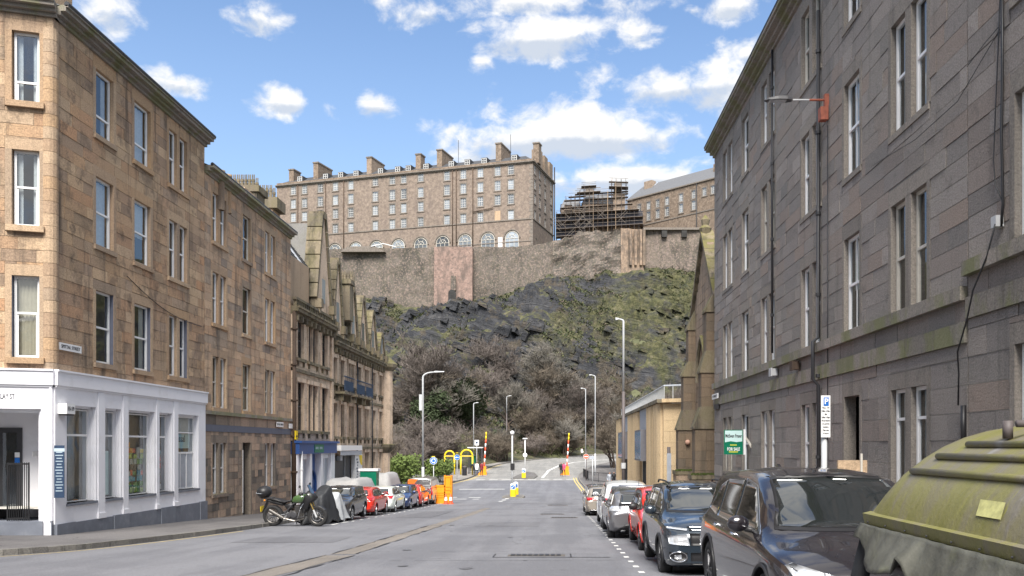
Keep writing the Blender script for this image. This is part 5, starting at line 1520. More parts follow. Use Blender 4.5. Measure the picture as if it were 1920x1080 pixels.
# ================================================================ LEFT 3: carved terrace
R3 = empty('carved_terrace', (XL - 4, 56, -2.4)); tag(R3, 'ornate buff stone terrace with a row of steep mossy gables, blue shop at street level', 'building'); o3 = tuple(R3.location)
W3 = Wall((XL, 43.74), (XL, 51.7), (1, 0), R3); W3b = Wall((XL - .05, 51.7), (XL - .05, 67.8), (1, 0), R3)
def tall_window(W, a, b_, z0, z1, mull=0, m='dark_frame'):
 bx = [(a - .12, a, z0, z1, -.2, .05), (b_, b_ + .12, z0, z1, -.2, .05), (a - .2, b_ + .2, z1, z1 + .22, -.2, .10), (a - .2, b_ + .2, z0 - .16, z0, -.2, .14)]
 W.part('surround', 'stone_l3', bx[:1]); W.part('surround', 'stone_l3', bx[1:2]); W.part('lintel', 'stone_l3', bx[2:3]); W.part('sill', 'stone_l3_moss', bx[3:])
 for q in (a + .05, b_ - .15): W.part('sill_corbel', 'stone_l3_moss', [(q, q + .12, z0 - .42, z0 - .161, -.1, .10)])
 n = mull + 1; ww = (b_ - a) / n
 for k in range(n):
  sash(W, a + k * ww + (.04 if k else 0), a + (k + 1) * ww - (.04 if k < n - 1 else 0), z0, z1, d=-.14, m='dark_frame', curtain=None, fr=.04)
  if k: W.part('mullion', 'stone_l3', [(a + k * ww - .04, a + k * ww + .04, z0, z1, -.14, .03)])
 return (a - .12, b_ + .12, z0 - .16, z1 + .22)
ops = []
for (Y0a, Y1a, mu) in ((44.7, 45.9, 0), (46.7, 48.5, 1), (49.4, 50.6, 0)):
 for (z0, z1) in ((CZ + .8, CZ + 3.35), (CZ + 4.6, CZ + 6.55)): ops.append(tall_window(W3, Y0a - 43.74, Y1a - 43.74, z0, z1, mu))
ashlar(W3, CZ + .15, CZ + 6.9, ops, 'stone_l3', 'mortar_dark', course=.4, blen=(.5, 1.2), seed=71, maxn=60)
ops = []
for (Y0a, Y1a, mu) in ((52.0, 53.0, 0), (53.9, 54.8, 0), (55.9, 57.5, 1), (58.4, 59.5, 0), (60.6, 62.0, 1), (63.3, 64.2, 0), (65.6, 66.5, 0)):
 for k, (z0, z1) in enumerate(((CZ + .55, CZ + 2.6), (CZ + 3.85, CZ + 5.4), (CZ - 2.9, CZ - .5))):
  if k == 2 and Y0a < 58: continue
  ops.append(tall_window(W3b, Y0a - 51.7, Y1a - 51.7, z0, z1, mu))
ashlar(W3b, -3.2, CZ + 6.0, ops, 'stone_l3', 'mortar_dark', course=.4, blen=(.5, 1.2), seed=72, maxn=60)
for W, z in ((W3, CZ + 3.85), (W3b, CZ + 3.0), (W3b, CZ - .25)): W.part('string_course', 'stone_l3_moss', [(0, W.L, z, z + .16, -.1, .13)])
W3.part('pilaster', 'stone_l3', [(-.0, .5, CZ + .15, CZ + 6.8, 0, .12)]); W3.part('pilaster', 'stone_l3', [(W3.L - .4, W3.L, CZ + .15, CZ + 6.8, 0, .12)])
for (W, z) in ((W3, CZ + 6.75), (W3b, CZ + 5.95)):
 W.part('cornice', 'stone_l3_moss', [(0, W.L, z, z + .16, -.3, .16), (0, W.L, z + .161, z + .32, -.3, .38), (0, W.L, z + .321, z + .42, -.3, .46)])
 k = 0.2
 while k < W.L - .2: W.part('cornice_bracket', 'stone_l3_moss', [(k, k + .16, z - .28, z - .001, -.1, .32)]); k += .8
 W.part('parapet_rail', 'stone_l3_moss', [(0, W.L, z + .75, z + .88, .05, .3)])
 k = 0.1
 while k < W.L - .2: W.part('baluster', 'stone_l3_moss', [(k, k + .14, z + .42, z + .749, .1, .26)]); k += .34
# gables with thick mossy skews
def gable(yc, hw, zb, zp, dep=.8, xo=XL + .12, win=True):
 r_ = random.Random(int(yc * 10)); g = MB().mat('stone_l3'); g.cr = r_.random()
 g.prism([(xo, yc - hw, zb), (xo, yc + hw, zb), (xo, yc + hw, zb + .9), (xo, yc + hw * .16, zp - .25), (xo, yc - hw * .16, zp - .25), (xo, yc - hw, zb + .9)], (-dep * .6, 0, 0))
 go = g.build('gable', parent=R3, org=o3)
 for sg_ in (-1, 1):
  s_ = MB().mat('stone_l3_moss'); p = Vector((0, yc + sg_ * (hw + .12), zb + .8)); q_ = Vector((0, yc + sg_ * hw * .14, zp - .1)); n = 6
  for k in range(n):
   a = p.lerp(q_, k / n + .006); c = p.lerp(q_, (k + 1) / n - .006); s_.cr = r_.random()
   nrm_ = Vector((0, sg_ * .9, .35)) * .28
   s_.hexa([(xo + .1, a.y, a.z), (xo + .1, c.y, c.z), (xo - dep, c.y, c.z), (xo - dep, a.y, a.z), (xo + .1, a.y + nrm_.y, a.z + nrm_.z), (xo + .1, c.y + nrm_.y, c.z + nrm_.z), (xo - dep, c.y + nrm_.y, c.z + nrm_.z), (xo - dep, a.y + nrm_.y, a.z + nrm_.z)])
  s_.build('skew', parent=go, org=o3)
 t = MB().mat('stone_l3_moss'); t.box(xo - dep, xo + .12, yc - hw * .24, yc + hw * .24, zp - .26, zp + .12); t.build('gable_top', parent=go, org=o3)
 for sg_ in (-1, 1):
  t = MB().mat('stone_l3_moss'); t.box(xo - .35, xo + .32, yc + sg_ * hw - .22, yc + sg_ * hw + .22, zb + .35, zb + .85); t.box(xo - .3, xo + .22, yc + sg_ * hw - .16, yc + sg_ * hw + .16, zb + .05, zb + .35); t.build('skew_corbel', parent=go, org=o3)
 rf = MB().mat('slate_mossy'); X1 = xo - 5.0
 rf.poly([(xo - .2, yc - hw, zb + .7), (xo - .2, yc, zp - .5), (X1, yc, zp - .5), (X1, yc - hw, zb + .7)][::-1]); rf.poly([(xo - .2, yc + hw, zb + .7), (xo - .2, yc, zp - .5), (X1, yc, zp - .5), (X1, yc + hw, zb + .7)]); rf.build('roof_slope', parent=go, org=o3)
 if win:
  w_ = MB().mat('glass_far'); w_.box(xo + .01, xo + .03, yc - .3, yc + .3, zb + .8, zb + 2.2); w_.build('gable_window', parent=go, org=o3)
gable(49.4, 1.35, CZ + 7.4, CZ + 13.35, .75)
gable(52.6, .95, CZ + 6.6, CZ + 11.4, .9)
gable(56.6, .9, CZ + 6.4, CZ + 10.4, .9)
gable(59.5, 1.05, CZ + 6.3, CZ + 10.3, 1.15)
gable(62.7, 1.05, CZ + 6.2, CZ + 9.8, 1.25)
gable(65.8, .9, CZ + 6.1, CZ + 8.6, .8)
def tiles(pts4, nu, nv, m, name, parent, org, th=.02, seed=1):
 """courses of slates on a sloping quad: a b (eaves) c d (ridge)"""
 a, b_, c, d = [Vector(p) for p in pts4]; nrm_ = (b_ - a).cross(d - a).normalized(); r_ = random.Random(seed); B_ = MB().mat(m)
 for j in range(nv):
  for i in range(nu):
   u0, u1 = (i + (.5 if j % 2 else 0)) / nu, (i + 1 + (.5 if j % 2 else 0)) / nu
   if u0 >= 1: continue
   u1 = min(u1, 1); v0, v1 = j / nv, min(1, (j + 1.15) / nv)
   P_ = lambda u, v: a.lerp(b_, u).lerp(d.lerp(c, u), v)
   g_ = .06 / nu; B_.cr = r_.random(); l0 = nrm_ * (th * 2 + r_.uniform(0, th * .6)); l1 = nrm_ * th * .4
   q = [P_(u0 + g_, v0) + l0, P_(u1 - g_, v0) + l0, P_(u1 - g_, v1) + l1, P_(u0 + g_, v1) + l1]
   n = len(B_.v); B_.v.extend([tuple(x) for x in q] + [tuple(q[0] - nrm_ * th * 1.5), tuple(q[1] - nrm_ * th * 1.5)])
   B_.face([n, n + 1, n + 2, n + 3]); B_.face([n + 4, n + 5, n + 1, n])
 o = B_.build(name, parent=parent, org=org); o['kind'] = 'stuff'; return o
rf = MB().mat('slate_mossy'); a_, b2, c2, d2 = (XL - .3, 43.8, CZ + 9.9), (XL - .3, 48.3, CZ + 9.9), (XL - 2.3, 48.3, CZ + 12.5), (XL - 2.3, 43.8, CZ + 12.5)
rf.poly([a_, b2, c2, d2]); rf.poly([d2, c2, (XL - 5, 48.3, CZ + 10), (XL - 5, 43.8, CZ + 10)]); rf.build('roof', parent=R3, org=o3)
tiles([a_, b2, c2, d2], 16, 13, 'slate_dark', 'slate', R3, o3)
b = MB().mat('stone_l3_moss'); b.tube([d2, c2], .12, 6); b.build('ridge', parent=R3, org=o3)
b = MB().mat('lead'); b.hexa([(XL - .2, 46.2, CZ + 9.85), (XL - .2, 46.6, CZ + 9.85), (XL - .25, 46.6, CZ + 9.85), (XL - .25, 46.2, CZ + 9.85), (XL - 1.75, 46.2, CZ + 12), (XL - 1.75, 46.6, CZ + 12), (XL - 1.8, 46.6, CZ + 11.95), (XL - 1.8, 46.2, CZ + 11.95)]); b.build('lead_valley', parent=R3, org=o3)
b = MB().mat('dressed_tan'); b.box(XL - 3, XL - .2, 43.76, 47.6, CZ + 6.9, CZ + 9.9); b.build('attic_wall', parent=R3, org=o3)
b = MB().mat('slate_mossy'); b.poly([(XL - .4, 51, CZ + 6.4), (XL - .4, 67.8, CZ + 6.4), (XL - 4.2, 67.8, CZ + 9.2), (XL - 4.2, 51, CZ + 9.2)]); b.build('roof', parent=R3, org=o3)
for (yy, h_) in ((54.6, 9.3), (61.0, 9.0), (64.4, 8.6)): chimney(R3, XL - 1.6, XL - .6, yy, yy + .7, CZ + 6, CZ + h_, 'stone_l3_moss', n=2, ph=.5)
# chimneys of the terrace
ch = chimney(R3, at(634, 0, 55).x, at(660, 0, 55).x, 54.4, 55.4, CZ + 8, CZ + 10.3, 'stone_l3_moss', n=0)
flue_row(R3, [635, 641, 647, 653, 659], 512, 526, 54.9, o3)
flue_row(R3, [480, 487, 494, 501, 508], 352, 378, 48.5, o3)
b = MB().mat('stone_l3_moss'); q0, q1 = at(485, 372, 48.2), at(518, 392, 48.2); b.box(q0.x - .1, q1.x + .15, 47.9, 49.4, q1.z, q0.z); b.mat('dressed_tan'); b.box(q0.x + .1, q1.x - .15, 48.0, 49.3, CZ + 9, q1.z - .002); b.build('chimney', parent=R3, org=o3)
# end bay with mossy corbel
b = MB().mat('stone_l3'); b.cs = False
b.lathe([(.75, CZ + .1), (.75, CZ + 5.9)], (XL - .1, 67.5, 0), 10); b.lathe([(.55, -3.4), (.55, CZ - .6)], (XL - .1, 67.5, 0), 10); b.build('corner_bay', parent=R3, org=o3)
b = MB().mat('stone_l3_moss'); b.lathe([(.5, CZ - .65), (.95, CZ - .15), (1.0, CZ + .05), (.78, CZ + .1)], (XL - .1, 67.5, 0), 10); b.lathe([(.78, CZ + 5.85), (1.1, CZ + 6.15), (1.15, CZ + 6.4), (.6, CZ + 6.9), (.01, CZ + 7.2)], (XL - .1, 67.5, 0), 10); b.build('bay_cornice', parent=R3, org=o3)
b = MB().mat('stone_l3'); b.poly([(XL - .3, 67.8, -3.5), (XL - 10, 67.8, -3.5), (XL - 10, 67.8, CZ + 6), (XL - .3, 67.8, CZ + 6)][::-1]); b.build('end_wall', parent=R3, org=o3)
dark_core(R3, [(XL - 1.2, 43.7), (XL - 1.2, 67.8)], -3.4, CZ + 6.5)
for Y in (58.05, 62.7): pipe(R3, [(XL + .08, Y, CZ + 5.9), (XL + .08, Y, -3)], .05)
pipe(R3, [(XL + .12, 43.85, CZ + 6.9), (XL + .12, 43.85, -2.5)], .13, 'pipe_brown')
b = MB().mat('yellow'); b.box(XL + .2, XL + .26, 43.7, 44.05, CZ + .3, CZ + .75); b.build('warning_plate', parent=R3, org=o3)
for (px, py) in ((522, 796), (545, 799)):
 Y = XL * 1600 / (px - 1043); p = at(px, py, Y); Rr, o_ = (R2, W2.org) if px < 540 else (R3, o3)
 b = MB().mat('white'); b.box(XL + .06, XL + .09, Y - .5, Y + .5, p.z - .12, p.z + .12); sg = b.build('street_sign', parent=Rr, org=o_)
 put_text('SPITTAL STREET' if px < 540 else 'BREAD STREET', .13, 'text_black', (XL + .094, Y, p.z), (0, 1, 0), (0, 0, 1), sg, o_, width=.9) if px < 540 else None
# navy balconies under the second floor windows
for (a, c) in ((52.1, 54.6), (55.4, 57.8), (58.1, 60.2)):
 s0, s1 = a - 51.7, c - 51.7; bo = W3b.part('balcony', 'stone_l3_moss', [(s0, s1, CZ + 3.16, CZ + 3.3, 0, .75)])
 n = 12
 for k in range(n + 1):
  x = lerp(s0 + .03, s1 - .03, k / n); card(W3b, bo, 'navy', x - .015, x + .015, CZ + 3.3, CZ + 4.2, .74, 'balcony_bar')
 W3b.part('balcony_rail', 'navy', [(s0, s1, CZ + 4.2, CZ + 4.26, .68, .76), ]); card(W3b, bo, 'navy', s0 + .05, s1 - .05, CZ + 3.4, CZ + 4.0, .70, 'balcony_panel')
 for q in (s0 + .2, s1 - .4): W3b.part('balcony_corbel', 'stone_l3_moss', [(q, q + .2, CZ + 2.75, CZ + 3.159, -.1, .6)])

# blue fronted shop
zg = -2.4
W3.part('shop_fascia', 'blue_paint', [(.05, 7.55, CZ - .45, CZ + .12, -.1, .42)]); W3.part('fascia_cornice', 'blue_paint', [(-.0, 7.65, CZ + .121, CZ + .24, -.1, .56)])
sgn = W3.part('shop_sign', 'green_sign', [(2.75, 4.6, CZ - .40, CZ + .05, .421, .44)])
for (a, c, t) in ((2.95, 3.5, .1), (3.75, 4.35, .1)):
 for k in range(4): card(W3, sgn, 'chalk', a + k * .14, a + k * .14 + .09, CZ - .2 - .02 * (k % 2), CZ - .08, .445, 'letter')
for (a, c) in ((.1, .45), (.65, .9), (2.35, 2.75), (4.55, 4.95), (6.7, 7.0), (7.15, 7.5)): W3.part('shop_pilaster', 'shop_white', [(a, c, zg - .8, CZ - .451, -.1, .30)])
for (a, c) in ((.9, 2.35), (4.95, 6.7)):
 w = W3.part('shop_window', 'shop_white', [(a, c, zg - .7, zg + .55, -.1, .12), (a, c, CZ - .75, CZ - .452, -.1, .14), ((a + c) / 2 - .05, (a + c) / 2 + .05, zg + .55, CZ - .75, .0, .12)])
 for (p_, q_) in ((a, (a + c) / 2 - .05), ((a + c) / 2 + .05, c)): card(W3, w, 'lead', p_ + .02, q_ - .02, zg + .55, CZ - .75, .05, 'pane')
W3.part('shop_base', 'stone_l2_base', [(1.2, 2.2, zg - .8, zg + .45, .13, .28)])
dd = W3.part('shop_door', 'blue_paint', [(2.8, 4.5, zg - .8, CZ - .455, -.2, -.05)])
for (a, c) in ((2.95, 3.55), (3.75, 4.35)):
 for (u, v) in ((zg - .3, zg + .5), (zg + .65, zg + 2.1)): card(W3, dd, 'blue_paint', a, c, u, v, -.02, 'door_panel')
bb = MB().mat('blue_paint'); bb.tube([W3.T(2.85, zg - .7, .0)] + [W3.T(3.65 - .8 * cos(pi * k / 10), zg + 1.9 + .8 * sin(pi * k / 10), .0) for k in range(11)] + [W3.T(4.45, zg - .7, .0)], .08, 6); bb.build('door_arch', parent=dd, org=o3)
pipe(R3, [W3.T(.55, CZ - .3, .38), W3.T(.55, -2.5, .38)], .06, 'white')
# white box cabinets and small traffic cone at the shop
# white awning bar, dark opening and banner of the next shop
W3b.part('awning_box', 'white', [(.3, 5.9, CZ - .33, CZ + .0, 0, .55)]); W3b.part('awning_valance', 'lead', [(.3, 5.9, CZ - .62, CZ - .36, .5, .52)])
W3b.part('opening_shade', 'dark_frame', [(.2, 4.6, -3, CZ - .64, -.1, .06)]); W3b.part('opening_rail', 'steel', [(2.9, 2.98, -3, CZ - .65, .06, .12)])  # solid dark slab, its colour stands for shade in the shop opening
bn_ = W3b.part('banner', 'white', [(4.7, 6.8, -2.6, CZ - .62, .1, .35)])
bb = MB().mat('yellow')
for k in range(1): bb.poly([W3b.T(6.75, CZ - .66, .356), W3b.T(6.75, CZ - 1.35, .356)] + [W3b.T(6.75 - .9 * sin(pi / 2 * j / 8), CZ - .66 - .7 * cos(pi / 2 * j / 8), .356) for j in range(9)])
bb.build('banner_print', parent=bn_, org=o3)
for k in range(9): card(W3b, bn_, 'navy', 5.1 + .12 * (k % 3), 5.45 + .1 * ((k * 2) % 3), CZ - 1.0 - k * .2, CZ - .88 - k * .2, .355, 'banner_letter')
for k in range(5): card(W3b, bn_, 'lamp_grey', 5.75, 6.5, CZ - 1.8 - k * .13, CZ - 1.76 - k * .13, .355, 'banner_line')
W3b.part('floodlight', 'lead', [(1.1, 1.6, CZ - .95, CZ - .65, .06, .3)])
# ================================================================ CASTLE
def frange_i(n): return range(n)
RB = empty('barracks', (-45, 270, 57)); tag(RB, 'huge pink stone barrack block with rows of white windows on top of the castle rock', 'castle building'); ob = tuple(RB.location)
PA = Vector((at(519, 0, 274).x, 274)); PB = Vector((at(999, 0, 250).x, 250)); eF = (PB - PA).normalized(); nF = Vector((eF.y, -eF.x))      # outward, towards the street
WB = Wall(PA, PB, nF, RB)
PC = PB + Vector((-eF.y, eF.x)) * 21.5
WBs = Wall(PB, PC, (eF.x, eF.y), RB)
zb0, zc = 56.5, at(0, 297, 250).z
def sB(px):
 u = (px - 1043) / 1600; return (u * WB.p0.y - WB.p0.x) / (WB.e.x - u * WB.e.y)
def zB(px, py): s = sB(px); return CZ + (835 - py) * WB.T(s, 0)[1] / 1600
def sBs(px):
 u = (px - 1043) / 1600; return (u * WBs.p0.y - WBs.p0.x) / (WBs.e.x - u * WBs.e.y)
def flat_wall(W, z0, z1, ops, m, name, d=0.):
 bb = MB().mat(m)
 for (a, c, u, v) in cells(0, W.L, z0, z1, ops, 50, (500, 501), 1):
  q = [W.T(a, u, d), W.T(c, u, d), W.T(c, v, d), W.T(a, v, d)]
  if W.e.cross(Vector((0, 0, 1))).dot(W.n) < 0: q = q[::-1]
  bb.poly(q)
 return bb.build(name, parent=W.root, org=W.org)
def far_window(W, s, z, w_, h, m='far_frame', name='window', trim='castle_trim', nb=2, nv=3, dep=.3):
 a, c, u, v = s - w_ / 2, s + w_ / 2, z - h / 2, z + h / 2
 W.part('surround', trim, [(a - .32, a, u - .1, v + .1, -dep, .08), (c, c + .32, u - .1, v + .1, -dep, .08), (a - .32, c + .32, v + .101, v + .45, -dep, .1), (a - .4, c + .4, u - .38, u - .101, -dep, .16)])
 bx = [(a, a + .13, u, v, -dep, -.12), (c - .13, c, u, v, -dep, -.12), (a + .13, c - .13, u, u + .13, -dep, -.12), (a + .13, c - .13, v - .13, v, -dep, -.12), (a + .13, c - .13, z - .07, z + .07, -dep, -.11)]
 for k in range(nb):
  x = lerp(a, c, (k + 1) / (nb + 1)); bx.append((x - .05, x + .05, u + .13, z - .07, -dep, -.13)); bx.append((x - .05, x + .05, z + .07, v - .13, -dep, -.13))
 for k in range(nv):
  zz_ = lerp(u, v, (k + 1) / (nv + 1))
  if abs(zz_ - z) > .1: bx.append((a + .13, c - .13, zz_ - .04, zz_ + .04, -dep, -.135))
 w = W.part(name, m, bx)
 g = MB().mat('glass_far'); W.bx(g, a + .05, c - .05, u + .05, v - .05, -dep - .02, -.16); g.build('pane', parent=w, org=W.org)
 return (a, c, u, v)
ops = []; rws = [318, 346, 373, 403]
zr = [zB(958, y) for y in rws]
cols = [550, 571, 600.7, 629, 658, 703.7, 735.7, 757, 789, 838, 868.7, 900.7, 933, 958]
skip = {(12, 3)}
for ci, px in enumerate(cols):
 s = sB(px)
 for ri, z in enumerate(zr):
  if (ci, ri) == (12, 3): WB.part('blocked_window', 'dressed_tan', [(s - .9, s + .9, z - 1.5, z + 1.5, -.1, .06)]); continue
  ops.append(far_window(WB, s, z + (.4 if ci in (5, 6, 7, 8) and ri == 0 else 0), 1.75, 2.75))
# arched ground floor
arch_px = [628, 667, 706, 747, 789, 830, 872, 915, 960]
za = zB(958, 447)
for px in arch_px:
 s = sB(px); r_ = 2.05; z0, zs2 = zb0, za
 h = MB().mat('castle_trim'); pts = [WB.T(s - r_ - .45, zs2, .12)] + [WB.T(s - (r_ + .45) * cos(pi * k / 12), zs2 + (r_ + .45) * sin(pi * k / 12), .12) for k in range(1, 12)] + [WB.T(s + r_ + .45, zs2, .12)]
 h.tube(pts, .22, 5); h.build('arch_hood', parent=RB, org=ob)
 f = MB().mat('cream_frame')
 for rr_ in (r_, r_ * .5): f.tube([WB.T(s - rr_ * cos(pi * k / 12), zs2 + rr_ * sin(pi * k / 12), .05) for k in range(13)], .11 if rr_ == r_ else .07, 4)
 for x in (-r_, -r_ / 3, r_ / 3, r_): f.tube([WB.T(s + x, z0, .05), WB.T(s + x, zs2, .05)], .11 if abs(x) == r_ else .08, 4)
 for zz_ in (zs2, zs2 - 1.1): f.tube([WB.T(s - r_, zz_, .05), WB.T(s + r_, zz_, .05)], .09, 4)
 for a in (pi / 3, 2 * pi / 3): f.tube([WB.T(s, zs2, .05), WB.T(s + r_ * cos(a), zs2 + r_ * sin(a), .05)], .06, 4)
 w = f.build('arched_window', parent=RB, org=ob)
 g = MB().mat('glass_far'); g.poly([WB.T(s - r_, z0, .012), WB.T(s + r_, z0, .012)] + [WB.T(s + r_ * cos(pi * k / 12), zs2 + r_ * sin(pi * k / 12), .012) for k in range(13)]); g.build('pane', parent=w, org=ob)
WB.part('door', 'white_frame', [(sB(934), sB(942), zb0, zB(938, 445), .0, .1)])
flat_wall(WB, zb0 - 6, zc - 1.3, ops, 'castle_pink', 'wall')
zst = zB(994, 411)
WB.part('string_course', 'castle_trim', [(0, WB.L, zst, zst + .35, -.1, .2)]); WB.part('string_course', 'castle_trim', [(0, WB.L, za - 1.2, za - .95, -.05, .14)])
for W in (WB, WBs):
 W.part('cornice', 'castle_trim', [(-.3, W.L + .3, zc - 1.3, zc - 1.0, -.3, .3), (-.3, W.L + .5, zc - .999, zc - .7, -.3, .6)]); W.part('parapet', 'castle_brown', [(0, W.L, zc - .7, zc, -.5, .1)])
ops = []
for px in (1003, 1012, 1022, 1033):
 for z in zr: ops.append(far_window(WBs, sBs(px), z, 1.5, 2.6, nb=1))
for px in (1005, 1020): far_window(WBs, sBs(px), za - 1, 1.2, 2.2, nb=1)
flat_wall(WBs, zb0 - 6, zc - 1.3, ops, 'castle_pink', 'wall')
WBs.part('string_course', 'castle_trim', [(0, WBs.L, zst, zst + .35, -.1, .2)])
b = MB().mat('castle_pink'); q = PA + Vector((-eF.y, eF.x)) * 21.5
b.poly([(PA.x, PA.y, 50), (q.x, q.y, 50), (q.x, q.y, zc), (PA.x, PA.y, zc)]); b.poly([(q.x, q.y, 50), (PC.x, PC.y, 50), (PC.x, PC.y, zc), (q.x, q.y, zc)]); b.build('rear_wall', parent=RB, org=ob)
# quoins on the corner
for k in range(26):
 z = zb0 + k * 1.05
 if z < zc - 1.5: WB.part('quoin', 'castle_trim', [(WB.L - (1.1 if k % 2 else .7), WB.L + .05, z, z + .98, -.1, .06)])
# slate roof, dormers, chimneys
b = MB().mat('slate_dark'); i2 = Vector((-eF.y, eF.x))
P = lambda s, d, z: (*(PA + eF * s + i2 * d), z)
b.poly([P(.5, .6, zc), P(WB.L - .5, .6, zc), P(WB.L - 4, 5.6, zc + 2.9), P(4, 5.6, zc + 2.9)]); b.poly([P(WB.L - .5, .6, zc), P(WB.L - .5, 21, zc), P(WB.L - 4, 16, zc + 2.9), P(WB.L - 4, 5.6, zc + 2.9)]); b.poly([P(4, 5.6, zc + 2.9), P(WB.L - 4, 5.6, zc + 2.9), P(WB.L - 4, 16, zc + 2.9), P(4, 16, zc + 2.9)])
b.build('roof', parent=RB, org=ob)
for zx in (145, 290, 375, 462, 600, 697, 757, 857, 1000, 1090, 1185, 1355):
 s = sB(510 + zx / 3.0)
 dm = MB().mat('slate_dark');
 dm.hexa([P(s - .95, 1.2, zc + .2), P(s + .95, 1.2, zc + .2), P(s + .95, 4.5, zc + .2), P(s - .95, 4.5, zc + .2), P(s - .95, 1.2, zc + 2.1), P(s + .95, 1.2, zc + 2.1), P(s + .95, 4.5, zc + 2.1), P(s - .95, 4.5, zc + 2.1)])
 d_ = dm.build('dormer', parent=RB, org=ob)
 f = MB().mat('far_frame')
 for (a, c, u, v) in ((-.8, -.62, .35, 1.9), (.62, .8, .35, 1.9), (-.62, .62, .35, .5), (-.62, .62, 1.75, 1.9), (-.62, .62, 1.05, 1.2), (-.08, .08, .5, 1.75)):
  f.hexa([P(s + a, 1.08, zc + u), P(s + c, 1.08, zc + u), P(s + c, 1.19, zc + u), P(s + a, 1.19, zc + u), P(s + a, 1.08, zc + v), P(s + c, 1.08, zc + v), P(s + c, 1.19, zc + v), P(s + a, 1.19, zc + v)])
 f.build('dormer_window', parent=d_, org=ob)
for (x0, x1, yt, yb) in ((70, 118, 225, 290), (208, 295, 185, 270), (510, 595, 155, 245), (788, 828, 137, 205), (908, 985, 112, 200), (1242, 1325, 75, 170), (1455, 1490, 73, 160)):
 s0 = sB(510 + x0 / 3); zt_ = zB(510 + x0 / 3, 240 + yt / 3); w0 = 1.7; dep = {70: 4, 788: 3, 1455: 2.6}.get(x0, 8.5); d0 = 2.5
 c_ = MB().mat('castle_brown')
 c_.hexa([P(s0, d0, zc - .5), P(s0 + w0, d0, zc - .5), P(s0 + w0, d0 + dep, zc - .5), P(s0, d0 + dep, zc - .5), P(s0, d0, zt_), P(s0 + w0, d0, zt_), P(s0 + w0, d0 + dep, zt_), P(s0, d0 + dep, zt_)])
 c_.mat('castle_trim'); c_.hexa([P(s0 - .2, d0 - .2, zt_ + .01), P(s0 + w0 + .2, d0 - .2, zt_ + .01), P(s0 + w0 + .2, d0 + dep + .2, zt_ + .01), P(s0 - .2, d0 + dep + .2, zt_ + .01), P(s0 - .2, d0 - .2, zt_ + .4), P(s0 + w0 + .2, d0 - .2, zt_ + .4), P(s0 + w0 + .2, d0 + dep + .2, zt_ + .4), P(s0 - .2, d0 + dep + .2, zt_ + .4)])
 c_.build('chimney', parent=RB, org=ob)
for (d, zt_) in ((7, 5.2), (12.5, 5.0), (18, 4.8)):
 c_ = MB().mat('castle_brown'); s0 = WB.L - 2.6; c_.hexa([P(s0, d, zc - .5), P(s0 + 2.4, d, zc - .5), P(s0 + 2.4, d + 3.4, zc - .5), P(s0, d + 3.4, zc - .5), P(s0, d, zc + zt_), P(s0 + 2.4, d, zc + zt_), P(s0 + 2.4, d + 3.4, zc + zt_), P(s0, d + 3.4, zc + zt_)]); c_.build('chimney', parent=RB, org=ob)
for px in (559, 611, 645, 849, 856, 887):
 s = sB(px); pipe(RB, [WB.T(s, zc - 1.3, .25), WB.T(s, zb0, .25)], .14, 'pipe_brown', brackets=False)
pipe(RB, [WB.T(sB(887), zB(887, 398), .3), WB.T(sB(925), zB(925, 390), .3)], .12, 'pipe_brown', brackets=False)
for px in (845, 945): bb = MB().mat('pipe'); s = sB(px); bb.tube([P(s, 6, zc + 2), P(s, 6, zc + 10)], .07, 4); bb.build('flagpole', parent=RB, org=ob)
pipe(RB, [WBs.T(WBs.L - .2, zc + 4, .4), WBs.T(WBs.L - .2, zb0, .4)], .2, 'pipe', brackets=False)

# ---- curtain walls
def rubble_wall(name, label, pts, thick, m, seed=1, cren=None, rough=.28):
 """pts: (px, py_top, py_bottom, Y)"""
 R = empty(name, tuple(at(pts[0][0], pts[0][2], pts[0][3]))); tag(R, label, 'wall'); og = tuple(R.location)
 b = MB().mat(m); b.cs = False; N = []
 for (p, q) in zip(pts, pts[1:]):
  n = max(2, int(abs(q[0] - p[0]) / 7))
  for i in range(n): N.append(tuple(lerp(p[k], q[k], i / n) for k in range(4)))
 N.append(pts[-1]); r_ = random.Random(seed); nv = 14; base = 0
 for (px, yt, yb, Y) in N:
  t = at(px, yt, Y); u = at(px, yb, Y)
  for j in range(nv + 1):
   z = lerp(u.z - 3, t.z, j / nv); e = noise.noise(Vector((t.x * .35, z * .35, seed))) * rough
   b.v.append((t.x, Y - e - (1 - j / nv) * .8, z + (noise.noise(Vector((t.x * .9, 3, seed))) * rough if j == nv else 0)))
  b.v.append((t.x, Y + thick, b.v[-1][2])); b.v.append((t.x, Y + thick, u.z - 3))
 C = nv + 3
 for i in range(len(N) - 1):
  for j in range(C - 1): b.face([i * C + j, (i + 1) * C + j, (i + 1) * C + j + 1, i * C + j + 1])
 b.face(list(range(C))[::-1]); b.face([(len(N) - 1) * C + j for j in range(C)])
 b.build('masonry', parent=R, org=og)
 return R, og
rubble_wall('curtain_wall', 'long dark terrace wall under the barracks, left of the square pink tower', [(560, 470, 545, 247), (640, 466, 552, 246), (700, 466, 560, 245.5), (816, 464, 572, 245)], 3, 'castle_wall', 1)
Rt, ot = rubble_wall('square_tower', 'square pink tower face with a dark slit, standing proud of the terrace wall', [(814, 463, 578, 242.6), (886, 462, 578, 242.2)], 5, 'castle_wall_pink', 2, rough=.15)
b = MB().mat('interior'); p0, p1 = at(841, 545, 241.9), at(855, 568, 241.9); b.box(p0.x, p1.x, 241.2, 242.1, p1.z, p0.z - .8); b.tube([(p0.x + 1.05, 241.25, p0.z - .8), (p0.x + 1.05, 242.1, p0.z - .8)], 1.05, 12); b.build('arched_opening', parent=Rt, org=ot)
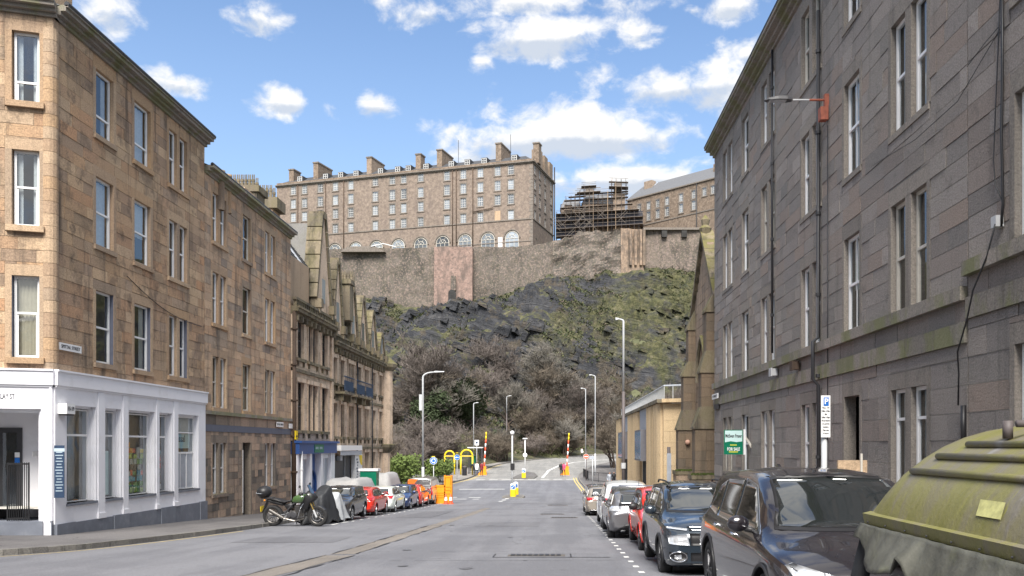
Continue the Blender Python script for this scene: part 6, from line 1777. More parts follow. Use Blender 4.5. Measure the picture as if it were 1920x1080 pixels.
b = MB().mat('castle_wall'); p0, p1 = at(846, 518, 242), at(855, 545, 242); b.box(p0.x, p1.x, 241.4, 242.2, p1.z, p0.z); b.build('slit_window', parent=Rt, org=ot)
rubble_wall('terrace_wall', 'mossy brown terrace wall between the pink tower and the scaffolding', [(884, 463, 570, 245), (960, 463, 560, 245), (1010, 458, 545, 245), (1040, 452, 525, 245)], 3, 'castle_wall', 3)
rubble_wall('old_crag_wall', 'ragged old wall on the crag below the scaffolding', [(1036, 452, 530, 244), (1060, 446, 520, 243.5), (1085, 436, 512, 243), (1110, 432, 505, 243), (1140, 434, 500, 243), (1168, 430, 500, 243)], 4, 'castle_wall', 4, rough=1.3)
Rb, og = rubble_wall('orange_buttress', 'tall orange stone buttress with ribs at the right end of the scaffolded house', [(1164, 428, 502, 242.5), (1207, 430, 502, 242.5)], 4, 'buttress_or', 5, rough=.2)
for px in (1180, 1189, 1199, 1205):
 p, q = at(px, 432, 242), at(px, 498, 242); b = MB().mat('buttress_or'); b.box(p.x, p.x + .7, 241.2, 242.4, q.z, p.z); b.build('rib', parent=Rb, org=og)
Rg, og = rubble_wall('battery_wall', 'brown battery wall with dark embrasures below the long hospital block', [(1206, 428, 500, 243.5), (1260, 428, 500, 243), (1345, 429, 500, 242.5), (1430, 429, 500, 242)], 4, 'castle_wall', 6)
for px in (1245, 1282, 1319): b = MB().mat('interior'); p = at(px - 5, 434, 243); q = at(px + 5, 446, 243); b.box(p.x, q.x, 241.8, 243.2, q.z, p.z); b.build('embrasure', parent=Rg, org=og)
b = MB().mat('castle_trim'); p, q = at(1206, 428, 242.5), at(1430, 431, 242.2); b.box(p.x, q.x, 241.9, 246, q.z, p.z + .1); b.build('coping', parent=Rg, org=og)
# white canopy on the terrace
Rv = empty('terrace_canopy', tuple(at(680, 466, 244))); tag(Rv, 'long low grey canopy with a white ridge on the terrace wall, left below the barracks', 'canopy');
b = MB().mat('castle_trim'); p, q = at(638, 470, 243.6), at(722, 463, 243.6); b.prism([(p.x, 243.6, p.z - .3), (q.x, 243.6, p.z - .3), (q.x - 3, 243.6, q.z + .25), (p.x + 2, 243.6, q.z + .1)], (0, 3, 0)); b.build('roof', parent=Rv, org=tuple(Rv.location))
b = MB().mat('white'); b.tube([(q.x - 4, 243.5, q.z + .1), (q.x - .5, 243.5, q.z + .9), (q.x + 3, 243.5, q.z)], .12, 5); b.build('ridge', parent=Rv, org=tuple(Rv.location))
# parapet railing along terrace
# ---- hospital block on the right
RH = empty('hospital_block', (38, 255, 57)); tag(RH, 'long brown stone block with grey slate roof on the skyline, right of the scaffolding', 'castle building'); oh = tuple(RH.location)
HA = Vector((at(1176, 0, 262).x, 262)); HB = Vector((at(1342, 0, 239.5).x, 239.5)); d_ = (HB - HA); HB = HA + d_ * 1.45; eH = d_.normalized(); WH = Wall(HA, HB, (eH.y, -eH.x), RH)
def sH(px):
 u = (px - 1043) / 1600; return (u * WH.p0.y - WH.p0.x) / (WH.e.x - u * WH.e.y)
def zH(px, py): return CZ + (835 - py) * WH.T(sH(px), 0)[1] / 1600
zE = (zH(1180, 376) + zH(1338, 336)) / 2; ops = []
for zx in (603, 662, 720, 779, 868, 948, 1016, 1070, 1130, 1200):
 px = 1020 + zx / 3.376; s = sH(px); ops.append(far_window(WH, s, zE - 3.0, 1.25, 2.1, nb=1, nv=3))
for zx in (603, 662, 720, 779, 868, 948): px = 1020 + zx / 3.376; s = sH(px); ops.append(far_window(WH, s, zE - 6.1, 1.3, 2.4, nb=1, nv=3))
flat_wall(WH, 50, zE, ops, 'castle_brown', 'wall')
WH.part('string_course', 'castle_trim', [(0, WH.L, zE - 8.6, zE - 8.3, -.1, .15)]); WH.part('eaves_course', 'castle_trim', [(0, WH.L, zE, zE + .35, -.3, .35)])
iH = Vector((-eH.y, eH.x)); PH = lambda s, d, z: (*(HA + eH * s + iH * d), z)
b = MB().mat('slate'); b.poly([PH(0, -.3, zE + .36), PH(WH.L, -.3, zE + .36), PH(WH.L, 5, zE + 5.2), PH(2.5, 5, zE + 5.2)]); b.poly([PH(0, -.3, zE + .36), PH(2.5, 5, zE + 5.2), PH(0, 10, zE + .36)]); b.build('roof', parent=RH, org=oh)
b = MB().mat('castle_brown'); b.poly([PH(0, 0, 50), PH(0, 10, 50), PH(0, 10, zE), PH(0, 0, zE)]); b.build('gable_wall', parent=RH, org=oh)
def chim(s, d, w0, dep, z1, lab='chimney'):
 c_ = MB().mat('castle_brown'); c_.hexa([PH(s, d, zE), PH(s + w0, d, zE), PH(s + w0, d + dep, zE), PH(s, d + dep, zE), PH(s, d, z1), PH(s + w0, d, z1), PH(s + w0, d + dep, z1), PH(s, d + dep, z1)]); c_.build(lab, parent=RH, org=oh)
chim(sH(1196), 3, 3.0, 2.0, zH(1200, 336)); chim(sH(1212), 3, 3.0, 1.6, zH(1215, 347)); chim(sH(1328), 2.5, 3.5, 2, zH(1332, 303))
pipe(RH, [WH.T(sH(1307), zE, .2), WH.T(sH(1307), 52, .2)], .13, 'pipe', brackets=False)
b = MB().mat('lead'); b.tube([PH(sH(1203), 3.0, zE + 2.4), PH(sH(1216), 4.6, zE + 4.9)], .25, 5); b.build('lead_flashing', parent=RH, org=oh)

# ---- scaffolded house
RS = empty('scaffolded_house', tuple(at(1110, 450, 250))); tag(RS, 'small old castle house with a turret, half hidden inside the scaffolding', 'castle building'); os_ = tuple(RS.location)
def hbox(px0, px1, py0, py1, Y0a, Y1a, m, name, gab=0):
 a, c = at(px0, py1, Y0a), at(px1, py0, Y0a); b = MB().mat(m); b.cr = random.random()
 b.box(a.x, c.x, Y0a, Y1a, a.z - 2, c.z)
 if gab:
  b.mat('slate'); xm = (a.x + c.x) / 2
  b.prism([(a.x - .3, Y0a - .3, c.z + .02), (c.x + .3, Y0a - .3, c.z + .02), (c.x - (c.x - a.x) * .15, Y0a + 2.5, c.z + gab), (a.x + (c.x - a.x) * .15, Y0a + 2.5, c.z + gab)], (0, 4, 0))
 return b.build(name, parent=RS, org=os_)
hbox(1052, 1090, 392, 450, 250, 257, 'castle_brown', 'wall', 3.5); hbox(1092, 1150, 382, 450, 249, 258, 'castle_brown', 'wall', 3.2)
hbox(1150, 1172, 362, 450, 248.5, 256, 'castle_brown', 'turret'); hbox(1152, 1166, 342, 362, 249, 252, 'castle_trim', 'chimney'); hbox(1098, 1112, 354, 372, 252, 254, 'castle_trim', 'chimney'); hbox(1058, 1073, 384, 402, 249.5, 251, 'castle_brown', 'dormer')
hbox(1172, 1200, 396, 450, 249, 256, 'castle_brown', 'wall')
RF = empty('scaffolding', tuple(at(1110, 452, 247))); tag(RF, 'dense tube and board scaffolding wrapped round the old house beside the barracks', 'scaffolding'); of_ = tuple(RF.location)
def top_py(px): return interp([(1044, 400), (1060, 374), (1080, 366), (1092, 352), (1116, 350), (1128, 366), (1139, 362), (1143, 340), (1176, 338), (1180, 382), (1196, 404), (1206, 416)], px)
def bot_py(px): return interp([(1044, 452), (1080, 446), (1100, 436), (1150, 430), (1206, 428)], px)
r_ = random.Random(17); brd = MB().mat('bark'); net = MB().mat(plain('debris netting', (.035, .035, .045), .8, var=.4, scale=.3)); led = MB().mat('castle_trim')
for Y in (246.5, 248, 253, 257):
 k = 0
 for px in [1044 + 8.6 * i for i in range(20)]:
  p = at(px + r_.uniform(-1.5, 1.5), top_py(px) - r_.uniform(-9, 6), Y); q = at(px, bot_py(px) + 4, Y)
  b = MB().mat(r_.choice(['dressed_tan', 'lamp_dark', 'pipe', 'pipe_brown'])); b.tube([(p.x, Y, q.z), (p.x, Y, p.z)], .055, 4); b.build('standard', parent=RF, org=of_)
zlev = [at(0, y, 247).z for y in (444, 430, 416, 402, 388, 374, 362, 350, 341)]
for li, z in enumerate(zlev):
 for Y in (246.5, 248, 253, 257):
  seg = []
  for px in range(1044, 1206, 4):
   yy = 835 - (z - CZ) * 1600 / Y
   if top_py(px) - 3 < yy < bot_py(px) + 6: seg.append(px)
  if not seg: continue
  runs = []; st = seg[0]; pv = seg[0]
  for s in seg[1:] + [9999]:
   if s - pv > 4: runs.append((st, pv)); st = s
   pv = s
  for (a, c) in runs:
   if c - a < 6 or (li > 3 and r_.random() < .28) or (Y > 250 and r_.random() < .5): continue
   x0, x1 = at(a - 2, 0, Y).x, at(c + 2, 0, Y).x; tilt = (x1 - x0) * (-.035 if a > 1120 else .06)
   led.tube([(x0, Y - .05, z), (x1, Y - .05, z + tilt)], .07, 4); led.tube([(x0, Y - .05, z + 1.0), (x1, Y - .05, z + 1.0 + tilt)], .05, 4)
   brd.hexa([(x0, Y, z - .1), (x1, Y, z - .1 + tilt), (x1, Y + 1.3, z - .1 + tilt), (x0, Y + 1.3, z - .1), (x0, Y, z + .0), (x1, Y, z + .0 + tilt), (x1, Y + 1.3, z + .0 + tilt), (x0, Y + 1.3, z + .0)])
   if li < 4 and Y < 249 and r_.random() < .45: net.hexa([(x0, Y + 1.4, z + .2), (x1, Y + 1.4, z + .2 + tilt), (x1, Y + 1.45, z + .2 + tilt), (x0, Y + 1.45, z + .2), (x0, Y + 1.4, z + 1.9), (x1, Y + 1.4, z + 1.9 + tilt), (x1, Y + 1.45, z + 1.9 + tilt), (x0, Y + 1.45, z + 1.9)])
for _ in range(26):
 px = r_.uniform(1048, 1180); a = at(px, r_.uniform(bot_py(px) - 45, bot_py(px)), 246.4); led.tube([tuple(a), (a.x + r_.choice([-1, 1]) * 2.6, 246.4, a.z + 2.6)], .05, 4)
for bb, nm in ((brd, 'board'), (net, 'netting'), (led, 'ledger')): o = bb.build(nm, parent=RF, org=of_); o['kind'] = 'stuff'
# ================================================================ VEHICLES
def patch_mesh(bvh, outline, axis, m, off=.006, res=.07, skirt=.02, smooth=True):
 """polygon (2D) projected on a body: axis '+y','-y' uses (x,z); '+x','-x' uses (y,z); '+z' uses (x,y)"""
 pts = [Vector(p) for p in outline]; dense = []
 for a, b in zip(pts, pts[1:] + pts[:1]):
  n = max(1, int((b - a).length / res))
  for i in range(n): dense.append(a.lerp(b, i / n))
 x0, x1 = min(p.x for p in dense), max(p.x for p in dense); y0, y1 = min(p.y for p in dense), max(p.y for p in dense)
 def inside(p):
  c = False; j = len(pts) - 1
  for i in range(len(pts)):
   if (pts[i].y > p.y) != (pts[j].y > p.y) and p.x < (pts[j].x - pts[i].x) * (p.y - pts[i].y) / (pts[j].y - pts[i].y) + pts[i].x: c = not c
   j = i
  return c
 inner = []
 nx, ny = int((x1 - x0) / res), int((y1 - y0) / res)
 for i in range(1, nx):
  for j in range(1, ny):
   p = Vector((x0 + (x1 - x0) * i / nx, y0 + (y1 - y0) * j / ny))
   if inside(p) and min((p - q).length for q in dense) > res * .4: inner.append(p)
 N = len(dense); vs = dense + inner
 res_ = delaunay_2d_cdt(vs, [(i, (i + 1) % N) for i in range(N)], [], 1, 1e-6)
 ov, _, of = res_[0], res_[1], res_[2]
 out = []; sg = -1 if axis[0] == '-' else 1; last = None
 for p in ov:
  if axis[1] == 'y': o = Vector((p.x, sg * 4, p.y)); d = Vector((0, -sg, 0))
  elif axis[1] == 'x': o = Vector((sg * 8, p.x, p.y)); d = Vector((-sg, 0, 0))
  else: o = Vector((p.x, p.y, 5)); d = Vector((0, 0, -1))
  h = bvh.ray_cast(o, d)
  if h[0] is None: out.append(None)
  else: last = h[0] + h[1] * (off if h[1].dot(d) < 0 else -off) * 1.0; out.append(last)
 good = [q for q in out if q is not None]
 if not good: return None
 for i, q in enumerate(out):
  if q is None:
   p = ov[i]; best = min(good, key=lambda g: ((g.x if axis[1] != 'x' else g.y) - p.x) ** 2 + ((g.z if axis[1] != 'z' else g.y) - p.y) ** 2); out[i] = best
 b = MB().mat(m); b.cs = smooth; b.v = [tuple(q) for q in out]
 flip = None
 for f in of:
  if len(f) >= 3:
   nrm = (out[f[1]] - out[f[0]]).cross(out[f[2]] - out[f[0]])
   D = {'y': Vector((0, sg, 0)), 'x': Vector((sg, 0, 0)), 'z': Vector((0, 0, 1))}[axis[1]]
   b.face(list(f) if nrm.dot(D) > 0 else list(f)[::-1])
 if skirt:
  D = {'y': Vector((0, sg, 0)), 'x': Vector((sg, 0, 0)), 'z': Vector((0, 0, 1))}[axis[1]]
  n0 = len(b.v); b.v += [tuple(Vector(b.v[i]) - D * skirt) for i in range(min(N, len(out)))]
  b.cs = False
  for i in range(min(N, len(out))): j = (i + 1) % N; b.face([i, j, n0 + j, n0 + i])
 return b

def line_patch(bvh, pts, wd, axis, m, off=.004, res=.08):
 """thin seam following a polyline on the body"""
 pts = [Vector(p) for p in pts]; dn = []
 for a, b in zip(pts, pts[1:]):
  n = max(1, int((b - a).length / res))
  for i in range(n): dn.append(a.lerp(b, i / n))
 dn.append(pts[-1]); L = []; R = []
 for i, p in enumerate(dn):
  d = (dn[min(i + 1, len(dn) - 1)] - dn[max(0, i - 1)]).normalized(); n = Vector((-d.y, d.x)) * wd / 2
  L.append(p + n); R.append(p - n)
 sg = -1 if axis[0] == '-' else 1; b = MB().mat(m)
 def hit(p):
  if axis[1] == 'y': h = bvh.ray_cast(Vector((p.x, sg * 4, p.y)), Vector((0, -sg, 0)))
  elif axis[1] == 'x': h = bvh.ray_cast(Vector((sg * 8, p.x, p.y)), Vector((-sg, 0, 0)))
  else: h = bvh.ray_cast(Vector((p.x, p.y, 5)), Vector((0, 0, -1)))
  return None if h[0] is None else h[0] + h[1] * off
 prev = None
 for l, r in zip(L, R):
  a, c = hit(l), hit(r)
  if a is None or c is None: prev = None; continue
  if prev: b.poly([prev[0], prev[1], c, a])
  prev = (a, c)
 return b

def wheel_parts(r, w, rim_m, spokes, style=0):
 t = MB().mat('rubber'); t.cs = True; n = 28
 t.lathe([(r * .66, -w / 2 + .01), (r * .88, -w / 2), (r * .97, -w / 2 + .02), (r, -w / 2 + .05), (r, w / 2 - .05), (r * .97, w / 2 - .02), (r * .88, w / 2), (r * .66, w / 2 - .01), (r * .64, 0), (r * .66, -w / 2 + .01)], (0, 0, 0), n, 'y')
 m = MB().mat(rim_m); m.cs = True
 m.lathe([(r * .67, w / 2 - .005), (r * .64, w / 2 - .0), (r * .60, w / 2 - .02), (r * .58, w / 2 - .06), (r * .56, -w / 2 + .03)], (0, 0, 0), n, 'y')
 m.lathe([(r * .15, w / 2 - .03), (r * .13, w / 2 - .005), (.001, w / 2 - .002)], (0, 0, 0), 14, 'y')
 m.cs = False
 for k in range(spokes):
  a = 2 * pi * k / spokes
  for da in ((-.13, .13) if style else (0,)):
   ca, sa = cos(a + da), sin(a + da); c2, s2_ = cos(a), sin(a); hw = r * (.05 if style else .085)
   ux, uz = -sa, ca
   p0 = (c2 * r * .12, s2_ * r * .12); p1 = (ca * r * .62, sa * r * .62)
   y0, y1 = w / 2 - .035, w / 2 - .012
   m.hexa([(p0[0] - ux * hw, y0, p0[1] - uz * hw), (p1[0] - ux * hw * .8, y0, p1[1] - uz * hw * .8), (p1[0] + ux * hw * .8, y0, p1[1] + uz * hw * .8), (p0[0] + ux * hw, y0, p0[1] + uz * hw),
     (p0[0] - ux * hw * .7, y1 + .01, p0[1] - uz * hw * .7), (p1[0] - ux * hw * .6, y1, p1[1] - uz * hw * .6), (p1[0] + ux * hw * .6, y1, p1[1] + uz * hw * .6), (p0[0] + ux * hw * .7, y1 + .01, p0[1] + uz * hw * .7)])
 d = MB().mat('dark_frame'); d.lathe([(r * .57, w / 2 - .07), (.001, w / 2 - .07)], (0, 0, 0), 20, 'y'); d.mat('steel'); d.lathe([(r * .42, w / 2 - .055), (r * .15, w / 2 - .055)], (0, 0, 0), 20, 'y')
 return t.mesh('tyre'), m.mesh('rim'), d.mesh('brake_disc')

def add_wheel(root, x, y, side, r, w, meshes, steer=0.):
 t = bpy.data.objects.new('wheel', meshes[0]); COL.objects.link(t); t.parent = root; t.location = (x, y, r); t.rotation_euler = (0, random.Random(int(x * 50 + y)).uniform(0, 1), (0 if side > 0 else pi) + steer)
 for me, nm in ((meshes[1], 'rim'), (meshes[2], 'brake_disc')):
  o = bpy.data.objects.new(nm, me); COL.objects.link(o); o.parent = t

def car(name, label, loc, heading, sp, paint_m, group, cat='car', pitch=None):
 L, W, H = sp['L'], sp['W'], sp['H']; top = sp['top']; sho = sp['sho']; r = sp.get('r', .33); wb = sp['wheels']; tum = sp.get('tum', .30)
 bot = sp.get('bot', [(-L / 2, .38), (-L / 2 + .35, .24), (-L / 2 + .8, .2), (L / 2 - .8, .2), (L / 2 - .3, .22), (L / 2, .30)])
 er, ef = sp.get('endr', .45), sp.get('endf', .7)
 def plan(x):
  w = W / 2
  for (xe, rr, kk) in ((-L / 2, er, sp.get('kr', .84)), (L / 2, ef, sp.get('kf', .74))):
   e = abs(x - xe)
   if e < rr: w = W / 2 * (kk + (1 - kk) * sqrt(max(0, 1 - (1 - e / rr) ** 2)))
  return w
 def smooth_i(tab, x, d=.06): return (interp(tab, x - d) + 2 * interp(tab, x) + interp(tab, x + d)) / 4
 xs_ = sorted(set([-L / 2, -L / 2 + .015, -L / 2 + .04, -L / 2 + .08, -L / 2 + .14, -L / 2 + .22, L / 2 - .3, L / 2 - .22, L / 2 - .15, L / 2 - .09, L / 2 - .045, L / 2 - .015, L / 2] + [round(v, 3) for v in frange(-L / 2 + .3, L / 2 - .38, .075)]))
 b = MB().mat(paint_m); b.cs = True; rings = []
 for x in xs_:
  w = plan(x); zb = smooth_i(bot, x); zt = smooth_i(top, x); zs2 = min(smooth_i(sho, x), zt - .008); h = zt - zs2
  ins = 0.; en = min(x + L / 2, L / 2 - x)
  if en < .045: ins = .05 * (1 - en / .045) ** 1.5
  zb += ins * .8; zt -= ins; zs2 -= ins * 1.0
  P_ = [(0, zb), (w * .5, zb), (w * .84, zb + .005), (w * .94, zb + .05), (w * .975, zb + .14), (w * .995, lerp(zb, zs2, .38)), (w, lerp(zb, zs2, .55)), (w * .993, lerp(zb, zs2, .72)), (w * .985, lerp(zb, zs2, .86)), (w * .968, zs2 - .02), (w * .945, zs2 + .004)]
  wsh = w * .945; k = sstep(.06, .40, h)
  for t in (.12, .26, .40, .54, .66, .74, .82, .90, 1.0):
   yh = wsh * (1 - t); zh = zs2 + h * (1 - (1 - t) ** 2.6)
   if t <= .66: tt = t / .66; zc_ = zs2 + h * .90 * tt; yc = wsh - .03 * min(1, tt * 4) - tum * h * .90 * tt
   else:
    tt = (t - .66) / .34; y1 = wsh - .03 - tum * h * .90; yc = y1 * (1 - tt) ** .9 if tt < 1 else 0
    zc_ = zs2 + h * (.90 + .10 * sin(pi / 2 * min(1, tt * 1.25)))
   P_.append((lerp(yh, yc, k), lerp(zh, zc_, k)))
  rings.append((x, P_))
 n = len(rings[0][1]); C = 2 * n - 2
 for (x, P_) in rings:
  for (y, z) in P_: b.v.append((x, y, z))
  for (y, z) in P_[-2:0:-1]: b.v.append((x, -y, z))
 for i in range(len(rings) - 1):
  for k in range(C): b.face([i * C + k, i * C + (k + 1) % C, (i + 1) * C + (k + 1) % C, (i + 1) * C + k])
 b.cs = False
 b.face(list(range(C))[::-1]); b.face([(len(rings) - 1) * C + k for k in range(C)])
 b.f = [f[::-1] for f in b.f]
 bvh = BVHTree.FromPolygons([Vector(v) for v in b.v], b.f)
 root = empty(name, loc, heading); root.scale = (1, 1, sp.get('zs', 1))
 if pitch: root.rotation_euler = (0, pitch, heading)
 tag(root, label, cat, group)
 body = b.build('body', parent=root)
 ar = MB().mat('black')
 for x in wb:
  for sg in (-1, 1):
   pr = [(.0001, sg * (W / 2 - .30)), (r + .055, sg * (W / 2 - .30)), (r + .055, sg * (W / 2 + .3)), (.0001, sg * (W / 2 + .3))]
   if sg < 0: pr = pr[::-1]
   ar.lathe(pr, (x, 0, r + .01), 32, 'y')
 cut = ar.build('cutter')
 bm_ = bmesh.new(); bm_.from_mesh(cut.data); bmesh.ops.remove_doubles(bm_, verts=bm_.verts, dist=.001); bmesh.ops.recalc_face_normals(bm_, faces=bm_.faces); bm_.to_mesh(cut.data); bm_.free()
 bm_ = bmesh.new(); bm_.from_mesh(body.data); bmesh.ops.recalc_face_normals(bm_, faces=bm_.faces); bm_.to_mesh(body.data); bm_.free()
 md = body.modifiers.new('b', 'BOOLEAN'); md.operation = 'DIFFERENCE'; md.object = cut; md.solver = 'EXACT'; md.material_mode = 'TRANSFER'
 root_loc = root.matrix_world.copy(); par = body.parent; body.parent = None
 dg = bpy.context.evaluated_depsgraph_get(); me = bpy.data.meshes.new_from_object(body.evaluated_get(dg)); body.modifiers.clear(); body.data = me; body.parent = root
 bpy.data.objects.remove(cut)
 def put(bb, nm):
  if bb is None: return None
  return bb.build(nm, parent=root)
 for x in wb:
  for sg in (-1, 1):
   l = MB().mat(sp.get('lip', paint_m)); pts = []
   for k in range(17):
    a = pi * (-.05 + 1.1 * k / 16); px_, pz_ = x + (r + .06) * cos(a), r + .01 + (r + .06) * sin(a)
    h = bvh.ray_cast(Vector((px_, sg * 4, max(pz_, .3))), Vector((0, -sg, 0)))
    if h[0]: pts.append((px_, h[0].y, pz_))
   if len(pts) > 3: l.cs = True; l.tube(pts, sp.get('lipw', .014), 6); l.build('arch_trim', parent=root)
 ms = wheel_parts(r, .21, sp.get('rim', 'alloy'), sp.get('spokes', 5), sp.get('sstyle', 1))
 for x in wb:
  for sg in (-1, 1): add_wheel(root, x, sg * (W / 2 - .115), sg, r, .21, ms)
 for wn in sp['win']:
  for ax in ('+y', '-y'):
   put(patch_mesh(bvh, grow_poly(wn, .022), ax, sp.get('wintrim', 'black'), .003), 'window_trim')
   put(patch_mesh(bvh, wn, ax, 'car_glass', .009), 'side_window')
 fs = sp['fscreen']; put(patch_mesh(bvh, grow_poly(fs, .03), '+x', 'black', .003, res=.05), 'screen_surround'); put(patch_mesh(bvh, fs, '+x', 'car_glass', .009, res=.05), 'windscreen')
 rs = sp['rscreen']; put(patch_mesh(bvh, grow_poly(rs, .03), '-x', 'black', .003, res=.05), 'screen_surround'); put(patch_mesh(bvh, rs, '-x', 'car_glass', .009, res=.05), 'rear_window')
 mir = lambda p: [(-y, z) for y, z in p][::-1]
 for nm, ax, m, pl, offv in sp.get('ends', []):
  put(patch_mesh(bvh, pl, ax, m, offv, res=.05, skirt=.03), nm)
  if min(p[0] for p in pl) > .01 and nm != 'orange_panel': put(patch_mesh(bvh, mir(pl), ax, m, offv, res=.05, skirt=.03), nm)
 for nm, m, pl, offv in sp.get('sides', []):
  for ax in ('+y', '-y'): put(patch_mesh(bvh, pl, ax, m, offv, res=.07, skirt=.02), nm)
 for nm, m, pl, offv in sp.get('tops', []): put(patch_mesh(bvh, pl, '+z', m, offv, res=.06, skirt=.01), nm)
 for ln in sp.get('seams', []):
  for ax in ('+y', '-y'): put(line_patch(bvh, ln, .010, ax, 'black'), 'panel_seam')
 for ln in sp.get('topseams', []):
  put(line_patch(bvh, ln, .010, '+z', 'black'), 'panel_seam'); put(line_patch(bvh, [(x, -y) for x, y in ln], .010, '+z', 'black'), 'panel_seam')
 for ax, ln in sp.get('endseams', []): put(line_patch(bvh, ln, .012, ax, 'black'), 'panel_seam')
 for (x, z) in sp.get('handles', []):
  for sg in (-1, 1):
   h = bvh.ray_cast(Vector((x, sg * 4, z)), Vector((0, -sg, 0)))
   if h[0]:
    y = h[0].y; hb = MB().mat(sp.get('handle_m', paint_m)); hb.cs = True
    hb.tube([(x - .10, y - sg * .01, z), (x - .085, y + sg * .035, z), (x + .085, y + sg * .035, z), (x + .10, y - sg * .01, z)], .013, 6); hb.build('door_handle', parent=root)
 mx, mz = sp['mirror']
 for sg in (-1, 1):
  h = bvh.ray_cast(Vector((mx, sg * 4, mz)), Vector((0, -sg, 0))); y = h[0].y if h[0] else sg * W / 2 * .9
  mb_ = MB().mat(sp.get('mirror_m', paint_m)); mb_.cs = True; mb_.ball((mx - .0, y + sg * .17, mz + .05), .1, 14, 10, (.62, 1.15, .82)); mb_.mat('black'); mb_.tube([(mx + .01, y - sg * .02, mz - .02), (mx, y + sg * .10, mz + .0)], .03, 6)
  mo = mb_.build('wing_mirror', parent=root); gl = MB().mat('chrome'); gl.lathe([(.075, mx - .058), (.001, mx - .060)], (0, y + sg * .17, mz + .05), 14, 'x'); gl.build('mirror_glass', parent=mo)
 if sp.get('aerial'):
  x, z = sp['aerial']; a_ = MB().mat('black'); a_.tube([(x, 0, z), (x - .12, 0, z + .28)], .008, 4); a_.build('aerial', parent=root)
 if sp.get('fin'):
  x, z = sp['fin']; a_ = MB().mat(paint_m); a_.prism([(x + .1, -.02, z - .01), (x - .12, -.02, z - .01), (x - .10, -.02, z + .07)], (0, .04, 0)); a_.build('fin_aerial', parent=root)
 if sp.get('rails'):
  x0, x1, y, z, m = sp['rails']
  for sg in (-1, 1):
   a_ = MB().mat(m); a_.cs = True; pts = [(x0, sg * y, z - .05)] + [(lerp(x0 + .08, x1 - .08, k / 6), sg * y, z + .015 * sin(pi * k / 6)) for k in range(7)] + [(x1, sg * y, z - .07)]
   a_.tube(pts, .018, 6); a_.build('roof_rail', parent=root)
 if sp.get('wiper'):
  for (a, c) in sp['wiper']:
   w_ = MB().mat('black');
   pts = []
   for k in range(7):
    y, z = lerp(a[0], c[0], k / 6), lerp(a[1], c[1], k / 6); h = bvh.ray_cast(Vector((8, y, z)), Vector((-1, 0, 0)))
    if h[0]: pts.append(h[0] + h[1] * .022)
   if len(pts) > 1: w_.tube(pts, .011, 5); w_.build('wiper', parent=root)
 un = MB().mat('black'); un.box(-L / 2 + .5, L / 2 - .5, -W / 2 + .32, W / 2 - .32, .19, .5); un.build('underbody', parent=root)
 return root, bvh

def grow_poly(pl, d):
 n = len(pl); A = sum(pl[i][0] * pl[(i + 1) % n][1] - pl[(i + 1) % n][0] * pl[i][1] for i in range(n)); s = 1 if A > 0 else -1; out = []
 for i in range(n):
  p0, p1, p2 = Vector(pl[i - 1]), Vector(pl[i]), Vector(pl[(i + 1) % n]); a = (p1 - p0).normalized(); c = (p2 - p1).normalized()
  n1 = Vector((a.y, -a.x)) * s; n2 = Vector((c.y, -c.x)) * s; q = (n1 + n2); q = q / max(.35, q.length ** 2) * 2 if q.length > .01 else n1
  out.append(tuple(p1 + q * d * min(1, 1)))
 return out

def ring_patch(root, bvh, c, r, ax, m, nm, sx=1., tube=.012, n=24):
 sg = 1 if ax[0] == '+' else -1; pts = []
 for k in range(n + 1):
  a = 2 * pi * k / n; y, z = c[0] + r * sx * cos(a), c[1] + r * sin(a); h = bvh.ray_cast(Vector((sg * 8, y, z)), Vector((-sg, 0, 0)))
  if h[0]: pts.append(h[0] + Vector((sg * .01, 0, 0)))
 b = MB().mat(m); b.cs = True; b.tube(pts, tube, 6, cap=False); return b.build(nm, parent=root)

P_BLACK = paint('black metallic paint', (.022, .019, .024), .35, .22)
P_NAVY = paint('blue black metallic paint', (.028, .04, .055), .35, .25)
P_RED = paint('bright red paint', (.62, .03, .015))
P_REDR = paint('flame red paint', (.58, .035, .02))
P_GREY = paint('mid grey metallic paint', (.17, .17, .18), .5, .3)
P_WHITE = paint('white paint', (.72, .73, .74), 0, .3)
P_GOLD = paint('pale bronze metallic paint', (.36, .32, .27), .5, .3)
P_MINT = paint('pale green white paint', (.68, .74, .70), 0, .3)
P_BLUE = paint('dark blue paint', (.02, .045, .14), .3)
P_DGREY = paint('dark grey paint', (.045, .045, .05), .3)

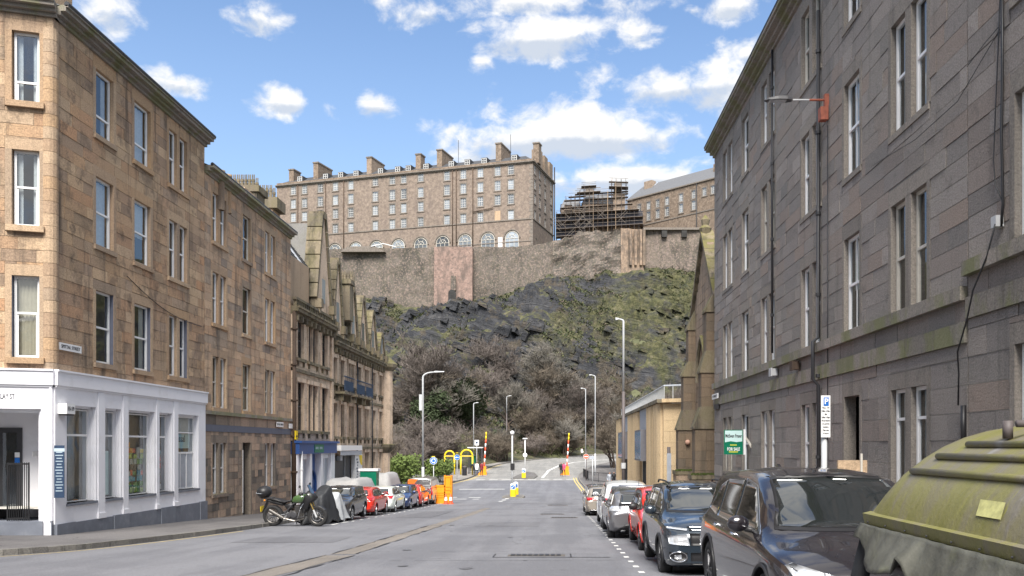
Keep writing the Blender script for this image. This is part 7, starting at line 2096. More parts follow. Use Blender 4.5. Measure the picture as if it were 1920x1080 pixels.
def suv_spec(L=4.66, W=1.89, H=1.64, **k):
 h = L / 2
 sp = dict(L=L, W=W, H=H, r=.36, wheels=(-h + .92, h - .87), sstyle=1, spokes=5,
   top=[(-h, .98), (-h + .05, 1.02), (-h + .30, 1.22), (-h + .62, 1.52), (-h + .95, 1.60), (-h + 1.7, H), (-h + 2.35, H - .005), (-h + 2.75, H - .05), (-h + 3.05, H - .17), (h - 1.02, 1.13), (h - .85, 1.06), (h - .4, .99), (h - .12, .90), (h, .80)],
   sho=[(-h, .92), (-h + .6, 1.03), (-h + 2.2, 1.0), (h - 1.1, .98), (h - .5, .92), (h - .12, .83), (h, .74)])
 sp['win'] = [[(-h + .72, 1.10), (-h + 1.62, 1.06), (-h + 1.62, 1.48), (-h + 1.25, 1.46), (-h + .95, 1.36)], [(-h + 1.68, 1.06), (-h + 2.55, 1.05), (-h + 2.55, 1.46), (-h + 2.2, 1.50), (-h + 1.68, 1.49)], [(-h + 2.62, 1.05), (h - 1.35, 1.06), (-h + 3.05, 1.30), (-h + 2.78, 1.43), (-h + 2.62, 1.455)]]
 sp['win'] = [[(-h + .62, 1.12), (-h + 1.20, 1.07), (-h + 1.20, 1.45), (-h + .92, 1.38)], [(-h + 1.26, 1.07), (-h + 2.12, 1.05), (-h + 2.12, 1.50), (-h + 1.26, 1.46)], [(-h + 2.18, 1.05), (h - 1.36, 1.05), (h - 1.62, 1.24), (-h + 2.72, 1.45), (-h + 2.18, 1.50)]]
 sp['fscreen'] = [(-.70, 1.12), (.70, 1.12), (.585, 1.53), (0, 1.56), (-.585, 1.53)]
 sp['rscreen'] = [(-.60, 1.10), (.60, 1.10), (.52, 1.46), (-.52, 1.46)]
 sp['mirror'] = (h - 1.55, 1.06); sp['handles'] = [(-h + 1.45, .96), (-h + 2.45, .95)]
 sp['seams'] = [[(-h + 2.15, .34), (-h + 2.15, 1.04)], [(-h + 1.22, .72), (-h + 1.26, 1.04)], [(h - 1.22, .36), (h - 1.27, .98)], [(-h + 1.3, .34), (h - 1.25, .34)]]
 sp['topseams'] = [[(h - .35, .62), (h - .95, .80), (h - 1.05, .74)]]
 sp.update(k); return sp
CARS_R = 'cars parked along the right kerb'; CARS_L = 'cars parked along the left kerb'
def on_road(x, y): return (x, y, road_z(y) + .0)
def pit(y): return -math.atan((road_z(y + 1.5) - road_z(y - 1.5)) / 3)
FACE, AWAY = -pi / 2, pi / 2        # nose towards the camera / away from it

# --- nearest: black SUV facing the camera
h = 4.66 / 2
sp = suv_spec(zs=1.05, fin=(-h + .9, 1.58), wintrim='chrome', handle_m='chrome', lip='black', lipw=.02,
 ends=[('headlamp', '+x', 'lens', [(.46, .70), (.80, .74), (.86, .86), (.80, .88), (.48, .80)], .01), ('grille', '+x', 'black', [(-.42, .52), (.42, .52), (.44, .80), (-.44, .80)], .006), ('grille_bar', '+x', 'chrome', [(-.43, .64), (.43, .64), (.43, .68), (-.43, .68)], .02),
  ('lower_intake', '+x', 'black', [(-.74, .28), (.74, .28), (.7, .44), (-.7, .44)], .006), ('number_plate', '+x', 'white', [(-.26, .42), (.26, .42), (.26, .52), (-.26, .52)], .02),
  ('tail_lamp', '-x', 'tail', [(.52, .88), (.84, .86), (.84, 1.02), (.52, 1.0)], .01), ('number_plate', '-x', 'yellow', [(-.26, .70), (.26, .70), (.26, .81), (-.26, .81)], .015)],
 tops=[('bonnet_vent', 'black', [(h - 1.02, .32), (h - .92, .30), (h - .98, .52)], .004)], wiper=[((-.45, 1.10), (.1, 1.13)), ((.12, 1.10), (.62, 1.13))], rim='alloy_dark')
car('parked_suv', 'black metallic SUV, nearest car on the right, facing the camera', on_road(2.90, 9.62), FACE, sp, P_BLACK, CARS_R, pitch=None)

# --- small blue black SUV facing camera, stepped headlamps with a chrome ringed fog lamp
h = 4.16 / 2
sp = suv_spec(4.16, 1.76, 1.60, r=.33, lip='black', lipw=.03, rails=(-h + .6, -h + 2.4, .56, 1.59, 'black'), rim='alloy_dark',
 top=[(-h, 1.0), (-h + .05, 1.1), (-h + .28, 1.42), (-h + .5, 1.53), (-h + 1.3, 1.60), (-h + 2.0, 1.58), (-h + 2.4, 1.50), (-h + 2.62, 1.40), (h - 1.02, 1.14), (h - .8, 1.06), (h - .35, .99), (h - .1, .90), (h, .80)],
 sho=[(-h, .92), (-h + .6, 1.0), (h - 1.1, .98), (h - .4, .93), (h - .1, .84), (h, .74)],
 win=[[(-h + .42, 1.10), (-h + .98, 1.06), (-h + .98, 1.44), (-h + .56, 1.40)], [(-h + 1.04, 1.06), (-h + 1.85, 1.05), (-h + 1.85, 1.46), (-h + 1.04, 1.45)], [(-h + 1.91, 1.05), (h - 1.30, 1.05), (-h + 2.42, 1.38), (-h + 1.91, 1.46)]],
 fscreen=[(-.66, 1.13), (.66, 1.13), (.57, 1.49), (0, 1.51), (-.57, 1.49)], rscreen=[(-.55, 1.10), (.55, 1.10), (.5, 1.42), (-.5, 1.42)], mirror=(h - 1.48, 1.06), handles=[(-h + 1.25, .95), (-h + 2.15, .94)],
 seams=[[(-h + 1.88, .34), (-h + 1.88, 1.04)], [(h - 1.15, .36), (h - 1.2, .98)], [(-h + 1.02, .7), (-h + 1.02, 1.04)]],
 ends=[('running_lamp', '+x', 'lens', [(.50, .855), (.80, .88), (.82, .91), (.48, .885)], .012), ('headlamp', '+x', 'lens', [(.46, .62), (.78, .64), (.80, .77), (.50, .80)], .012), ('chrome_bar', '+x', 'chrome', [(-.48, .90), (.48, .90), (.48, .915), (-.48, .915)], .014), ('chrome_bar', '+x', 'chrome', [(-.46, .86), (.46, .86), (.46, .875), (-.46, .875)], .014),
  ('grille', '+x', 'black', [(-.44, .62), (.44, .62), (.46, .82), (-.46, .82)], .006), ('fog_lamp', '+x', 'lens', [(.60, .395), (.70, .395), (.70, .465), (.60, .465)], .02), ('fog_recess', '+x', 'black', [(.50, .36), (.76, .36), (.78, .50), (.50, .50)], .008),
  ('lower_intake', '+x', 'black', [(-.44, .30), (.44, .30), (.44, .50), (-.44, .50)], .006), ('number_plate', '+x', 'white', [(-.26, .52), (.26, .52), (.26, .62), (-.26, .62)], .022),
  ('tail_lamp', '-x', 'tail', [(.55, .86), (.80, .86), (.80, 1.0), (.55, 1.0)], .01)], wiper=[((-.4, 1.11), (.1, 1.14)), ((.12, 1.11), (.6, 1.14))])
rt_, bv = car('parked_suv', 'small blue black SUV with chrome ringed fog lamp, behind the black one', on_road(2.70, 16.4), FACE, sp, P_NAVY, CARS_R)
for sg in (-1, 1): ring_patch(rt_, bv, (sg * .64, .43), .085, '+x', 'chrome', 'fog_ring', sx=1.6)
# double chevron
for z in (.80, .84):
 b = MB().mat('chrome'); q = [bv.ray_cast(Vector((8, y, zz_)), Vector((-1, 0, 0)))[0] + Vector((.02, 0, 0)) for y, zz_ in ((-.10, z), (0, z + .06), (.10, z))]; b.tube(q, .014, 5); b.build('badge', parent=rt_)

def hatch_spec(L=4.05, W=1.74, H=1.46, **k):
 h = L / 2
 sp = dict(L=L, W=W, H=H, r=.315, wheels=(-h + .72, h - .80), spokes=5, sstyle=0,
   top=[(-h, .82), (-h + .04, .95), (-h + .16, 1.12), (-h + .38, 1.36), (-h + .6, H - .05), (-h + 1.3, H), (-h + 1.9, H - .02), (-h + 2.35, H - .12), (h - 1.08, 1.03), (h - .85, .96), (h - .4, .88), (h - .1, .78), (h, .68)],
   sho=[(-h, .80), (-h + .5, .95), (h - 1.1, .91), (h - .5, .83), (h - .1, .72), (h, .62)])
 sp['win'] = [[(-h + .48, 1.03), (-h + .92, 1.0), (-h + .92, H - .14), (-h + .66, H - .17)], [(-h + .97, 1.0), (-h + 1.7, .98), (-h + 1.7, H - .12), (-h + .97, H - .13)], [(-h + 1.76, .98), (h - 1.30, .98), (-h + 2.25, H - .21), (-h + 1.76, H - .125)]]
 sp['fscreen'] = [(-.66, 1.02), (.66, 1.02), (.55, H - .12), (0, H - .10), (-.55, H - .12)]; sp['rscreen'] = [(-.58, 1.04), (.58, 1.04), (.50, H - .15), (-.50, H - .15)]
 sp['mirror'] = (h - 1.42, .98); sp['handles'] = [(-h + 1.05, .88), (-h + 1.95, .87)]
 sp['seams'] = [[(-h + 1.73, .30), (-h + 1.73, .97)], [(h - 1.18, .34), (h - 1.2, .92)], [(-h + .95, .65), (-h + .95, .98)]]
 sp['ends'] = [('headlamp', '+x', 'lens', [(.45, .58), (.74, .62), (.76, .74), (.48, .70)], .01), ('grille', '+x', 'black', [(-.4, .56), (.4, .56), (.42, .66), (-.42, .66)], .006), ('lower_intake', '+x', 'black', [(-.55, .28), (.55, .28), (.5, .42), (-.5, .42)], .006), ('number_plate', '+x', 'white', [(-.26, .44), (.26, .44), (.26, .54), (-.26, .54)], .02),
    ('tail_lamp', '-x', 'tail', [(.50, .82), (.78, .80), (.80, .96), (.56, .97)], .012), ('number_plate', '-x', 'yellow', [(-.26, .62), (.26, .62), (.26, .73), (-.26, .73)], .012), ('rear_bumper_inset', '-x', 'black', [(-.55, .26), (.55, .26), (.5, .38), (-.5, .38)], .006)]
 sp['wiper'] = [((-.4, 1.0), (.1, 1.03)), ((.12, 1.0), (.6, 1.03))]
 sp.update(k); return sp

# red hatchback facing the camera
car('parked_hatchback', 'red hatchback with black mirrors, third car from the camera on the right', on_road(2.80, 21.4), FACE, hatch_spec(4.0, 1.72, 1.48, mirror_m='black', handle_m=P_RED, rim='alloy_dark'), P_RED, CARS_R)
# grey sporty hatchback seen from behind
h = 4.36 / 2
sp = hatch_spec(4.36, 1.82, 1.47, r=.335, aerial=(-h + .75, 1.45), rim='alloy_dark',
 ends=[('tail_lamp', '-x', 'lens', [(.58, .86), (.88, .84), (.86, .99), (.62, 1.0)], .014), ('number_plate', '-x', 'yellow', [(-.26, .46), (.26, .46), (.26, .57), (-.26, .57)], .016), ('rear_diffuser', '-x', 'black', [(-.72, .24), (.72, .24), (.60, .40), (.42, .50), (-.42, .50), (-.60, .40)], .012),
  ('exhaust', '-x', 'steel', [(.44, .29), (.56, .29), (.56, .36), (.44, .36)], .03), ('spoiler', '-x', P_GREY, [(-.56, 1.385), (.56, 1.385), (.52, 1.43), (-.52, 1.43)], .13), ('headlamp', '+x', 'lens', [(.45, .6), (.76, .64), (.78, .76), (.48, .72)], .01)],
 endseams=[('-x', [(-.60, 1.0), (-.66, .78), (-.5, .64), (.5, .64), (.66, .78), (.60, 1.0)]), ('-x', [(-.86, .62), (-.5, .585), (.5, .585), (.86, .62)])])
car('parked_hatchback', 'metallic grey sporty hatchback with roof spoiler and black diffuser, seen from behind', on_road(2.38, 26.1), AWAY, sp, P_GREY, CARS_R)
# white people carrier
h = 4.4 / 2
sp = suv_spec(4.4, 1.83, 1.66, rscreen=[(-.6, 1.12), (.6, 1.12), (.52, 1.50), (-.52, 1.50)], aerial=(-h + .8, 1.6),
 ends=[('tail_lamp', '-x', 'tail', [(.60, .92), (.84, .90), (.82, 1.10), (.62, 1.10)], .012), ('number_plate', '-x', 'yellow', [(-.26, .66), (.26, .66), (.26, .77), (-.26, .77)], .012)])
car('parked_suv', 'tall white car seen from behind, between the grey hatchback and the bronze estate', on_road(2.47, 31.3), AWAY, sp, P_WHITE, CARS_R)
# bronze estate seen from behind
h = 4.5 / 2
sp = hatch_spec(4.5, 1.80, 1.48, top=[(-h, .82), (-h + .04, .98), (-h + .2, 1.14), (-h + .42, 1.38), (-h + .6, 1.44), (-h + 1.5, 1.48), (-h + 2.3, 1.46), (-h + 2.7, 1.36), (h - 1.08, 1.03), (h - .85, .96), (h - .4, .88), (h - .1, .78), (h, .68)],
 ends=[('tail_lamp', '-x', 'tail', [(.36, .84), (.82, .82), (.84, .96), (.40, .95)], .014), ('number_plate', '-x', 'yellow', [(-.26, .44), (.26, .44), (.26, .55), (-.26, .55)], .012), ('bumper_inset', '-x', 'black', [(-.7, .26), (.7, .26), (.66, .36), (-.66, .36)], .006), ('chrome_bar', '-x', 'chrome', [(-.7, .37), (.7, .37), (.7, .385), (-.7, .385)], .01)],
 endseams=[('-x', [(-.62, .8), (-.60, .60), (.60, .60), (.62, .8)])])
car('parked_estate', 'pale bronze car seen from behind with red tail lamps', on_road(2.28, 42.5), AWAY, sp, P_GOLD, CARS_R)
car('parked_hatchback', 'dark hatchback farthest along the right row, its nose towards us beyond the bronze one', on_road(2.42, 49.0), FACE, hatch_spec(4.0, 1.70, 1.47), P_NAVY, CARS_R)

# --- left row
XLC = -9.42
h = 3.84 / 2
sp = hatch_spec(3.84, 1.70, 1.42, r=.32, mirror_m='black', sstyle=1,
 top=[(-h, .85), (-h + .05, 1.0), (-h + .14, 1.15), (-h + .3, 1.34), (-h + .5, 1.39), (-h + 1.2, 1.42), (-h + 1.8, 1.41), (-h + 2.15, 1.34), (h - .98, 1.06), (h - .8, 1.0), (h - .35, .93), (h - .1, .82), (h, .70)],
 sho=[(-h, .85), (-h + .5, .98), (h - 1.0, .95), (h - .4, .88), (h - .1, .76), (h, .64)],
 win=[[(-h + .30, 1.02), (-h + .95, 1.0), (-h + .95, 1.31), (-h + .4, 1.30)], [(-h + 1.0, 1.0), (-h + 1.62, .99), (-h + 1.62, 1.32), (-h + 1.0, 1.31)], [(-h + 1.66, .99), (h - 1.22, .99), (-h + 2.1, 1.27), (-h + 1.66, 1.32)]],
 fscreen=[(-.64, 1.05), (.64, 1.05), (.56, 1.32), (0, 1.34), (-.56, 1.32)],
 ends=[('grille', '+x', 'black', [(-.42, .42), (.42, .42), (.46, .62), (-.46, .62)], .006), ('grille_bar', '+x', 'chrome', [(-.44, .60), (.44, .60), (.44, .63), (-.44, .63)], .012), ('headlamp', '+x', 'lens', [(.56 + .115 * cos(a * pi / 8), .72 + .13 * sin(a * pi / 8)) for a in range(16)], .014), ('number_plate', '+x', 'white', [(-.26, .34), (.26, .34), (.26, .44), (-.26, .44)], .02),
  ('tail_lamp', '-x', 'tail', [(.56, .72), (.70, .72), (.70, .92), (.56, .92)], .012)])
rt_, bv = car('parked_hatchback', 'small dark grey rounded car with big round headlamps, first car behind the motorbikes', on_road(XLC + .18, 36.3), FACE, sp, P_DGREY, CARS_L)
for sg in (-1, 1): ring_patch(rt_, bv, (sg * .56, .72), .135, '+x', 'chrome', 'lamp_ring', sx=.88, tube=.02)
car('parked_hatchback', 'bright red hatchback seen from behind, second car on the left', on_road(XLC, 41.9), AWAY, hatch_spec(3.98, 1.74, 1.42), P_RED, CARS_L)
car('parked_hatchback', 'pale greenish white hatchback seen from behind, third car on the left', on_road(XLC, 46.8), AWAY, hatch_spec(4.0, 1.74, 1.44), P_MINT, CARS_L)
car('parked_hatchback', 'dark blue hatchback facing us, fourth car on the left', on_road(XLC, 51.5), FACE, hatch_spec(4.0, 1.74, 1.46), P_BLUE, CARS_L)
car('parked_hatchback', 'red hatchback just in front of the orange and grey van', on_road(XLC, 56.0), AWAY, hatch_spec(4.0, 1.74, 1.50), P_REDR, CARS_L)
# van seen from behind
h = 4.9 / 2; pv_grey = paint('dark grey van wrap', (.09, .09, .095)); pv_or = paint('orange van wrap', (.80, .17, .02)); pv_s = paint('silver beige van paint', (.42, .41, .38), .2)
sp = dict(L=4.9, W=1.95, H=1.97, r=.34, wheels=(-h + .95, h - .9), tum=.10, endr=.12, endf=.7, kr=.95, kf=.78, rim='steel', spokes=8, sstyle=0,
 top=[(-h, 1.90), (-h + .06, 1.94), (-h + 1, 1.97), (h - 1.9, 1.96), (h - 1.55, 1.88), (h - .85, 1.22), (h - .6, 1.14), (h - .15, 1.0), (h, .85)], sho=[(-h, 1.0), (h - .9, 1.05), (h - .2, .92), (h, .78)],
 bot=[(-h, .34), (-h + .5, .26), (h - .4, .24), (h, .30)],
 win=[[(h - 2.1, 1.15), (h - 1.15, 1.12), (h - 1.35, 1.40), (h - 1.62, 1.72), (h - 2.1, 1.76)]], fscreen=[(-.74, 1.24), (.74, 1.24), (.68, 1.80), (-.68, 1.80)], rscreen=[(-.74, 1.15), (-.70, 1.15), (-.70, 1.2), (-.74, 1.2)],
 mirror=(h - 1.3, 1.18), mirror_m='black', handles=[(h - 2.0, 1.05)], handle_m='black', seams=[[(h - 2.2, .36), (h - 2.2, 1.8)], [(h - 1.1, .36), (h - 1.12, 1.1)]],
 ends=[('rear_door', '-x', pv_grey, [(-.90, .46), (.90, .46), (.88, 1.84), (-.88, 1.84)], .006), ('orange_panel', '-x', pv_or, [(.91, 1.10), (.45, 1.45), (.10, 1.86), (.89, 1.86)], .012) , ('orange_panel', '-x', pv_or, [(-.80, .47), (-.15, .47), (-.80, .85)], .012),
  ('tail_lamp', '-x', 'tail', [(.80, .75), (.92, .75), (.91, 1.45), (.80, 1.45)], .02), ('tail_lens', '-x', 'white', [(.815, 1.46), (.90, 1.46), (.90, 1.55), (.815, 1.55)], .022), ('bumper', '-x', 'black', [(-.93, .28), (.93, .28), (.93, .44), (-.93, .44)], .03), ('number_plate', '-x', 'yellow', [(-.5, .60), (-.05, .60), (-.05, .72), (-.5, .72)], .016)],
 endseams=[('-x', [(0.0, .46), (0.0, 1.86)])])
rt_, bv = car('parked_van', 'dark grey and orange panel van seen from behind at the end of the left row', on_road(-9.55, 62.0), AWAY, sp, pv_s, 'vans', 'van')
del rt_['group']
# the photograph shows the rear with orange on its left; lettering as pale marks
me_bars = [(.35, 1.28, .42, .05), (.2, 1.0, .26, .03), (.25, .88, .2, .025)]
for (y, z, w_, t_) in me_bars:
 b = MB().mat('text_white'); x = -4.9 / 2 - .02
 for k in range(int(w_ / .055)): b.box(x - .004, x, -(y - .3 - w_ / 2 + k * .055) - .018, -(y - .3 - w_ / 2 + k * .055) + .018, z, z + t_ * (.8 + .4 * (k % 2)))
 o = b.build('lettering', parent=rt_); o['kind'] = 'stuff'

# ================================================================ MOTORBIKE
MT['dark_steel'] = plain('dark steel', (.16, .15, .14), .35, .8)
def motorbike():
 R = empty('motorbike', (-9.35, 30.6, road_z(30.6)), radians(22)); tag(R, 'black and green adventure motorbike with a black top box, parked at the kerb', 'motorbike')
 def wheel(x, r, w_):
  t = MB().mat('rubber'); t.cs = True; t.lathe([(r * .70, -w_ * .35), (r * .86, -w_ * .52), (r * .96, -w_ * .36), (r, 0), (r * .96, w_ * .36), (r * .86, w_ * .52), (r * .70, w_ * .35), (r * .70, -w_ * .35)], (x, 0, r), 30, 'y')
  o = t.build('wheel', parent=R)
  m = MB().mat('dark_steel'); m.cs = True; m.lathe([(r * .71, -.04), (r * .64, -.035), (r * .64, .035), (r * .71, .04)], (x, 0, r), 30, 'y'); m.cs = False
  for k in range(10):
   a = 2 * pi * k / 10; m.tube([(x + .05 * cos(a), 0, r + .05 * sin(a)), (x + r * .66 * cos(a + .12), 0, r + r * .66 * sin(a + .12))], .011, 4)
  m.tube([(x, -.07, r), (x, .07, r)], .045, 10); m.build('rim', parent=o)
  d = MB().mat('chrome');
  for y in (-.075,): d.tube([(x + .15 * cos(2 * pi * k / 20), y, r + .15 * sin(2 * pi * k / 20)) for k in range(21)], .013, 5, cap=False)
  d.build('brake_disc', parent=o)
 wheel(-.78, .36, .19); wheel(.80, .36, .14)
 B = lambda nm, m, f: (lambda b: (f(b), b.build(nm, parent=R))[1])(MB().mat(m))
 gold = plain('gold fork', (.55, .40, .14), .3, .8)
 for y in (-.09, .09):
  B('fork_leg', 'lamp_grey', lambda b: b.tube([(.80, y, .33), (.70, y, .58)], .032, 8)); B('fork_tube', gold, lambda b: b.tube([(.70, y, .58), (.50, y, 1.05)], .024, 8))
 B('front_mudguard', 'black', lambda b: [b.hexa([(.8 + .36 * cos(a) , -.07, .33 + .37 * sin(a)), (.8 + .36 * cos(a2), -.07, .33 + .37 * sin(a2)), (.8 + .36 * cos(a2), .07, .33 + .37 * sin(a2)), (.8 + .36 * cos(a), .07, .33 + .37 * sin(a)), (.8 + .38 * cos(a), -.06, .33 + .39 * sin(a)), (.8 + .38 * cos(a2), -.06, .33 + .39 * sin(a2)), (.8 + .38 * cos(a2), .06, .33 + .39 * sin(a2)), (.8 + .38 * cos(a), .06, .33 + .39 * sin(a))]) for a, a2 in ((radians(q), radians(q + 19)) for q in range(40, 160, 20))])
 green = paint('dark green bike paint', (.05, .10, .03));
 def prof(b, pts, hw, taper=.7):
  n = len(pts); cx = sum(p[0] for p in pts) / n; cz = sum(p[1] for p in pts) / n
  L = [[(cx + (x - cx) * t, y, cz + (z - cz) * t) for x, z in pts] for t, y in ((taper, -hw), (1, -hw * .6), (1, hw * .6), (taper, hw))]
  base = len(b.v)
  for r_ in L: b.v.extend(r_)
  b.cs = True
  for i in range(3):
   for k in range(n): b.face([base + i * n + k, base + i * n + (k + 1) % n, base + (i + 1) * n + (k + 1) % n, base + (i + 1) * n + k][::-1])
  b.face([base + k for k in range(n)]); b.face([base + 3 * n + k for k in range(n)][::-1])
 B('fuel_tank', green, lambda b: prof(b, [(-.08, .84), (.12, .80), (.42, .82), (.50, .98), (.40, 1.08), (.2, 1.10), (.02, 1.02)], .17))
 B('fairing', 'black', lambda b: prof(b, [(.18, .66), (.30, .52), (.50, .56), (.60, .80), (.74, .90), (.80, .98), (.66, 1.16), (.52, 1.22), (.40, 1.08), (.30, .88)], .17))
 B('fairing_panel', green, lambda b: prof(b, [(.38, .98), (.70, .96), (.72, 1.02), (.56, 1.16), (.42, 1.12)], .165))
 B('headlamp', 'lens', lambda b: prof(b, [(.64, .96), (.74, .92), (.76, 1.0), (.66, 1.10)], .11))
 B('windscreen', 'car_glass', lambda b: b.hexa([(.66, -.12, 1.10), (.70, -.10, 1.10), (.70, .10, 1.10), (.66, .12, 1.10), (.50, -.10, 1.42), (.52, -.08, 1.42), (.52, .08, 1.42), (.50, .10, 1.42)]))
 B('seat', 'black', lambda b: prof(b, [(-.06, .86), (.0, .90), (-.20, .86), (-.40, .87), (-.62, .95), (-.86, .98), (-.88, .92), (-.6, .86), (-.3, .78)][::-1], .14))
 B('tail', 'black', lambda b: prof(b, [(-.3, .78), (-.6, .86), (-.95, .92), (-1.0, .86), (-.7, .76), (-.4, .70)], .10))
 B('side_panel', 'black', lambda b: prof(b, [(-.36, .74), (-.05, .82), (.02, .64), (-.22, .55)], .13))
 B('engine', 'dark_steel', lambda b: [b.lathe([(.001, -.16), (.13, -.15), (.15, -.1), (.15, .1), (.13, .15), (.001, .16)], (.02, 0, .42), 14, 'y'), b.box(.05, .32, -.12, .12, .42, .72), b.box(-.2, .3, -.11, .11, .26, .46)])
 B('engine_cover', 'dark_frame', lambda b: [b.lathe([(.12, -.17), (.10, -.19), (.001, -.20)], (.02, 0, .42), 14, 'y'), b.lathe([(.10, -.13), (.08, -.17), (.001, -.18)], (-.15, 0, .40), 12, 'y')] + [b.box(.06, .33, -.14, .14, .48 + k * .05, .495 + k * .05) for k in range(5)])
 B('radiator', 'black', lambda b: b.box(.36, .41, -.17, .17, .48, .86))
 B('frame', 'dark_frame', lambda b: [b.tube([(.48, y, .98), (.0, y, .78), (-.32, y, .45)], .025, 6) for y in (-.12, .12)] + [b.tube([(.45, y, .9), (.38, y, .35), (-.2, y, .25), (-.3, y, .45)], .018, 6) for y in (-.13, .13)])
 B('swingarm', 'alloy', lambda b: [b.tube([(-.28, y, .42), (-.78, y, .33)], .03, 6) for y in (-.11, .11)])
 B('crash_bar', 'chrome', lambda b: [b.tube([(.42, y, .86), (.30, y * 1.6, .66), (.22, y * 1.7, .40), (.15, y, .30)], .014, 6) for y in (-.14, .14)])
 B('exhaust', 'dark_steel', lambda b: [b.tube([(.33, -.08, .5), (.36, -.12, .28), (.05, -.14, .20), (-.35, -.18, .30)], .025, 8), b.tube([(-.35, -.19, .30), (-.80, -.23, .58)], .06, 12)])
 B('handlebar', 'black', lambda b: b.tube([(.36, -.40, 1.16), (.44, -.2, 1.17), (.46, 0, 1.12), (.44, .2, 1.17), (.36, .40, 1.16)], .014, 6))
 for y in (-.40, .40): B('handguard', 'black', lambda b: b.ball((.42, y, 1.16), .075, 8, 6, (1.1, 1.0, .8))); B('mirror', 'black', lambda b: [b.tube([(.42, y * .8, 1.18), (.40, y * .95, 1.36)], .008, 4), b.ball((.39, y * .98, 1.40), .06, 8, 6, (.4, 1.3, .75))])
 B('footrest', 'steel', lambda b: [b.tube([(-.25, -.25, .36), (-.25, .25, .36)], .014, 5), b.tube([(-.25, -.14, .36), (-.18, -.14, .5)], .02, 5)])
 B('rear_mudguard', 'black', lambda b: b.hexa([(-.98, -.06, .86), (-.92, -.06, .86), (-.92, .06, .86), (-.98, .06, .86), (-1.16, -.07, .46), (-1.14, -.07, .46), (-1.14, .07, .46), (-1.16, .07, .46)]))
 B('chain_guard', 'black', lambda b: b.tube([(-.25, .12, .46), (-.78, .12, .40)], .02, 4)); B('stand', 'dark_frame', lambda b: b.tube([(-.05, .13, .26), (-.12, .36, .0)], .014, 5))
 tb = MB().mat('black'); tb.cs = True; tb.ball((-1.06, 0, 1.17), .26, 18, 12, (.95, 1.05, .80)); t_ = tb.build('top_box', parent=R)
 g_ = MB().mat('lead'); g_.cs = True; g_.tube([(-1.08 + .25 * cos(a), .262 * sin(a), 1.14) for a in (2 * pi * k / 24 for k in range(25))], .010, 5, cap=False); g_.build('box_seam', parent=t_)
 B('luggage_rack', 'dark_frame', lambda b: [b.box(-1.2, -.75, -.12, .12, .965, .985), b.tube([(-.7, .1, .93), (-1.15, .1, .965)], .012, 4), b.tube([(-.7, -.1, .93), (-1.15, -.1, .965)], .012, 4)])
 B('indicator', 'orange', lambda b: b.ball((-.98, -.18, .90), .03, 6, 5)); B('number_plate', 'yellow', lambda b: b.box(-1.175, -1.165, -.12, .12, .5, .68))
 R.rotation_euler = (radians(5), 0, radians(-8)); R.scale = (1.06, 1.06, 1.06)
motorbike()

def covered_bike(name, label, x, y, rz, m, hgt, ln, seed):
 """a cloth thrown over a motorbike: folds hanging from the bars and the seat"""
 R = empty(name, (x, y, road_z(y)), rz); tag(R, label, 'covered motorbike', 'motorbikes under covers')
 b = MB().mat(m); b.cs = True; n = 60; nv = 16
 def topz(u): return interp([(-1, .62), (-.7, .92), (-.35, .85), (0, 1.0), (.28, 1.22), (.42, 1.22), (.62, .95), (.85, .6), (1, .45)], u) * hgt / 1.22
 for j in range(nv + 1):
  v = j / nv
  for i in range(n):
   a = 2 * pi * i / n; cx, cy = cos(a), sin(a)
   fold = 1 + .10 * v * sin(a * 7 + seed + 2 * v) + .08 * v * v * sin(a * 16 + seed * 2 - 3 * v) + .16 * v * noise.noise(Vector((cx * 2.4, cy * 2.4, v * 3 + seed)))
   rad = v ** .75; X = cx * ln * (rad * .94 + .06) * fold; Yv = cy * (.10 + .34 * v ** .6) * fold * min(1, rad * 3)
   u = max(-1, min(1, cx * rad)); top_ = topz(u)
   lift = .08 + .07 * sin(a * 5 + seed) + .04 * sin(a * 13)
   z = lift + (top_ - lift) * (1 - v ** 1.7) if v > .0 else top_
   ridge = interp([(0, 1), (.35, .93), (.7, .6), (1, .0)], v)
   z = lift + (top_ - lift) * ridge
   b.v.append((X, Yv, z))
 for j in range(nv):
  for i in range(n): b.face([j * n + i, j * n + (i + 1) % n, (j + 1) * n + (i + 1) % n, (j + 1) * n + i][::-1])
 b.face([i for i in range(n)])
 b.build('cover', parent=R)
 for xx in (-ln * .72, ln * .72):
  t = MB().mat('rubber'); t.cs = True; t.lathe([(.2, -.06), (.29, -.07), (.31, 0), (.29, .07), (.2, .06)], (xx, 0, .31), 20, 'y'); w_ = t.build('wheel', parent=R)
 hm = MB().mat('black'); hm.tube([b.v[nv * n + i] for i in range(n)] + [b.v[nv * n]], .012, 4, cap=False); hm.build('hem', parent=R)
covered_bike('covered_motorbike', 'motorbike under a dark pointed cover, next to the green bike', -8.95, 32.3, radians(62), 'cloth_dark', 1.52, .95, 1)
covered_bike('covered_motorbike', 'motorbike under a silver cover, in front of the small dark car', -8.95, 33.75, radians(66), 'cloth_silver', 1.22, .95, 4)
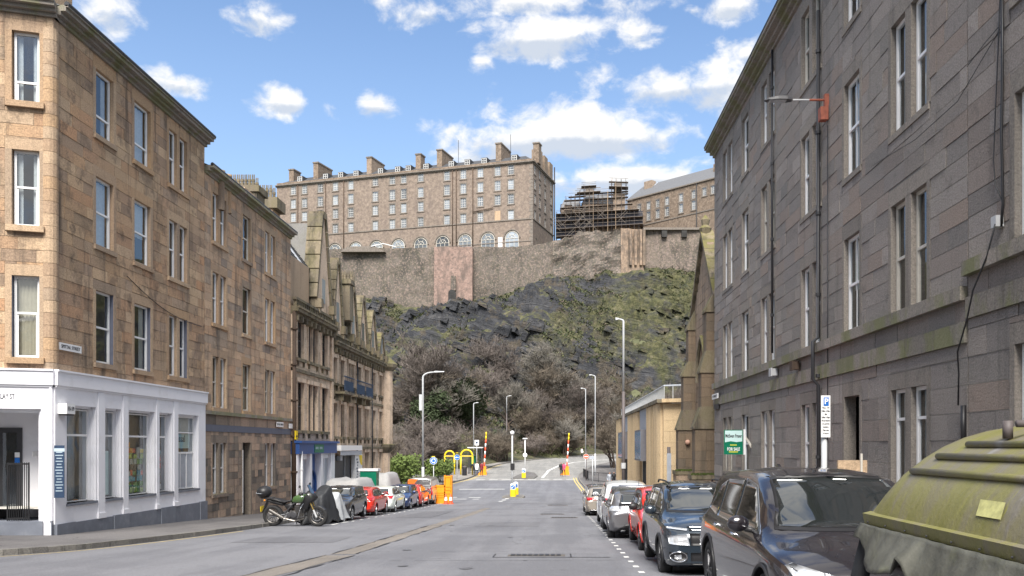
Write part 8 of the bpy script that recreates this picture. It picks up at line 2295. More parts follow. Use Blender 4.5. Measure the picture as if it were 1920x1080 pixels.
# ================================================================ STREET FURNITURE
def lamp_post(name, label, px, Y, ztop_py, arm_px, m='lamp_grey', r=.09, split=None, base=None, X=None, doub=False):
 X = (px - 1043) * Y / 1600 if X is None else X; z0 = road_z(Y) + (.12 if base is None else base); zt = CZ + (835 - ztop_py) * Y / 1600
 R = empty(name, (X, Y, z0)); tag(R, label, 'lamp post', 'lamp posts'); og = (X, Y, z0)
 sx = (arm_px) * Y / 1600
 b = MB().mat(m); b.cs = True; zs = z0 + (zt - z0) * (split or 1.0) * (.22 if not split else 1)
 b.tube([(X, Y, z0 - .2), (X, Y, zs)], r * 1.25, 10, r * 1.1); b.cs = False; b.build('base_section', parent=R, org=og)
 b = MB().mat('lamp_grey'); b.cs = True
 n = 6; rr = min(.9, abs(sx) * .6); s_ = 1 if sx > 0 else -1
 pts = [(X, Y, zs)] + [(X + s_ * rr * (1 - cos(pi / 2 * k / n)), Y, zt - rr * .55 + rr * .5 * sin(pi / 2 * k / n)) for k in range(n + 1)] + [(X + sx * .6, Y, zt)]
 b.tube(pts, r * .8, 8, r * .45); b.build('column', parent=R, org=og)
 b = MB().mat('lamp_grey'); x0, x1 = sorted((X + sx * .55, X + sx)); b.hexa([(x0, Y - .12, zt - .06), (x1, Y - .08, zt - .02), (x1, Y + .08, zt - .02), (x0, Y + .12, zt - .06), (x0, Y - .09, zt + .07), (x1, Y - .05, zt + .04), (x1, Y + .05, zt + .04), (x0, Y + .09, zt + .07)]); b.build('lantern', parent=R, org=og)
 return R, og, X, z0, zt
R_, og, X_, z0_, zt_ = lamp_post('street_lamp', 'tallest pale lamp post on the left pavement, its arm reaching right over the road', 793, 75, 697, 40, r=.11)
b = MB().mat('lamp_grey'); b.box(X_ - .32, X_ - .08, 74.9, 75.1, zt_ - 3.4, zt_ - 2.0); b.build('sensor_box', parent=R_, org=og)
b = MB().mat('white'); b.lathe([(.13, -.1), (.13, .1)], (X_, 75, z0_ + 2.4), 10); b.build('number_band', parent=R_, org=og)
lamp_post('street_lamp', 'lamp post with a short arm and camera beyond the yellow arches', 888, 122, 755, 9, r=.09)
lamp_post('street_lamp', 'dark lamp post standing alone against the trees left of the globe beacon', 950, 150, 742, 9, 'lamp_dark', r=.09, split=.72)
R_, og, X_, z0_, zt_ = lamp_post('street_lamp', 'very tall two tone lamp post, brown below and grey above, beside the sandstone building', 1169, 45, 598, -15, 'lamp_dark', r=.075, split=.62)
b = MB().mat('lamp_grey'); b.tube([(X_, 45, z0_ + 2.2), (X_, 45, z0_ + 2.5)], .13, 8); b.build('band', parent=R_, org=og)
lamp_post('street_lamp', 'right hand one of two far lamp posts, taller, in front of the brown trees', 1116, 108, 703, -11, r=.09, base=.1)
lamp_post('street_lamp', 'shorter far lamp post with arm to the left, left of its taller twin', 1098, 112, 728, -9, r=.08, base=.1)

def sign_disc(root, og, c, r, m, ring=None, face=-1, nm='sign_plate'):
 b = MB().mat(m); b.lathe([(.001, -.012), (r, -.012), (r, .012), (.001, .012)], c, 24, 'y'); o = b.build(nm, parent=root, org=og);
 if ring:
  b = MB().mat(ring); b.tube([(c[0] + r * .97 * cos(2 * pi * k / 24), c[1] - .014, c[2] + r * .97 * sin(2 * pi * k / 24)) for k in range(25)], r * .05, 4, cap=False); b.build('sign_border', parent=o, org=og)
 return o
def post(name, label, cat, X, Y, h, r=.04, m='lamp_grey', z=None):
 z0 = road_z(Y) + .12 if z is None else z; R = empty(name, (X, Y, z0)); tag(R, label, cat); b = MB().mat(m); b.cs = True; b.tube([(X, Y, z0 - .2), (X, Y, z0 + h)], r, 8); b.build('post', parent=R, org=(X, Y, z0)); return R, (X, Y, z0)
def px_x(px, Y): return (px - 1043) * Y / 1600
# roundabout sign: three white arrows in a ring
Y = 84; X = px_x(813, Y); R, og = post('roundabout_sign', 'round blue sign with three circling white arrows, left of the yellow arches', 'road sign', X, Y, 2.3)
zc_ = CZ + (835 - 864) * Y / 1600
o = sign_disc(R, og, (X, Y - .06, zc_), .36, 'blue_sign', 'white')
for k in range(3):
 a0 = radians(90 + k * 120); b = MB().mat('text_white'); b.tube([(X + .19 * cos(a0 + t), Y - .078, zc_ + .19 * sin(a0 + t)) for t in [radians(q) for q in range(0, 76, 15)]], .032, 4)
 ae = a0 + radians(78); c = Vector((X + .19 * cos(ae), Y - .078, zc_ + .19 * sin(ae))); tn = Vector((-sin(ae), 0, cos(ae))); nr = Vector((cos(ae), 0, sin(ae)))
 b.prism([tuple(c + nr * .09), tuple(c - nr * .09), tuple(c + tn * .14)], (0, -.01, 0)); b.build('arrow', parent=o, org=og)
b = MB().mat('yellow'); b.box(X - .15, X + .15, Y - .07, Y - .02, zc_ + .40, zc_ + .46); b.build('sign_lamp', parent=R, org=og)
# keep left arrow sign
def keep_left(root, og, c, r, horiz=False):
 o = sign_disc(root, og, c, r, 'blue_sign', 'white')
 d = Vector((-1, 0, 0)) if horiz else Vector((-.7, 0, -.7)); n = Vector((d.z, 0, -d.x)); C_ = Vector(c) + Vector((0, -.02, 0)); b = MB().mat('text_white')
 b.prism([tuple(C_ + d * (-r * .62) + n * r * .1), tuple(C_ + d * (r * .2) + n * r * .1), tuple(C_ + d * (r * .2) + n * r * .34), tuple(C_ + d * (r * .68)), tuple(C_ + d * (r * .2) - n * r * .34), tuple(C_ + d * (r * .2) - n * r * .1), tuple(C_ + d * (-r * .62) - n * r * .1)], (0, -.008, 0)); b.build('arrow', parent=o, org=og)
Y = 100; X = px_x(857, Y); R, og = post('direction_sign', 'round blue sign with a white arrow pointing left, between the two yellow arches', 'road sign', X, Y, 2.7)
keep_left(R, og, (X, Y - .06, CZ + (835 - 857.5) * Y / 1600), .32, True)
b = MB().mat('yellow'); z_ = CZ + (835 - 849) * Y / 1600; b.box(X - .14, X + .14, Y - .07, Y - .02, z_ - .03, z_ + .03); b.build('sign_lamp', parent=R, org=og)

# yellow arches
for (x0, x1, lab) in ((834, 852, 'left one of two yellow tube arches over the path'), (864, 886, 'right one of two yellow tube arches over the path, nearer the bus shelter')):
 Y = 110; a, c = px_x(x0, Y), px_x(x1, Y); z0 = road_z(Y) + .14; zs2 = CZ + (835 - 855) * Y / 1600; R = empty('yellow_arch', ((a + c) / 2, Y, z0)); tag(R, lab, 'arch', 'yellow arches'); og = tuple(R.location)
 rr = (c - a) / 2
 for s_ in (a, c):
  b = MB().mat('yellow'); b.cs = True; b.tube([(s_, Y, z0 - .1), (s_, Y, zs2)], .10, 8); b.build('leg', parent=R, org=og)
 b = MB().mat('yellow'); b.cs = True; b.tube([((a + c) / 2 - rr * cos(pi * k / 12), Y, zs2 + rr * 1.05 * sin(pi * k / 12)) for k in range(13)], .10, 8); b.build('hoop', parent=R, org=og)
 b = MB().mat('yellow'); b.tube([(a, Y, zs2 - .02), (c, Y, zs2 - .02)], .07, 6); b.build('crossbar', parent=R, org=og)
# bus shelter
Y = 113; R = empty('bus_shelter', (px_x(893, Y), Y, road_z(Y) + .12)); tag(R, 'small glazed bus shelter with a flat white roof just right of the yellow arches', 'bus shelter'); og = tuple(R.location)
a, c = px_x(878, Y), px_x(906, Y); zt = CZ + (835 - 840) * Y / 1600; z0 = og[2]
b = MB().mat('white'); b.box(a, c, Y - 1.0, Y + .7, zt, zt + .12); b.build('roof', parent=R, org=og)
for x in (a + .15, c - .15):
 for yy in (Y - .9, Y + .6): b = MB().mat('dark_frame'); b.tube([(x, yy, z0), (x, yy, zt)], .05, 6); b.build('leg', parent=R, org=og)
b = MB().mat('glass'); b.box(a + .2, c - .2, Y + .58, Y + .6, z0 + .3, zt - .1); b.build('pane', parent=R, org=og)
b = MB().mat('lamp_dark'); b.box(c - .2, c - .1, Y - .8, Y + .5, z0 + .3, zt - .1); po = b.build('advert_panel', parent=R, org=og)
b = MB().mat('green_sign'); b.box(a + .3, a + .9, Y + .5, Y + .56, z0 + 1.2, z0 + 2.4); b.build('timetable', parent=R, org=og)
Y = 112; X = px_x(894, Y); R, og = post('bus_stop_flag', 'white bus stop flag on a pole above the shelter roof', 'sign', X, Y, 4.2, .035)
b = MB().mat('white'); z_ = CZ + (835 - 830) * Y / 1600; b.box(X - .28, X + .28, Y - .06, Y - .02, z_ - .35, z_ + .35); o = b.build('flag', parent=R, org=og)
b = MB().mat('navy'); b.box(X - .14, X + .14, Y - .065, Y - .061, z_ - .12, z_ + .12); b.build('bus_symbol', parent=o, org=og)

# raised barrier arms with striped sleeves
def barrier(px, Y, ty, label):
 X = px_x(px, Y); z0 = road_z(Y) + .1; zt = CZ + (835 - ty) * Y / 1600; R = empty('barrier', (X, Y, z0)); tag(R, label, 'barrier', 'raised road barriers'); og = tuple(R.location)
 b = MB().mat('orange'); b.box(X - .25, X + .25, Y - .25, Y + .25, z0 - .1, z0 + 1.05); b.box(X - .32, X + .32, Y - .3, Y + .3, z0 - .1, z0 + .3); b.build('cabinet', parent=R, org=og)
 b = MB().mat('orange'); b.hexa([(X - .9, Y - .2, z0 - .1), (X - .26, Y - .2, z0 - .1), (X - .26, Y + .2, z0 - .1), (X - .9, Y + .2, z0 - .1), (X - .5, Y - .15, z0 + .35), (X - .26, Y - .15, z0 + .9), (X - .26, Y + .15, z0 + .9), (X - .5, Y + .15, z0 + .35)]); b.build('brace', parent=R, org=og)
 n = 9; z1 = z0 + 1.05
 for k in range(n):
  b = MB().mat('white' if k % 2 else 'cone_red') if k < n - 2 else MB().mat('yellow'); zz0 = lerp(z1, zt, k / n); b.cs = True; b.tube([(X + .03 * k, Y, zz0), (X + .03 * (k + 1), Y, lerp(z1, zt, (k + 1) / n))], .09, 8); b.build('arm_band', parent=R, org=og)
barrier(908, 112, 810, 'raised red and white barrier arm left of the road, by the bus shelter'); barrier(1063, 112, 812, 'raised red and white barrier arm on the right side of the road')

# illuminated bollards on their islands, beacon
def bollard(px, base_py, Y, label, tag_=True):
 X = px_x(px, Y); z0 = road_z(Y) + .12; R = empty('traffic_bollard', (X, Y, z0)); tag(R, label, 'bollard', 'traffic island bollards'); og = tuple(R.location)
 b = MB().mat('yellow'); b.cs = False
 b.lathe([(.26, .0), (.25, .55), (.24, .60)], (X, Y, z0), 16); b.build('yellow_body', parent=R, org=og)
 b = MB().mat('white'); b.lathe([(.24, .60), (.235, 1.0), (.20, 1.10), (.001, 1.15)], (X, Y, z0), 16); b.build('white_top', parent=R, org=og)
 b = MB().mat('blue_sign'); b.lathe([(.17, -.262), (.001, -.264)], (X, Y, z0 + .82), 18, 'y'); o = b.build('sign_disc', parent=R, org=og)
 b = MB().mat('text_white'); b.tube([(X + .09, Y - .268, z0 + .90), (X - .06, Y - .268, z0 + .76)], .022, 4); b.prism([(X - .11, Y - .268, z0 + .71), (X - .11, Y - .268, z0 + .84), (X + .0, Y - .268, z0 + .71)], (0, -.006, 0)); b.build('arrow', parent=o, org=og)
 return R
def island(name, pts, label):
 yy = sum(p[1] for p in pts) / len(pts); z = road_z(yy); b = MB().mat('kerb'); b.prism([(x, y, road_z(y) - .1) for x, y in pts], (0, 0, .21)); o = b.build(name, org=(0, 0, 0)); o['kind'] = 'structure'
 b = MB().mat('pave'); b.poly([(lerp(sum(p[0] for p in pts) / len(pts), x, .82), lerp(yy, y, .82), road_z(y) + .115) for x, y in pts]); b.build(name + '_top')['kind'] = 'structure'
Xb = px_x(962, 73)
island('traffic_island', [(Xb - .9, 72.6), (Xb + .9, 72.6), (Xb + 1.0, 74), (Xb + .7, 76.3), (Xb, 77), (Xb - .7, 76.3), (Xb - 1.0, 74)], '')
bollard(962, 930, 73.1, 'yellow and white lit bollard on the nearer traffic island'); bollard(967, 928, 76.4, 'second bollard just behind the near one, on the same island')
Xc = px_x(983, 103)
island('far_traffic_island', [(Xc - 1.6, 102.5), (Xc + 1.2, 102.5), (Xc + 1.5, 108), (Xc + .9, 116), (Xc - .3, 118), (Xc - 1.2, 108)], '')
bollard(982, 896, 103, 'small yellow and white bollard on the far traffic island')
Y = 75; X = px_x(960.5, Y); R, og = post('globe_beacon', 'grey post with a round white globe lamp on the traffic island', 'beacon', X, Y, CZ + (835 - 817) * Y / 1600 - road_z(Y) - .1, .07)
b = MB().mat('white'); b.cs = True; b.ball((X, Y, CZ + (835 - 811.5) * Y / 1600), .19, 14, 10); b.build('globe', parent=R, org=og)
b = MB().mat('black'); b.box(X - .16, X + .2, Y - .12, Y + .2, CZ + (835 - 877) * Y / 1600 - .2, CZ + (835 - 872) * Y / 1600 + .15); b.build('signal_box', parent=R, org=og)
Y = 118; X = px_x(984.5, Y); R, og = post('far_beacon', 'short pale post with flat cap and round sign back, right of the globe beacon', 'sign', X, Y, CZ + (835 - 823) * Y / 1600 - road_z(Y), .07, 'white')
b = MB().mat('white'); z_ = CZ + (835 - 822) * Y / 1600; b.box(X - .32, X + .32, Y - .2, Y + .2, z_ - .08, z_ + .05); b.build('cap', parent=R, org=og)
sign_disc(R, og, (X, Y - .1, CZ + (835 - 853) * Y / 1600), .3, 'white')
Y = 98; X = px_x(1099, Y); R, og = post('no_entry_sign', 'dark post with round red bordered sign beside the railings on the right', 'road sign', X, Y, 3.4, .05, 'lamp_dark')
sign_disc(R, og, (X, Y - .07, CZ + (835 - 856) * Y / 1600), .3, 'cone_red', 'white');
b = MB().mat('white'); z_ = CZ + (835 - 856) * Y / 1600; b.box(X - .2, X + .2, Y - .09, Y - .083, z_ - .05, z_ + .05); b.build('bar', parent=R, org=og)
Y = 92; X = px_x(1111, Y); R, og = post('sign_post', 'pale grey post with a small sign, right of the red bordered sign', 'sign', X, Y, 3.1, .05)
b = MB().mat('lead'); b.box(X - .35, X + .25, Y - .05, Y - .02, og[2] + 2.7, og[2] + 3.05); b.build('plate', parent=R, org=og)
# guard railings on the right corner
def railing(p, q, label, h=1.05):
 R = empty('guard_railing', (p[0], p[1], road_z(p[1]) + .12)); tag(R, label, 'railing', 'guard railings'); og = tuple(R.location)
 n = max(2, int(hypot(q[0] - p[0], q[1] - p[1]) / .16)); f = MB().mat('black')
 for zz_ in (.15, h): f.tube([(p[0], p[1], road_z(p[1]) + .12 + zz_), (q[0], q[1], road_z(q[1]) + .12 + zz_)], .03, 6)
 fo = f.build('rail', parent=R, org=og); fo['kind'] = 'stuff'
 for k in range(n + 1):
  x, y = lerp(p[0], q[0], k / n), lerp(p[1], q[1], k / n); z = road_z(y) + .12; b = MB().mat('black'); b.tube([(x, y, z + .1 - (.1 if k % 12 == 0 else 0)), (x, y, z + h)], .03 if k % 12 == 0 else .012, 4); b.build('bar', parent=R, org=og)
railing((3.6, 97), (6.4, 93), 'black guard railing on the right corner near the red bordered sign'); railing((3.3, 104), (3.7, 98.5), 'black guard railing beside the right hand barrier'); railing((-13.5, 84), (-11.2, 92), 'dark guard railing behind the two walkers on the left')
# dark litter bins by the path
for (px, Y, lab) in ((871, 108, 'dark litter bin between the two yellow arches'), (802, 86, 'dark bin beside the roundabout sign')):
 X = px_x(px, Y); R = empty('litter_bin', (X, Y, road_z(Y) + .12)); tag(R, lab, 'litter bin'); og = tuple(R.location); b = MB().mat('black'); b.lathe([(.26, 0), (.3, .05), (.3, .95), (.24, 1.05)], og, 12); b.build('body', parent=R, org=og); b = MB().mat('lamp_dark'); b.lathe([(.31, 1.05), (.31, 1.15), (.001, 1.25)], og, 12); b.build('hood', parent=R, org=og)

# folded orange barriers, boxes and cones by the van
Yb = 61.8
X0 = px_x(828, Yb)
for k, (dx, w_, h_, m_, lab) in enumerate(((-.05, .75, 1.35, 'orange', 'low stack of folded orange road barriers next to the van'), (.50, .55, 2.05, 'orange', 'tall upright stack of orange plastic barriers behind the cones'))):
 R = empty('barrier_stack', (X0 + dx, Yb, road_z(Yb))); tag(R, lab, 'barrier stack', 'stacked orange barriers'); og = tuple(R.location)
 for j in range(5):
  y = Yb - .4 + j * .14; b = MB().mat(m_); x0, x1 = X0 + dx - w_ / 2, X0 + dx + w_ / 2; z = og[2]
  b.box(x0, x0 + .07, y, y + .08, z, z + h_); b.box(x1 - .07, x1, y, y + .08, z, z + h_);
  for t in (.05, .38, .5, .62, .95): b.box(x0 + .07, x1 - .07, y, y + .08, z + h_ * t - .05, z + h_ * t + .05)
  b.box(x0 + .1, x1 - .1, y + .03, y + .05, z + .1, z + h_ - .08); b.build('barrier_panel', parent=R, org=og)
for (px, lab) in ((836, 'orange and white cone standing in front of the stacked barriers'), (845, 'orange cone at the right end of the stacked barriers')):
 Yc = 60.9; X = px_x(px, Yc); R = empty('traffic_cone', (X, Yc, road_z(Yc))); tag(R, lab, 'traffic cone', 'traffic cones'); og = tuple(R.location)
 b = MB().mat('cone_red'); b.box(X - .2, X + .2, Yc - .2, Yc + .2, og[2], og[2] + .04); b.build('foot', parent=R, org=og)
 b = MB().mat('cone_red'); b.cs = True; b.lathe([(.15, .04), (.115, .25)], og, 12); b.lathe([(.075, .5), (.04, .72), (.001, .73)], og, 12); b.build('cone', parent=R, org=og)
 b = MB().mat('white'); b.cs = True; b.lathe([(.115, .25), (.075, .5)], og, 12); b.build('reflective_band', parent=R, org=og)
# little cone and planter at the blue shop
X, Y = XL + 1.0, 44.6; R = empty('traffic_cone', (X, Y, pz(Y, 2.2))); tag(R, 'single orange cone by the brick base of the blue shop', 'traffic cone'); og = tuple(R.location)
b = MB().mat('cone_red'); b.box(X - .2, X + .2, Y - .2, Y + .2, og[2], og[2] + .04); b.build('foot', parent=R, org=og); b = MB().mat('cone_red'); b.lathe([(.16, .04), (.04, .95), (.001, .96)], og, 12); b.build('cone', parent=R, org=og)

# skips under grey covers on the pavement before the carved terrace
def skip(x0, x1, y0, y1, h0, h1, label, m='canvas'):
 z = road_z((y0 + y1) / 2) + .1; R = empty('covered_skip', ((x0 + x1) / 2, y0, z)); tag(R, label, 'skip', 'builders skips under covers'); og = tuple(R.location)
 b = MB().mat('lamp_dark'); b.hexa([(x0 + .2, y0 + .2, z), (x1 - .2, y0 + .2, z), (x1 - .2, y1 - .2, z), (x0 + .2, y1 - .2, z), (x0, y0, z + h0), (x1, y0, z + h0), (x1, y1, z + h0), (x0, y1, z + h0)]); b.build('skip_body', parent=R, org=og)
 b = MB().mat(m); b.cs = True; n, k_ = 16, 8
 for j in range(k_ + 1):
  for i in range(n + 1):
   u, v = i / n, j / k_; e = min(u, 1 - u, v, 1 - v) * 2
   zz_ = z + h0 - .35 + (h1 - h0 + .35) * min(1, e * 3.2) ** .5 + .05 * sin(i * 1.9 + j) * e + (.12 * sin(u * pi * 3) if m == 'canvas' else 0) * e
   b.v.append((lerp(x0 - .05, x1 + .05, u), lerp(y0 - .05, y1 + .05, v), zz_))
 for j in range(k_):
  for i in range(n): b.face([j * (n + 1) + i, j * (n + 1) + i + 1, (j + 1) * (n + 1) + i + 1, (j + 1) * (n + 1) + i])
 b.build('cover', parent=R, org=og)
skip(-12.6, -10.6, 45.5, 50.5, 1.1, 1.7, 'long pale grey covered skip behind the small dark car')
skip(-12.6, -10.7, 54.5, 59, 1.3, 2.1, 'second covered skip farther along, before the orange and grey van')
# green and white van side / container behind
Y = 53; X = px_x(693, Y); R = empty('site_container', (X, Y, road_z(Y) + .12)); tag(R, 'green and white cabinet between the two covered skips', 'cabinet'); og = tuple(R.location)
b = MB().mat('green_sign'); b.box(X - .5, X + .5, Y - .4, Y + .4, og[2], CZ + (835 - 883) * Y / 1600); b.build('body', parent=R, org=og); b = MB().mat('white'); b.box(X - .6, X + .6, Y - .45, Y + .45, CZ + (835 - 883) * Y / 1600 + .002, CZ + (835 - 880) * Y / 1600 + .05); b.build('lid', parent=R, org=og)

# FOR SALE board
Y = 28.0; zc_ = CZ + (835 - 829) * Y / 1600; X = px_x(1375, Y); R = empty('for_sale_board', (XR, Y, zc_)); tag(R, 'green and white FOR SALE board on a bracket from the grey tenement', 'sale board'); og = tuple(R.location)
hw, hh = 17.5 * Y / 1600, 23 * Y / 1600; yb_ = Y - .03
b = MB().mat('green_sign'); b.box(X - hw, X + hw, Y - .03, Y + .03, zc_ - hh, zc_ + hh); bd = b.build('board', parent=R, org=og)
b = MB().mat('sign_sky'); b.prism([(X - hw * .92, yb_ - .004, zc_ - .02 * hh), (X - hw * .3, yb_ - .004, zc_ + .08 * hh), (X + hw * .3, yb_ - .004, zc_ + .0 * hh), (X + hw * .92, yb_ - .004, zc_ + .06 * hh), (X + hw * .92, yb_ - .004, zc_ + hh * .94), (X - hw * .92, yb_ - .004, zc_ + hh * .94)], (0, .003, 0)); b.build('board_print', parent=bd, org=og)
put_text('McEwan Fraser', .16, 'text_black', (X, yb_ - .006, zc_ + hh * .5), (1, 0, 0), (0, 0, 1), bd, og, width=hw * 1.75, bold=True); put_text('FOR SALE', .15, 'text_white', (X, yb_ - .004, zc_ - hh * .58), (1, 0, 0), (0, 0, 1), bd, og, width=hw * 1.35, bold=True)
for z_, w_ in ((-.28, .6), (-.84, .8)):
 for k in range(7): b = MB().mat('text_yellow'); x0 = X - hw * w_ / 2 * 1.2 + k * hw * w_ * 1.2 / 7; b.box(x0, x0 + hw * w_ * .13, yb_ - .004, yb_, zc_ + hh * z_, zc_ + hh * (z_ + .09)); b.build('small_print', parent=bd, org=og)
b = MB().mat('white'); b.box(X + hw + .02, X + hw + .09, Y - .05, Y + .05, zc_ - hh * 1.02, zc_ + hh * 1.04); b.build('post', parent=R, org=og)
b = MB().mat('cream_frame'); b.prism([(X + hw + .09, Y - .03, zc_ + .1), (X + hw + .09, Y - .03, zc_ + .22), (XR - .01, Y - .03, zc_ - .02 * 20 + .35), (XR - .01, Y - .03, zc_ - .02 * 20 + .2)], (0, .06, 0)); b.build('bracket', parent=R, org=og)

# parking sign on a post beyond the black SUV
Y = 13.2; X = px_x(1545.5, Y); z0 = pz(Y, 1); R = empty('parking_sign', (X, Y, z0)); tag(R, 'tall white parking sign with a blue P on a grey post behind the black SUV', 'parking sign'); og = tuple(R.location)
b = MB().mat('lamp_grey'); b.cs = True; b.tube([(X, Y, z0), (X, Y, CZ + (835 - 790) * Y / 1600)], .045, 12); b.build('post', parent=R, org=og)
zt, zb_ = CZ + (835 - 742) * Y / 1600, CZ + (835 - 820) * Y / 1600; hw = 8.5 * Y / 1600
b = MB().mat('white'); b.box(X - hw, X + hw, Y - .075, Y - .055, zb_, zt); pl_ = b.build('plate', parent=R, org=og)
b = MB().mat('blue_sign'); b.box(X - .035, X + .045, Y - .079, Y - .076, zt - .16, zt - .03); bp = b.build('blue_panel', parent=pl_, org=og)
put_text('P', .12, 'text_white', (X + .005, Y - .081, zt - .095), (1, 0, 0), (0, 0, 1), pl_, og, bold=True)
for k, t in enumerate(('Mon - Fri', '8.30am - 5.30pm', 'Sat', '8.30am - 5.30pm', 'Pay at machine', 'or permit', 'holders', 'Max stay', '4 hours')):
 put_text(t, .034, 'text_black', (X, Y - .077, zt - .19 - k * .049), (1, 0, 0), (0, 0, 1), pl_, og, width=min(.12, .012 * len(t)))
b = MB().mat('steel');
for z_ in (zt - .1, zb_ + .1): b.tube([(X, Y, z_ - .015), (X, Y, z_ + .015)], .052, 12)
b.build('clamp', parent=R, org=og)['kind'] = 'stuff'
# planks by the door
q = at(1604, 869, 12.9); R = empty('plank', tuple(q)); tag(R, 'pale wooden board with a batten behind the black SUV', 'board'); b = MB().mat('dressed_tan'); b.box(q.x - .28, q.x + .16, 12.85, 12.9, q.z - 1.6, q.z + .05); b.build('board', parent=R, org=tuple(q)); b = MB().mat('cream_frame'); b.box(q.x + .05, q.x + .08, 12.82, 12.85, q.z - 1.4, q.z + .15); b.build('batten', parent=R, org=tuple(q))
# dark post at the sandstone building corner
Y = 44.5; X = px_x(1254, Y); z0 = pz(Y, 1); R, og = post('marker_post', 'dark slim information pillar in front of the sandstone building', 'pillar', X, Y, CZ + (835 - 838) * Y / 1600 - z0, .09, 'lamp_dark', z=z0)
b = MB().mat('lead'); b.box(X - .11, X + .11, Y - .1, Y - .09, z0 + .3, CZ + (835 - 850) * Y / 1600); b.build('panel', parent=R, org=og)

# ================================================================ BIG REFUSE CONTAINER, bottom right
def container():
 y0, y1 = 3.3, 6.15; xl = 2.24; z0 = road_z(5) ; ze = CZ - (966 - 835) * y1 / 1600
 R = empty('refuse_container', (3.4, 4.7, z0)); tag(R, 'large street refuse container with domed mossy lid and torn rubber flap', 'refuse container'); og = tuple(R.location)
 m, t, bb = new_mat('mossy lid'); g = t.node('ShaderNodeNewGeometry'); pos = g.outputs['Position']
 st = t.noise(t.mapping(pos, (1.0, 4.0, 1.0)), 1.1, 7, .62, .2); fn = t.noise(pos, 26, 5, .7); bg_ = t.noise(pos, 1.6, 4, .6)
 c = t.ramp(t.rng(t.math('ADD', t.math('MULTIPLY', st, .65), t.math('MULTIPLY', bg_, .35)), .33, .66, 0, 1, False), [(.13, .125, .03), (.155, .15, .04), (.18, .17, .06), (.17, .155, .085), (.165, .15, .12), (.22, .215, .21)])
 c = t.mix(t.rng(t.noise(t.mapping(pos, (2, 9, 2)), 2.2, 6, .7, .2), .55, .75, 0, .75), c, (.24, .24, .04)); c = t.mix(t.rng(fn, .5, .75, 0, .35), c, (.09, .08, .05)); t.l.new(c, bb.inputs['Base Color']); bb.inputs['Roughness'].default_value = .5
 bn = t.node('ShaderNodeBump'); bn.inputs['Strength'].default_value = .5; bn.inputs['Distance'].default_value = .01; t.l.new(t.math('ADD', fn, st), bn.inputs['Height']); t.l.new(bn.outputs[0], bb.inputs['Normal']); ML = m
 MR = plain('old rubber flap', (.085, .085, .07), .6, var=.35, scale=5, bump=.4, bscale=18, dirt=((.11, .12, .04), 3.5, .4))
 zt = CZ + .14; W_ = 2.1; prof = []
 for k in range(19):
  a = radians(8) + (pi - radians(16)) * k / 18; prof.append((xl + W_ / 2 - (W_ / 2) * cos(a) / cos(radians(8)), ze + (zt - ze) * (sin(a) - sin(radians(8))) / (1 - sin(radians(8)))))
 b = MB().mat(ML); b.cs = True; ny = 24
 inset = lambda yy: .22 * max(0, (yy - (y1 - .32)) / .32) ** 2
 for j in range(ny + 1):
  yy = lerp(y0, y1, (j / ny) ** .8)
  for (x, z) in prof: b.v.append((x, yy, z - inset(yy) * (z - ze + .1) / .5 + .004 * noise.noise(Vector((x * 3, yy * 3, z)))))
 n = len(prof)
 for j in range(ny):
  for i in range(n - 1): b.face([j * n + i, j * n + i + 1, (j + 1) * n + i + 1, (j + 1) * n + i][::-1])
 b.cs = False; b.face([ny * n + i for i in range(n)]); b.face([i for i in range(n)][::-1]); lid = b.build('lid', parent=R, org=og)
 for (k, ya) in ((2.9, 5.78), (4.0, 5.65), (5.0, 5.5)):
  i = int(k); f = k - i; x = lerp(prof[i][0], prof[i + 1][0], f); z = lerp(prof[i][1], prof[i + 1][1], f); s = MB().mat(ML); s.cs = True; s.tube([(x - .006, y0 + .05, z + .012), (x - .006, ya, z + .012)], .022, 8); s.build('rib', parent=lid, org=og)
 lp = MB().mat(ML); lp.hexa([(xl - .015, y0, ze - .06), (xl - .015, y1 + .01, ze - .06), (xl + .02, y1 + .01, ze - .06), (xl + .02, y0, ze - .06), (xl - .03, y0, ze + .015), (xl - .03, y1 + .01, ze + .015), (xl + .03, y1 + .01, ze + .03), (xl + .03, y0, ze + .03)][::1]); lp.build('lip', parent=lid, org=og)
 for k in range(9): s = MB().mat('dark_frame'); s.ball((xl - .028, y0 + .2 + k * .32, ze - .04), .007, 6, 5); s.build('rivet', parent=lid, org=og)
 st_ = MB().mat(plain('faded yellow sticker', (.42, .41, .17), .5, var=.3, scale=20)); i = 3; x, z = prof[1]; x2, z2 = prof[2]
 st_.poly([(x - .006, 4.62, z + .008), (x - .006, 4.36, z + .008), (lerp(x, x2, .75) - .006, 4.40, lerp(z, z2, .75) + .01), (lerp(x, x2, .75) - .006, 4.66, lerp(z, z2, .75) + .01)]); st_.build('sticker', parent=lid, org=og)
 f = MB().mat(MR); f.cs = True; N = 60; M = 10
 for i in range(N + 1):
  yy = lerp(y1 + .02, y0, i / N); d = y1 - yy
  ln = .10 + .17 * sstep(.0, .5, d) - .05 * sstep(.6, .95, d) + .10 * sstep(1.02, 1.3, d) - max(0, 1 - abs(d - 1.0) / .06) * .13
  for j in range(M + 1):
   v = j / M; fl_ = .05 + .10 * sstep(.05, .5, d) - .03 * sin(d * 6)
   f.v.append((xl - .03 - fl_ * (v ** 1.3) - .012 * sin(v * pi) + .006 * sin(d * 31), yy + .02 * v * sin(d * 5), ze - .06 - ln * v))
 for i in range(N):
  for j in range(M): f.face([i * (M + 1) + j, (i + 1) * (M + 1) + j, (i + 1) * (M + 1) + j + 1, i * (M + 1) + j + 1])
 fl = f.build('rubber_flap', parent=R, org=og); md = fl.modifiers.new('s', 'SOLIDIFY'); md.thickness = .012
 e = MB().mat(MR); e.cs = True;
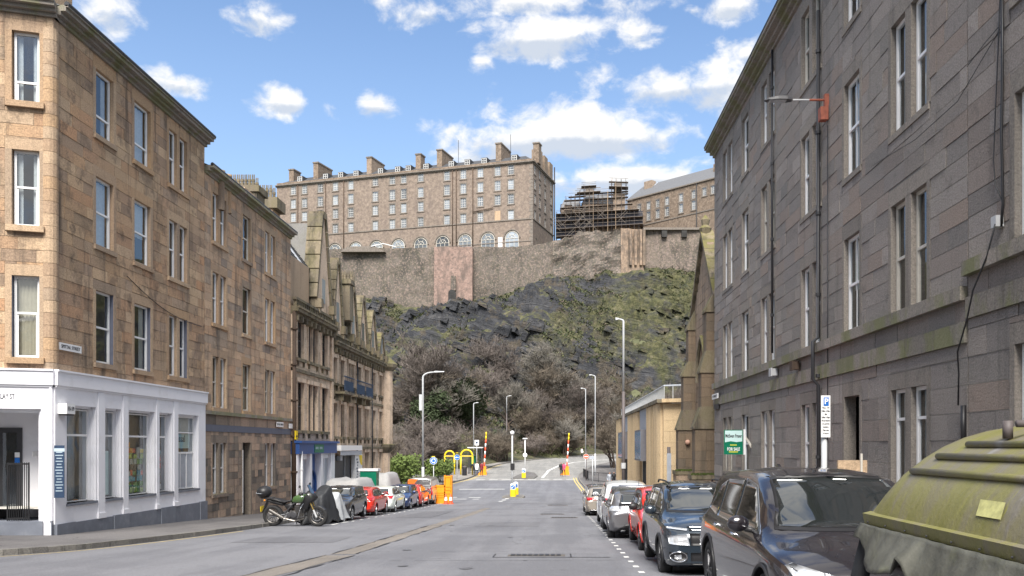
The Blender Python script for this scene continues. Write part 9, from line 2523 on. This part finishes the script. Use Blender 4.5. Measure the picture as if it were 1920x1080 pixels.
 for i in range(13):
  a = pi * i / 12;
  for j in range(2): e.v.append((xl - .02 + .06 - .16 * sin(a) * .9, y1 + .02 - .25 * (1 - cos(a)) * .2 - j * .02, ze - .10 - .55 * (i / 12)))
 b = MB().mat('cloth_dark'); b.cs = True; K = 16
 for i in range(K + 1):
  t_ = i / K; a = t_ * pi * .9
  x = xl - .02 - .14 * sin(a * .6); z = ze - .09 - .9 * t_
  b.v.append((x - .0, y1 + .03, z)); b.v.append((x + .14 - .05 * t_, y1 + .0 - .03 * sin(a), z + .05 * (1 - t_)))
 for i in range(K): b.face([2 * i, 2 * i + 1, 2 * i + 3, 2 * i + 2])
 o = b.build('side_flap', parent=R, org=og); md = o.modifiers.new('s', 'SOLIDIFY'); md.thickness = .015
 b = MB().mat('black'); b.hexa([(xl + .30, y0, z0 + .15), (xl + 1.9, y0, z0 + .15), (xl + 1.9, y1 - .1, z0 + .15), (xl + .30, y1 - .1, z0 + .15), (xl + .1, y0, ze - .22), (xl + 2.0, y0, ze - .22), (xl + 2.0, y1 - .03, ze - .22), (xl + .1, y1 - .03, ze - .22)]); b.build('bin_body', parent=R, org=og)
 b = MB().mat('cloth_dark'); b.box(xl + .06, xl + 2.0, y0, y1 - .01, ze - .24, ze - .20); b.build('body_rim', parent=R, org=og)
 b = MB().mat('cloth_dark'); b.box(xl + .12, xl + 1.98, y0, y1 - .05, ze - .199, ze + .0); b.build('throat', parent=R, org=og)
 b = MB().mat('lamp_dark'); b.cs = True; b.tube([(xl + .05, y1 - .05, ze - .3), (xl + .0, y1 - .05, ze - .30), (xl - .04, y0, ze - .31)], .028, 8); b.build('lift_bar', parent=R, org=og)
 for yy in (y0 + .3, y1 - .4):
  for xx in (xl + .45, xl + 1.7): b = MB().mat('rubber'); b.lathe([(.001, -.03), (.10, -.03), (.10, .03), (.001, .03)], (xx, yy, z0 + .1), 12, 'x'); b.build('castor', parent=R, org=og)
 hb = MB().mat('lamp_dark'); q = at(1905, 806, 5.2); hb.cs = True; hb.tube([(q.x - .05, 5.2, zt + .01), (q.x - .05, 5.2, zt - .1)], .03, 10); hb.tube([(q.x - .05, 5.1, zt - .01), (q.x + .3, 5.1, zt - .01)], .022, 8); hb.build('hinge', parent=R, org=og)
container()

# ================================================================ PEOPLE
def person(label, X, Y, z0, hgt, rz, top, legs, hair, pose='walk', group=None, bag=None):
 R = empty('person', (X, Y, z0), rz); tag(R, label, 'person', group); s = hgt / 1.75
 st = .16 if pose == 'walk' else .04
 J = dict(pel=(0, 0, .95), sp=(0, .01, 1.15), ch=(0, 0, 1.38), nk=(0, 0, 1.50), hd=(0, -.01, 1.62), ht=(0, -.01, 1.72),
   lh=(-.10, 0, .90), lk=(-.11, -st, .50), lf=(-.11, -st * .6 if pose == 'walk' else 0, .08), lt=(-.11, -st * .6 - .16, .04), rh=(.10, 0, .90), rk=(.11, st * .5, .50), rf=(.11, st * 1.7, .10), rtt=(.11, st * 1.7 - .14, .04),
   ls=(-.19, 0, 1.43), le=(-.25, st * .6, 1.15), lw=(-.26, st * .3 - .1, .90), lhd=(-.26, st * .3 - .14, .82), rs=(.19, 0, 1.43), re=(.25, -st * .5, 1.15), rw=(.26, -st - .12, .92), rhd=(.26, -st - .16, .84))
 E = [('pel', 'sp'), ('sp', 'ch'), ('ch', 'nk'), ('nk', 'hd'), ('hd', 'ht'), ('pel', 'lh'), ('lh', 'lk'), ('lk', 'lf'), ('lf', 'lt'), ('pel', 'rh'), ('rh', 'rk'), ('rk', 'rf'), ('rf', 'rtt'), ('ch', 'ls'), ('ls', 'le'), ('le', 'lw'), ('lw', 'lhd'), ('ch', 'rs'), ('rs', 're'), ('re', 'rw'), ('rw', 'rhd')]
 rad = dict(pel=.15, sp=.14, ch=.17, nk=.055, hd=.10, ht=.075, lh=.10, lk=.065, lf=.045, lt=.035, rh=.10, rk=.065, rf=.045, rtt=.035, ls=.08, le=.055, lw=.04, lhd=.035, rs=.08, re=.055, rw=.04, rhd=.035)
 ks = list(J); me = bpy.data.meshes.new('body'); me.from_pydata([tuple(c * s for c in J[k]) for k in ks], [(ks.index(a), ks.index(c)) for a, c in E], [])
 o = bpy.data.objects.new('body', me); COL.objects.link(o)
 sk = o.modifiers.new('skin', 'SKIN'); o.modifiers.new('sub', 'SUBSURF').levels = 1
 if not me.skin_vertices: me.attributes.new
 sv = me.skin_vertices[0].data if me.skin_vertices else None
 if sv is None: return R
 for i, k in enumerate(ks): sv[i].radius = (rad[k] * s, rad[k] * s * (.75 if k in ('pel', 'sp', 'ch') else 1)); sv[i].use_root = (k == 'pel')
 dg = bpy.context.evaluated_depsgraph_get(); m2 = bpy.data.meshes.new_from_object(o.evaluated_get(dg)); bpy.data.objects.remove(o)
 m2.materials.clear()
 for m in (top, legs, 'skin', hair): m2.materials.append(MT[m] if isinstance(m, str) else m)
 for p in m2.polygons:
  c = p.center / s; p.use_smooth = True
  p.material_index = 3 if (c.z > 1.66 or (c.z > 1.57 and c.y > -.02)) else 2 if (c.z > 1.50 or (c.z < .92 and abs(c.x) > .2)) else 0 if c.z > .86 else 1
 b = bpy.data.objects.new('body', m2); COL.objects.link(b); b.parent = R
 ct = MB().mat(top); ct.cs = True; ct.lathe([(.19 * s, .78 * s), (.18 * s, 1.0 * s), (.17 * s, 1.2 * s), (.20 * s, 1.40 * s), (.08 * s, 1.5 * s)], (0, 0, 0), 12); ct.build('coat', parent=R)
 if bag: bb = MB().mat(bag); bb.ball((0, .2 * s, 1.25 * s), .2 * s, 10, 8, (.8, .55, 1.2)); bb.build('rucksack', parent=R)
 return R
pinkm = plain('pink coat', (.55, .08, .16), .8); redm = plain('dark red trousers', (.18, .02, .03), .8)
Y = 108; zz_ = road_z(Y) + .14
person('walker in a pink coat and dark red trousers on the left pavement', px_x(824, Y), Y, zz_, 1.66, .4, pinkm, redm, 'curtain_tan')
person('walker in dark clothes just right of the one in the pink coat', px_x(833, Y), Y, zz_, 1.72, .3, 'black', 'navy', 'bark')
Y = 107
person('person in a white and navy top seen at the bus shelter', px_x(894, Y), Y, road_z(Y) + .14, 1.75, pi * .9, 'white', 'navy', 'bark', 'stand'); person('person in dark coat standing left of the bus shelter queue', px_x(888, Y + 2), Y + 2, road_z(Y) + .14, 1.7, pi, 'black', 'black', 'bark', 'stand'); person('person in dark red at the right end of the bus shelter queue', px_x(903, Y), Y, road_z(Y) + .14, 1.75, pi * .8, redm, 'black', 'black', 'stand')
Y = 108
person('person in a dark jacket left of the right hand barrier', px_x(1052, Y), Y, road_z(Y) + .1, 1.72, .2, 'black', 'black', 'black', bag='dark_frame'); person('person in a pinkish top beside the right hand barrier', px_x(1057, Y), Y, road_z(Y) + .1, 1.7, -.3, pinkm, 'black', 'bark')
Y = 72; person('person in pale top walking by the railings near the sandstone block', px_x(1143, 84), 84, road_z(84) + .14, 1.7, .5, 'lead', 'black', 'bark'); person('person in black beside the one in pale, by the sandstone block', px_x(1151, 84), 84, road_z(84) + .14, 1.75, .1, 'black', 'navy', 'black')
Y = 150; person('distant walker in white and black on the far verge', px_x(1091, 158), 158, road_z(158) + .2, 1.75, 1.2, 'white', 'black', 'bark')

# ================================================================ THE STREET BEHIND THE CAMERA (seen only in reflections)
def back_block(name, label, p0, p1, nrm, hgt, m):
 R = empty(name, (p0[0], p0[1], 0)); tag(R, label, 'building'); W = Wall(p0, p1, nrm, R); ops = []
 n = int(W.L / 3.2)
 for i in range(n):
  for z in (2.2, 5.6, 9.0, 12.2): ops.append(far_window(W, (i + .5) * W.L / n, z, 1.0, 2.0, nb=0, nv=0, trim='dressed_tan', dep=.15))
 flat_wall(W, -2, hgt, ops, m, 'wall'); W.part('cornice', 'stone_r_trim', [(0, W.L, hgt, hgt + .4, -.4, .4)])
 b = MB().mat(m); q0, q1 = W.T(0, 0, -9), W.T(W.L, 0, -9); b.poly([(q0[0], q0[1], -2), (q1[0], q1[1], -2), (q1[0], q1[1], hgt), (q0[0], q0[1], hgt)]); b.build('rear_wall', parent=R, org=W.org)
 b = MB().mat('slate'); a, c = W.T(0, hgt + .4, -.2), W.T(W.L, hgt + .4, -.2); e, f = W.T(W.L, hgt + 2.5, -6), W.T(0, hgt + 2.5, -6); b.poly([a, c, e, f]); b.build('roof', parent=R, org=W.org)
back_block('south_left_tenement', 'buff tenement across the side street, behind the camera on the left', (-14.5, -40), (-14.5, 8), (1, 0), 14, 'stone_l2')
back_block('south_right_tenement', 'grey tenement behind the camera on the right', (6.4, -40), (6.4, 1.9), (-1, 0), 13.6, 'stone_r')
back_block('south_end_tenement', 'tenement closing the street far behind the camera', (-30, -46), (24, -46), (0, 1), 13, 'stone_tan')
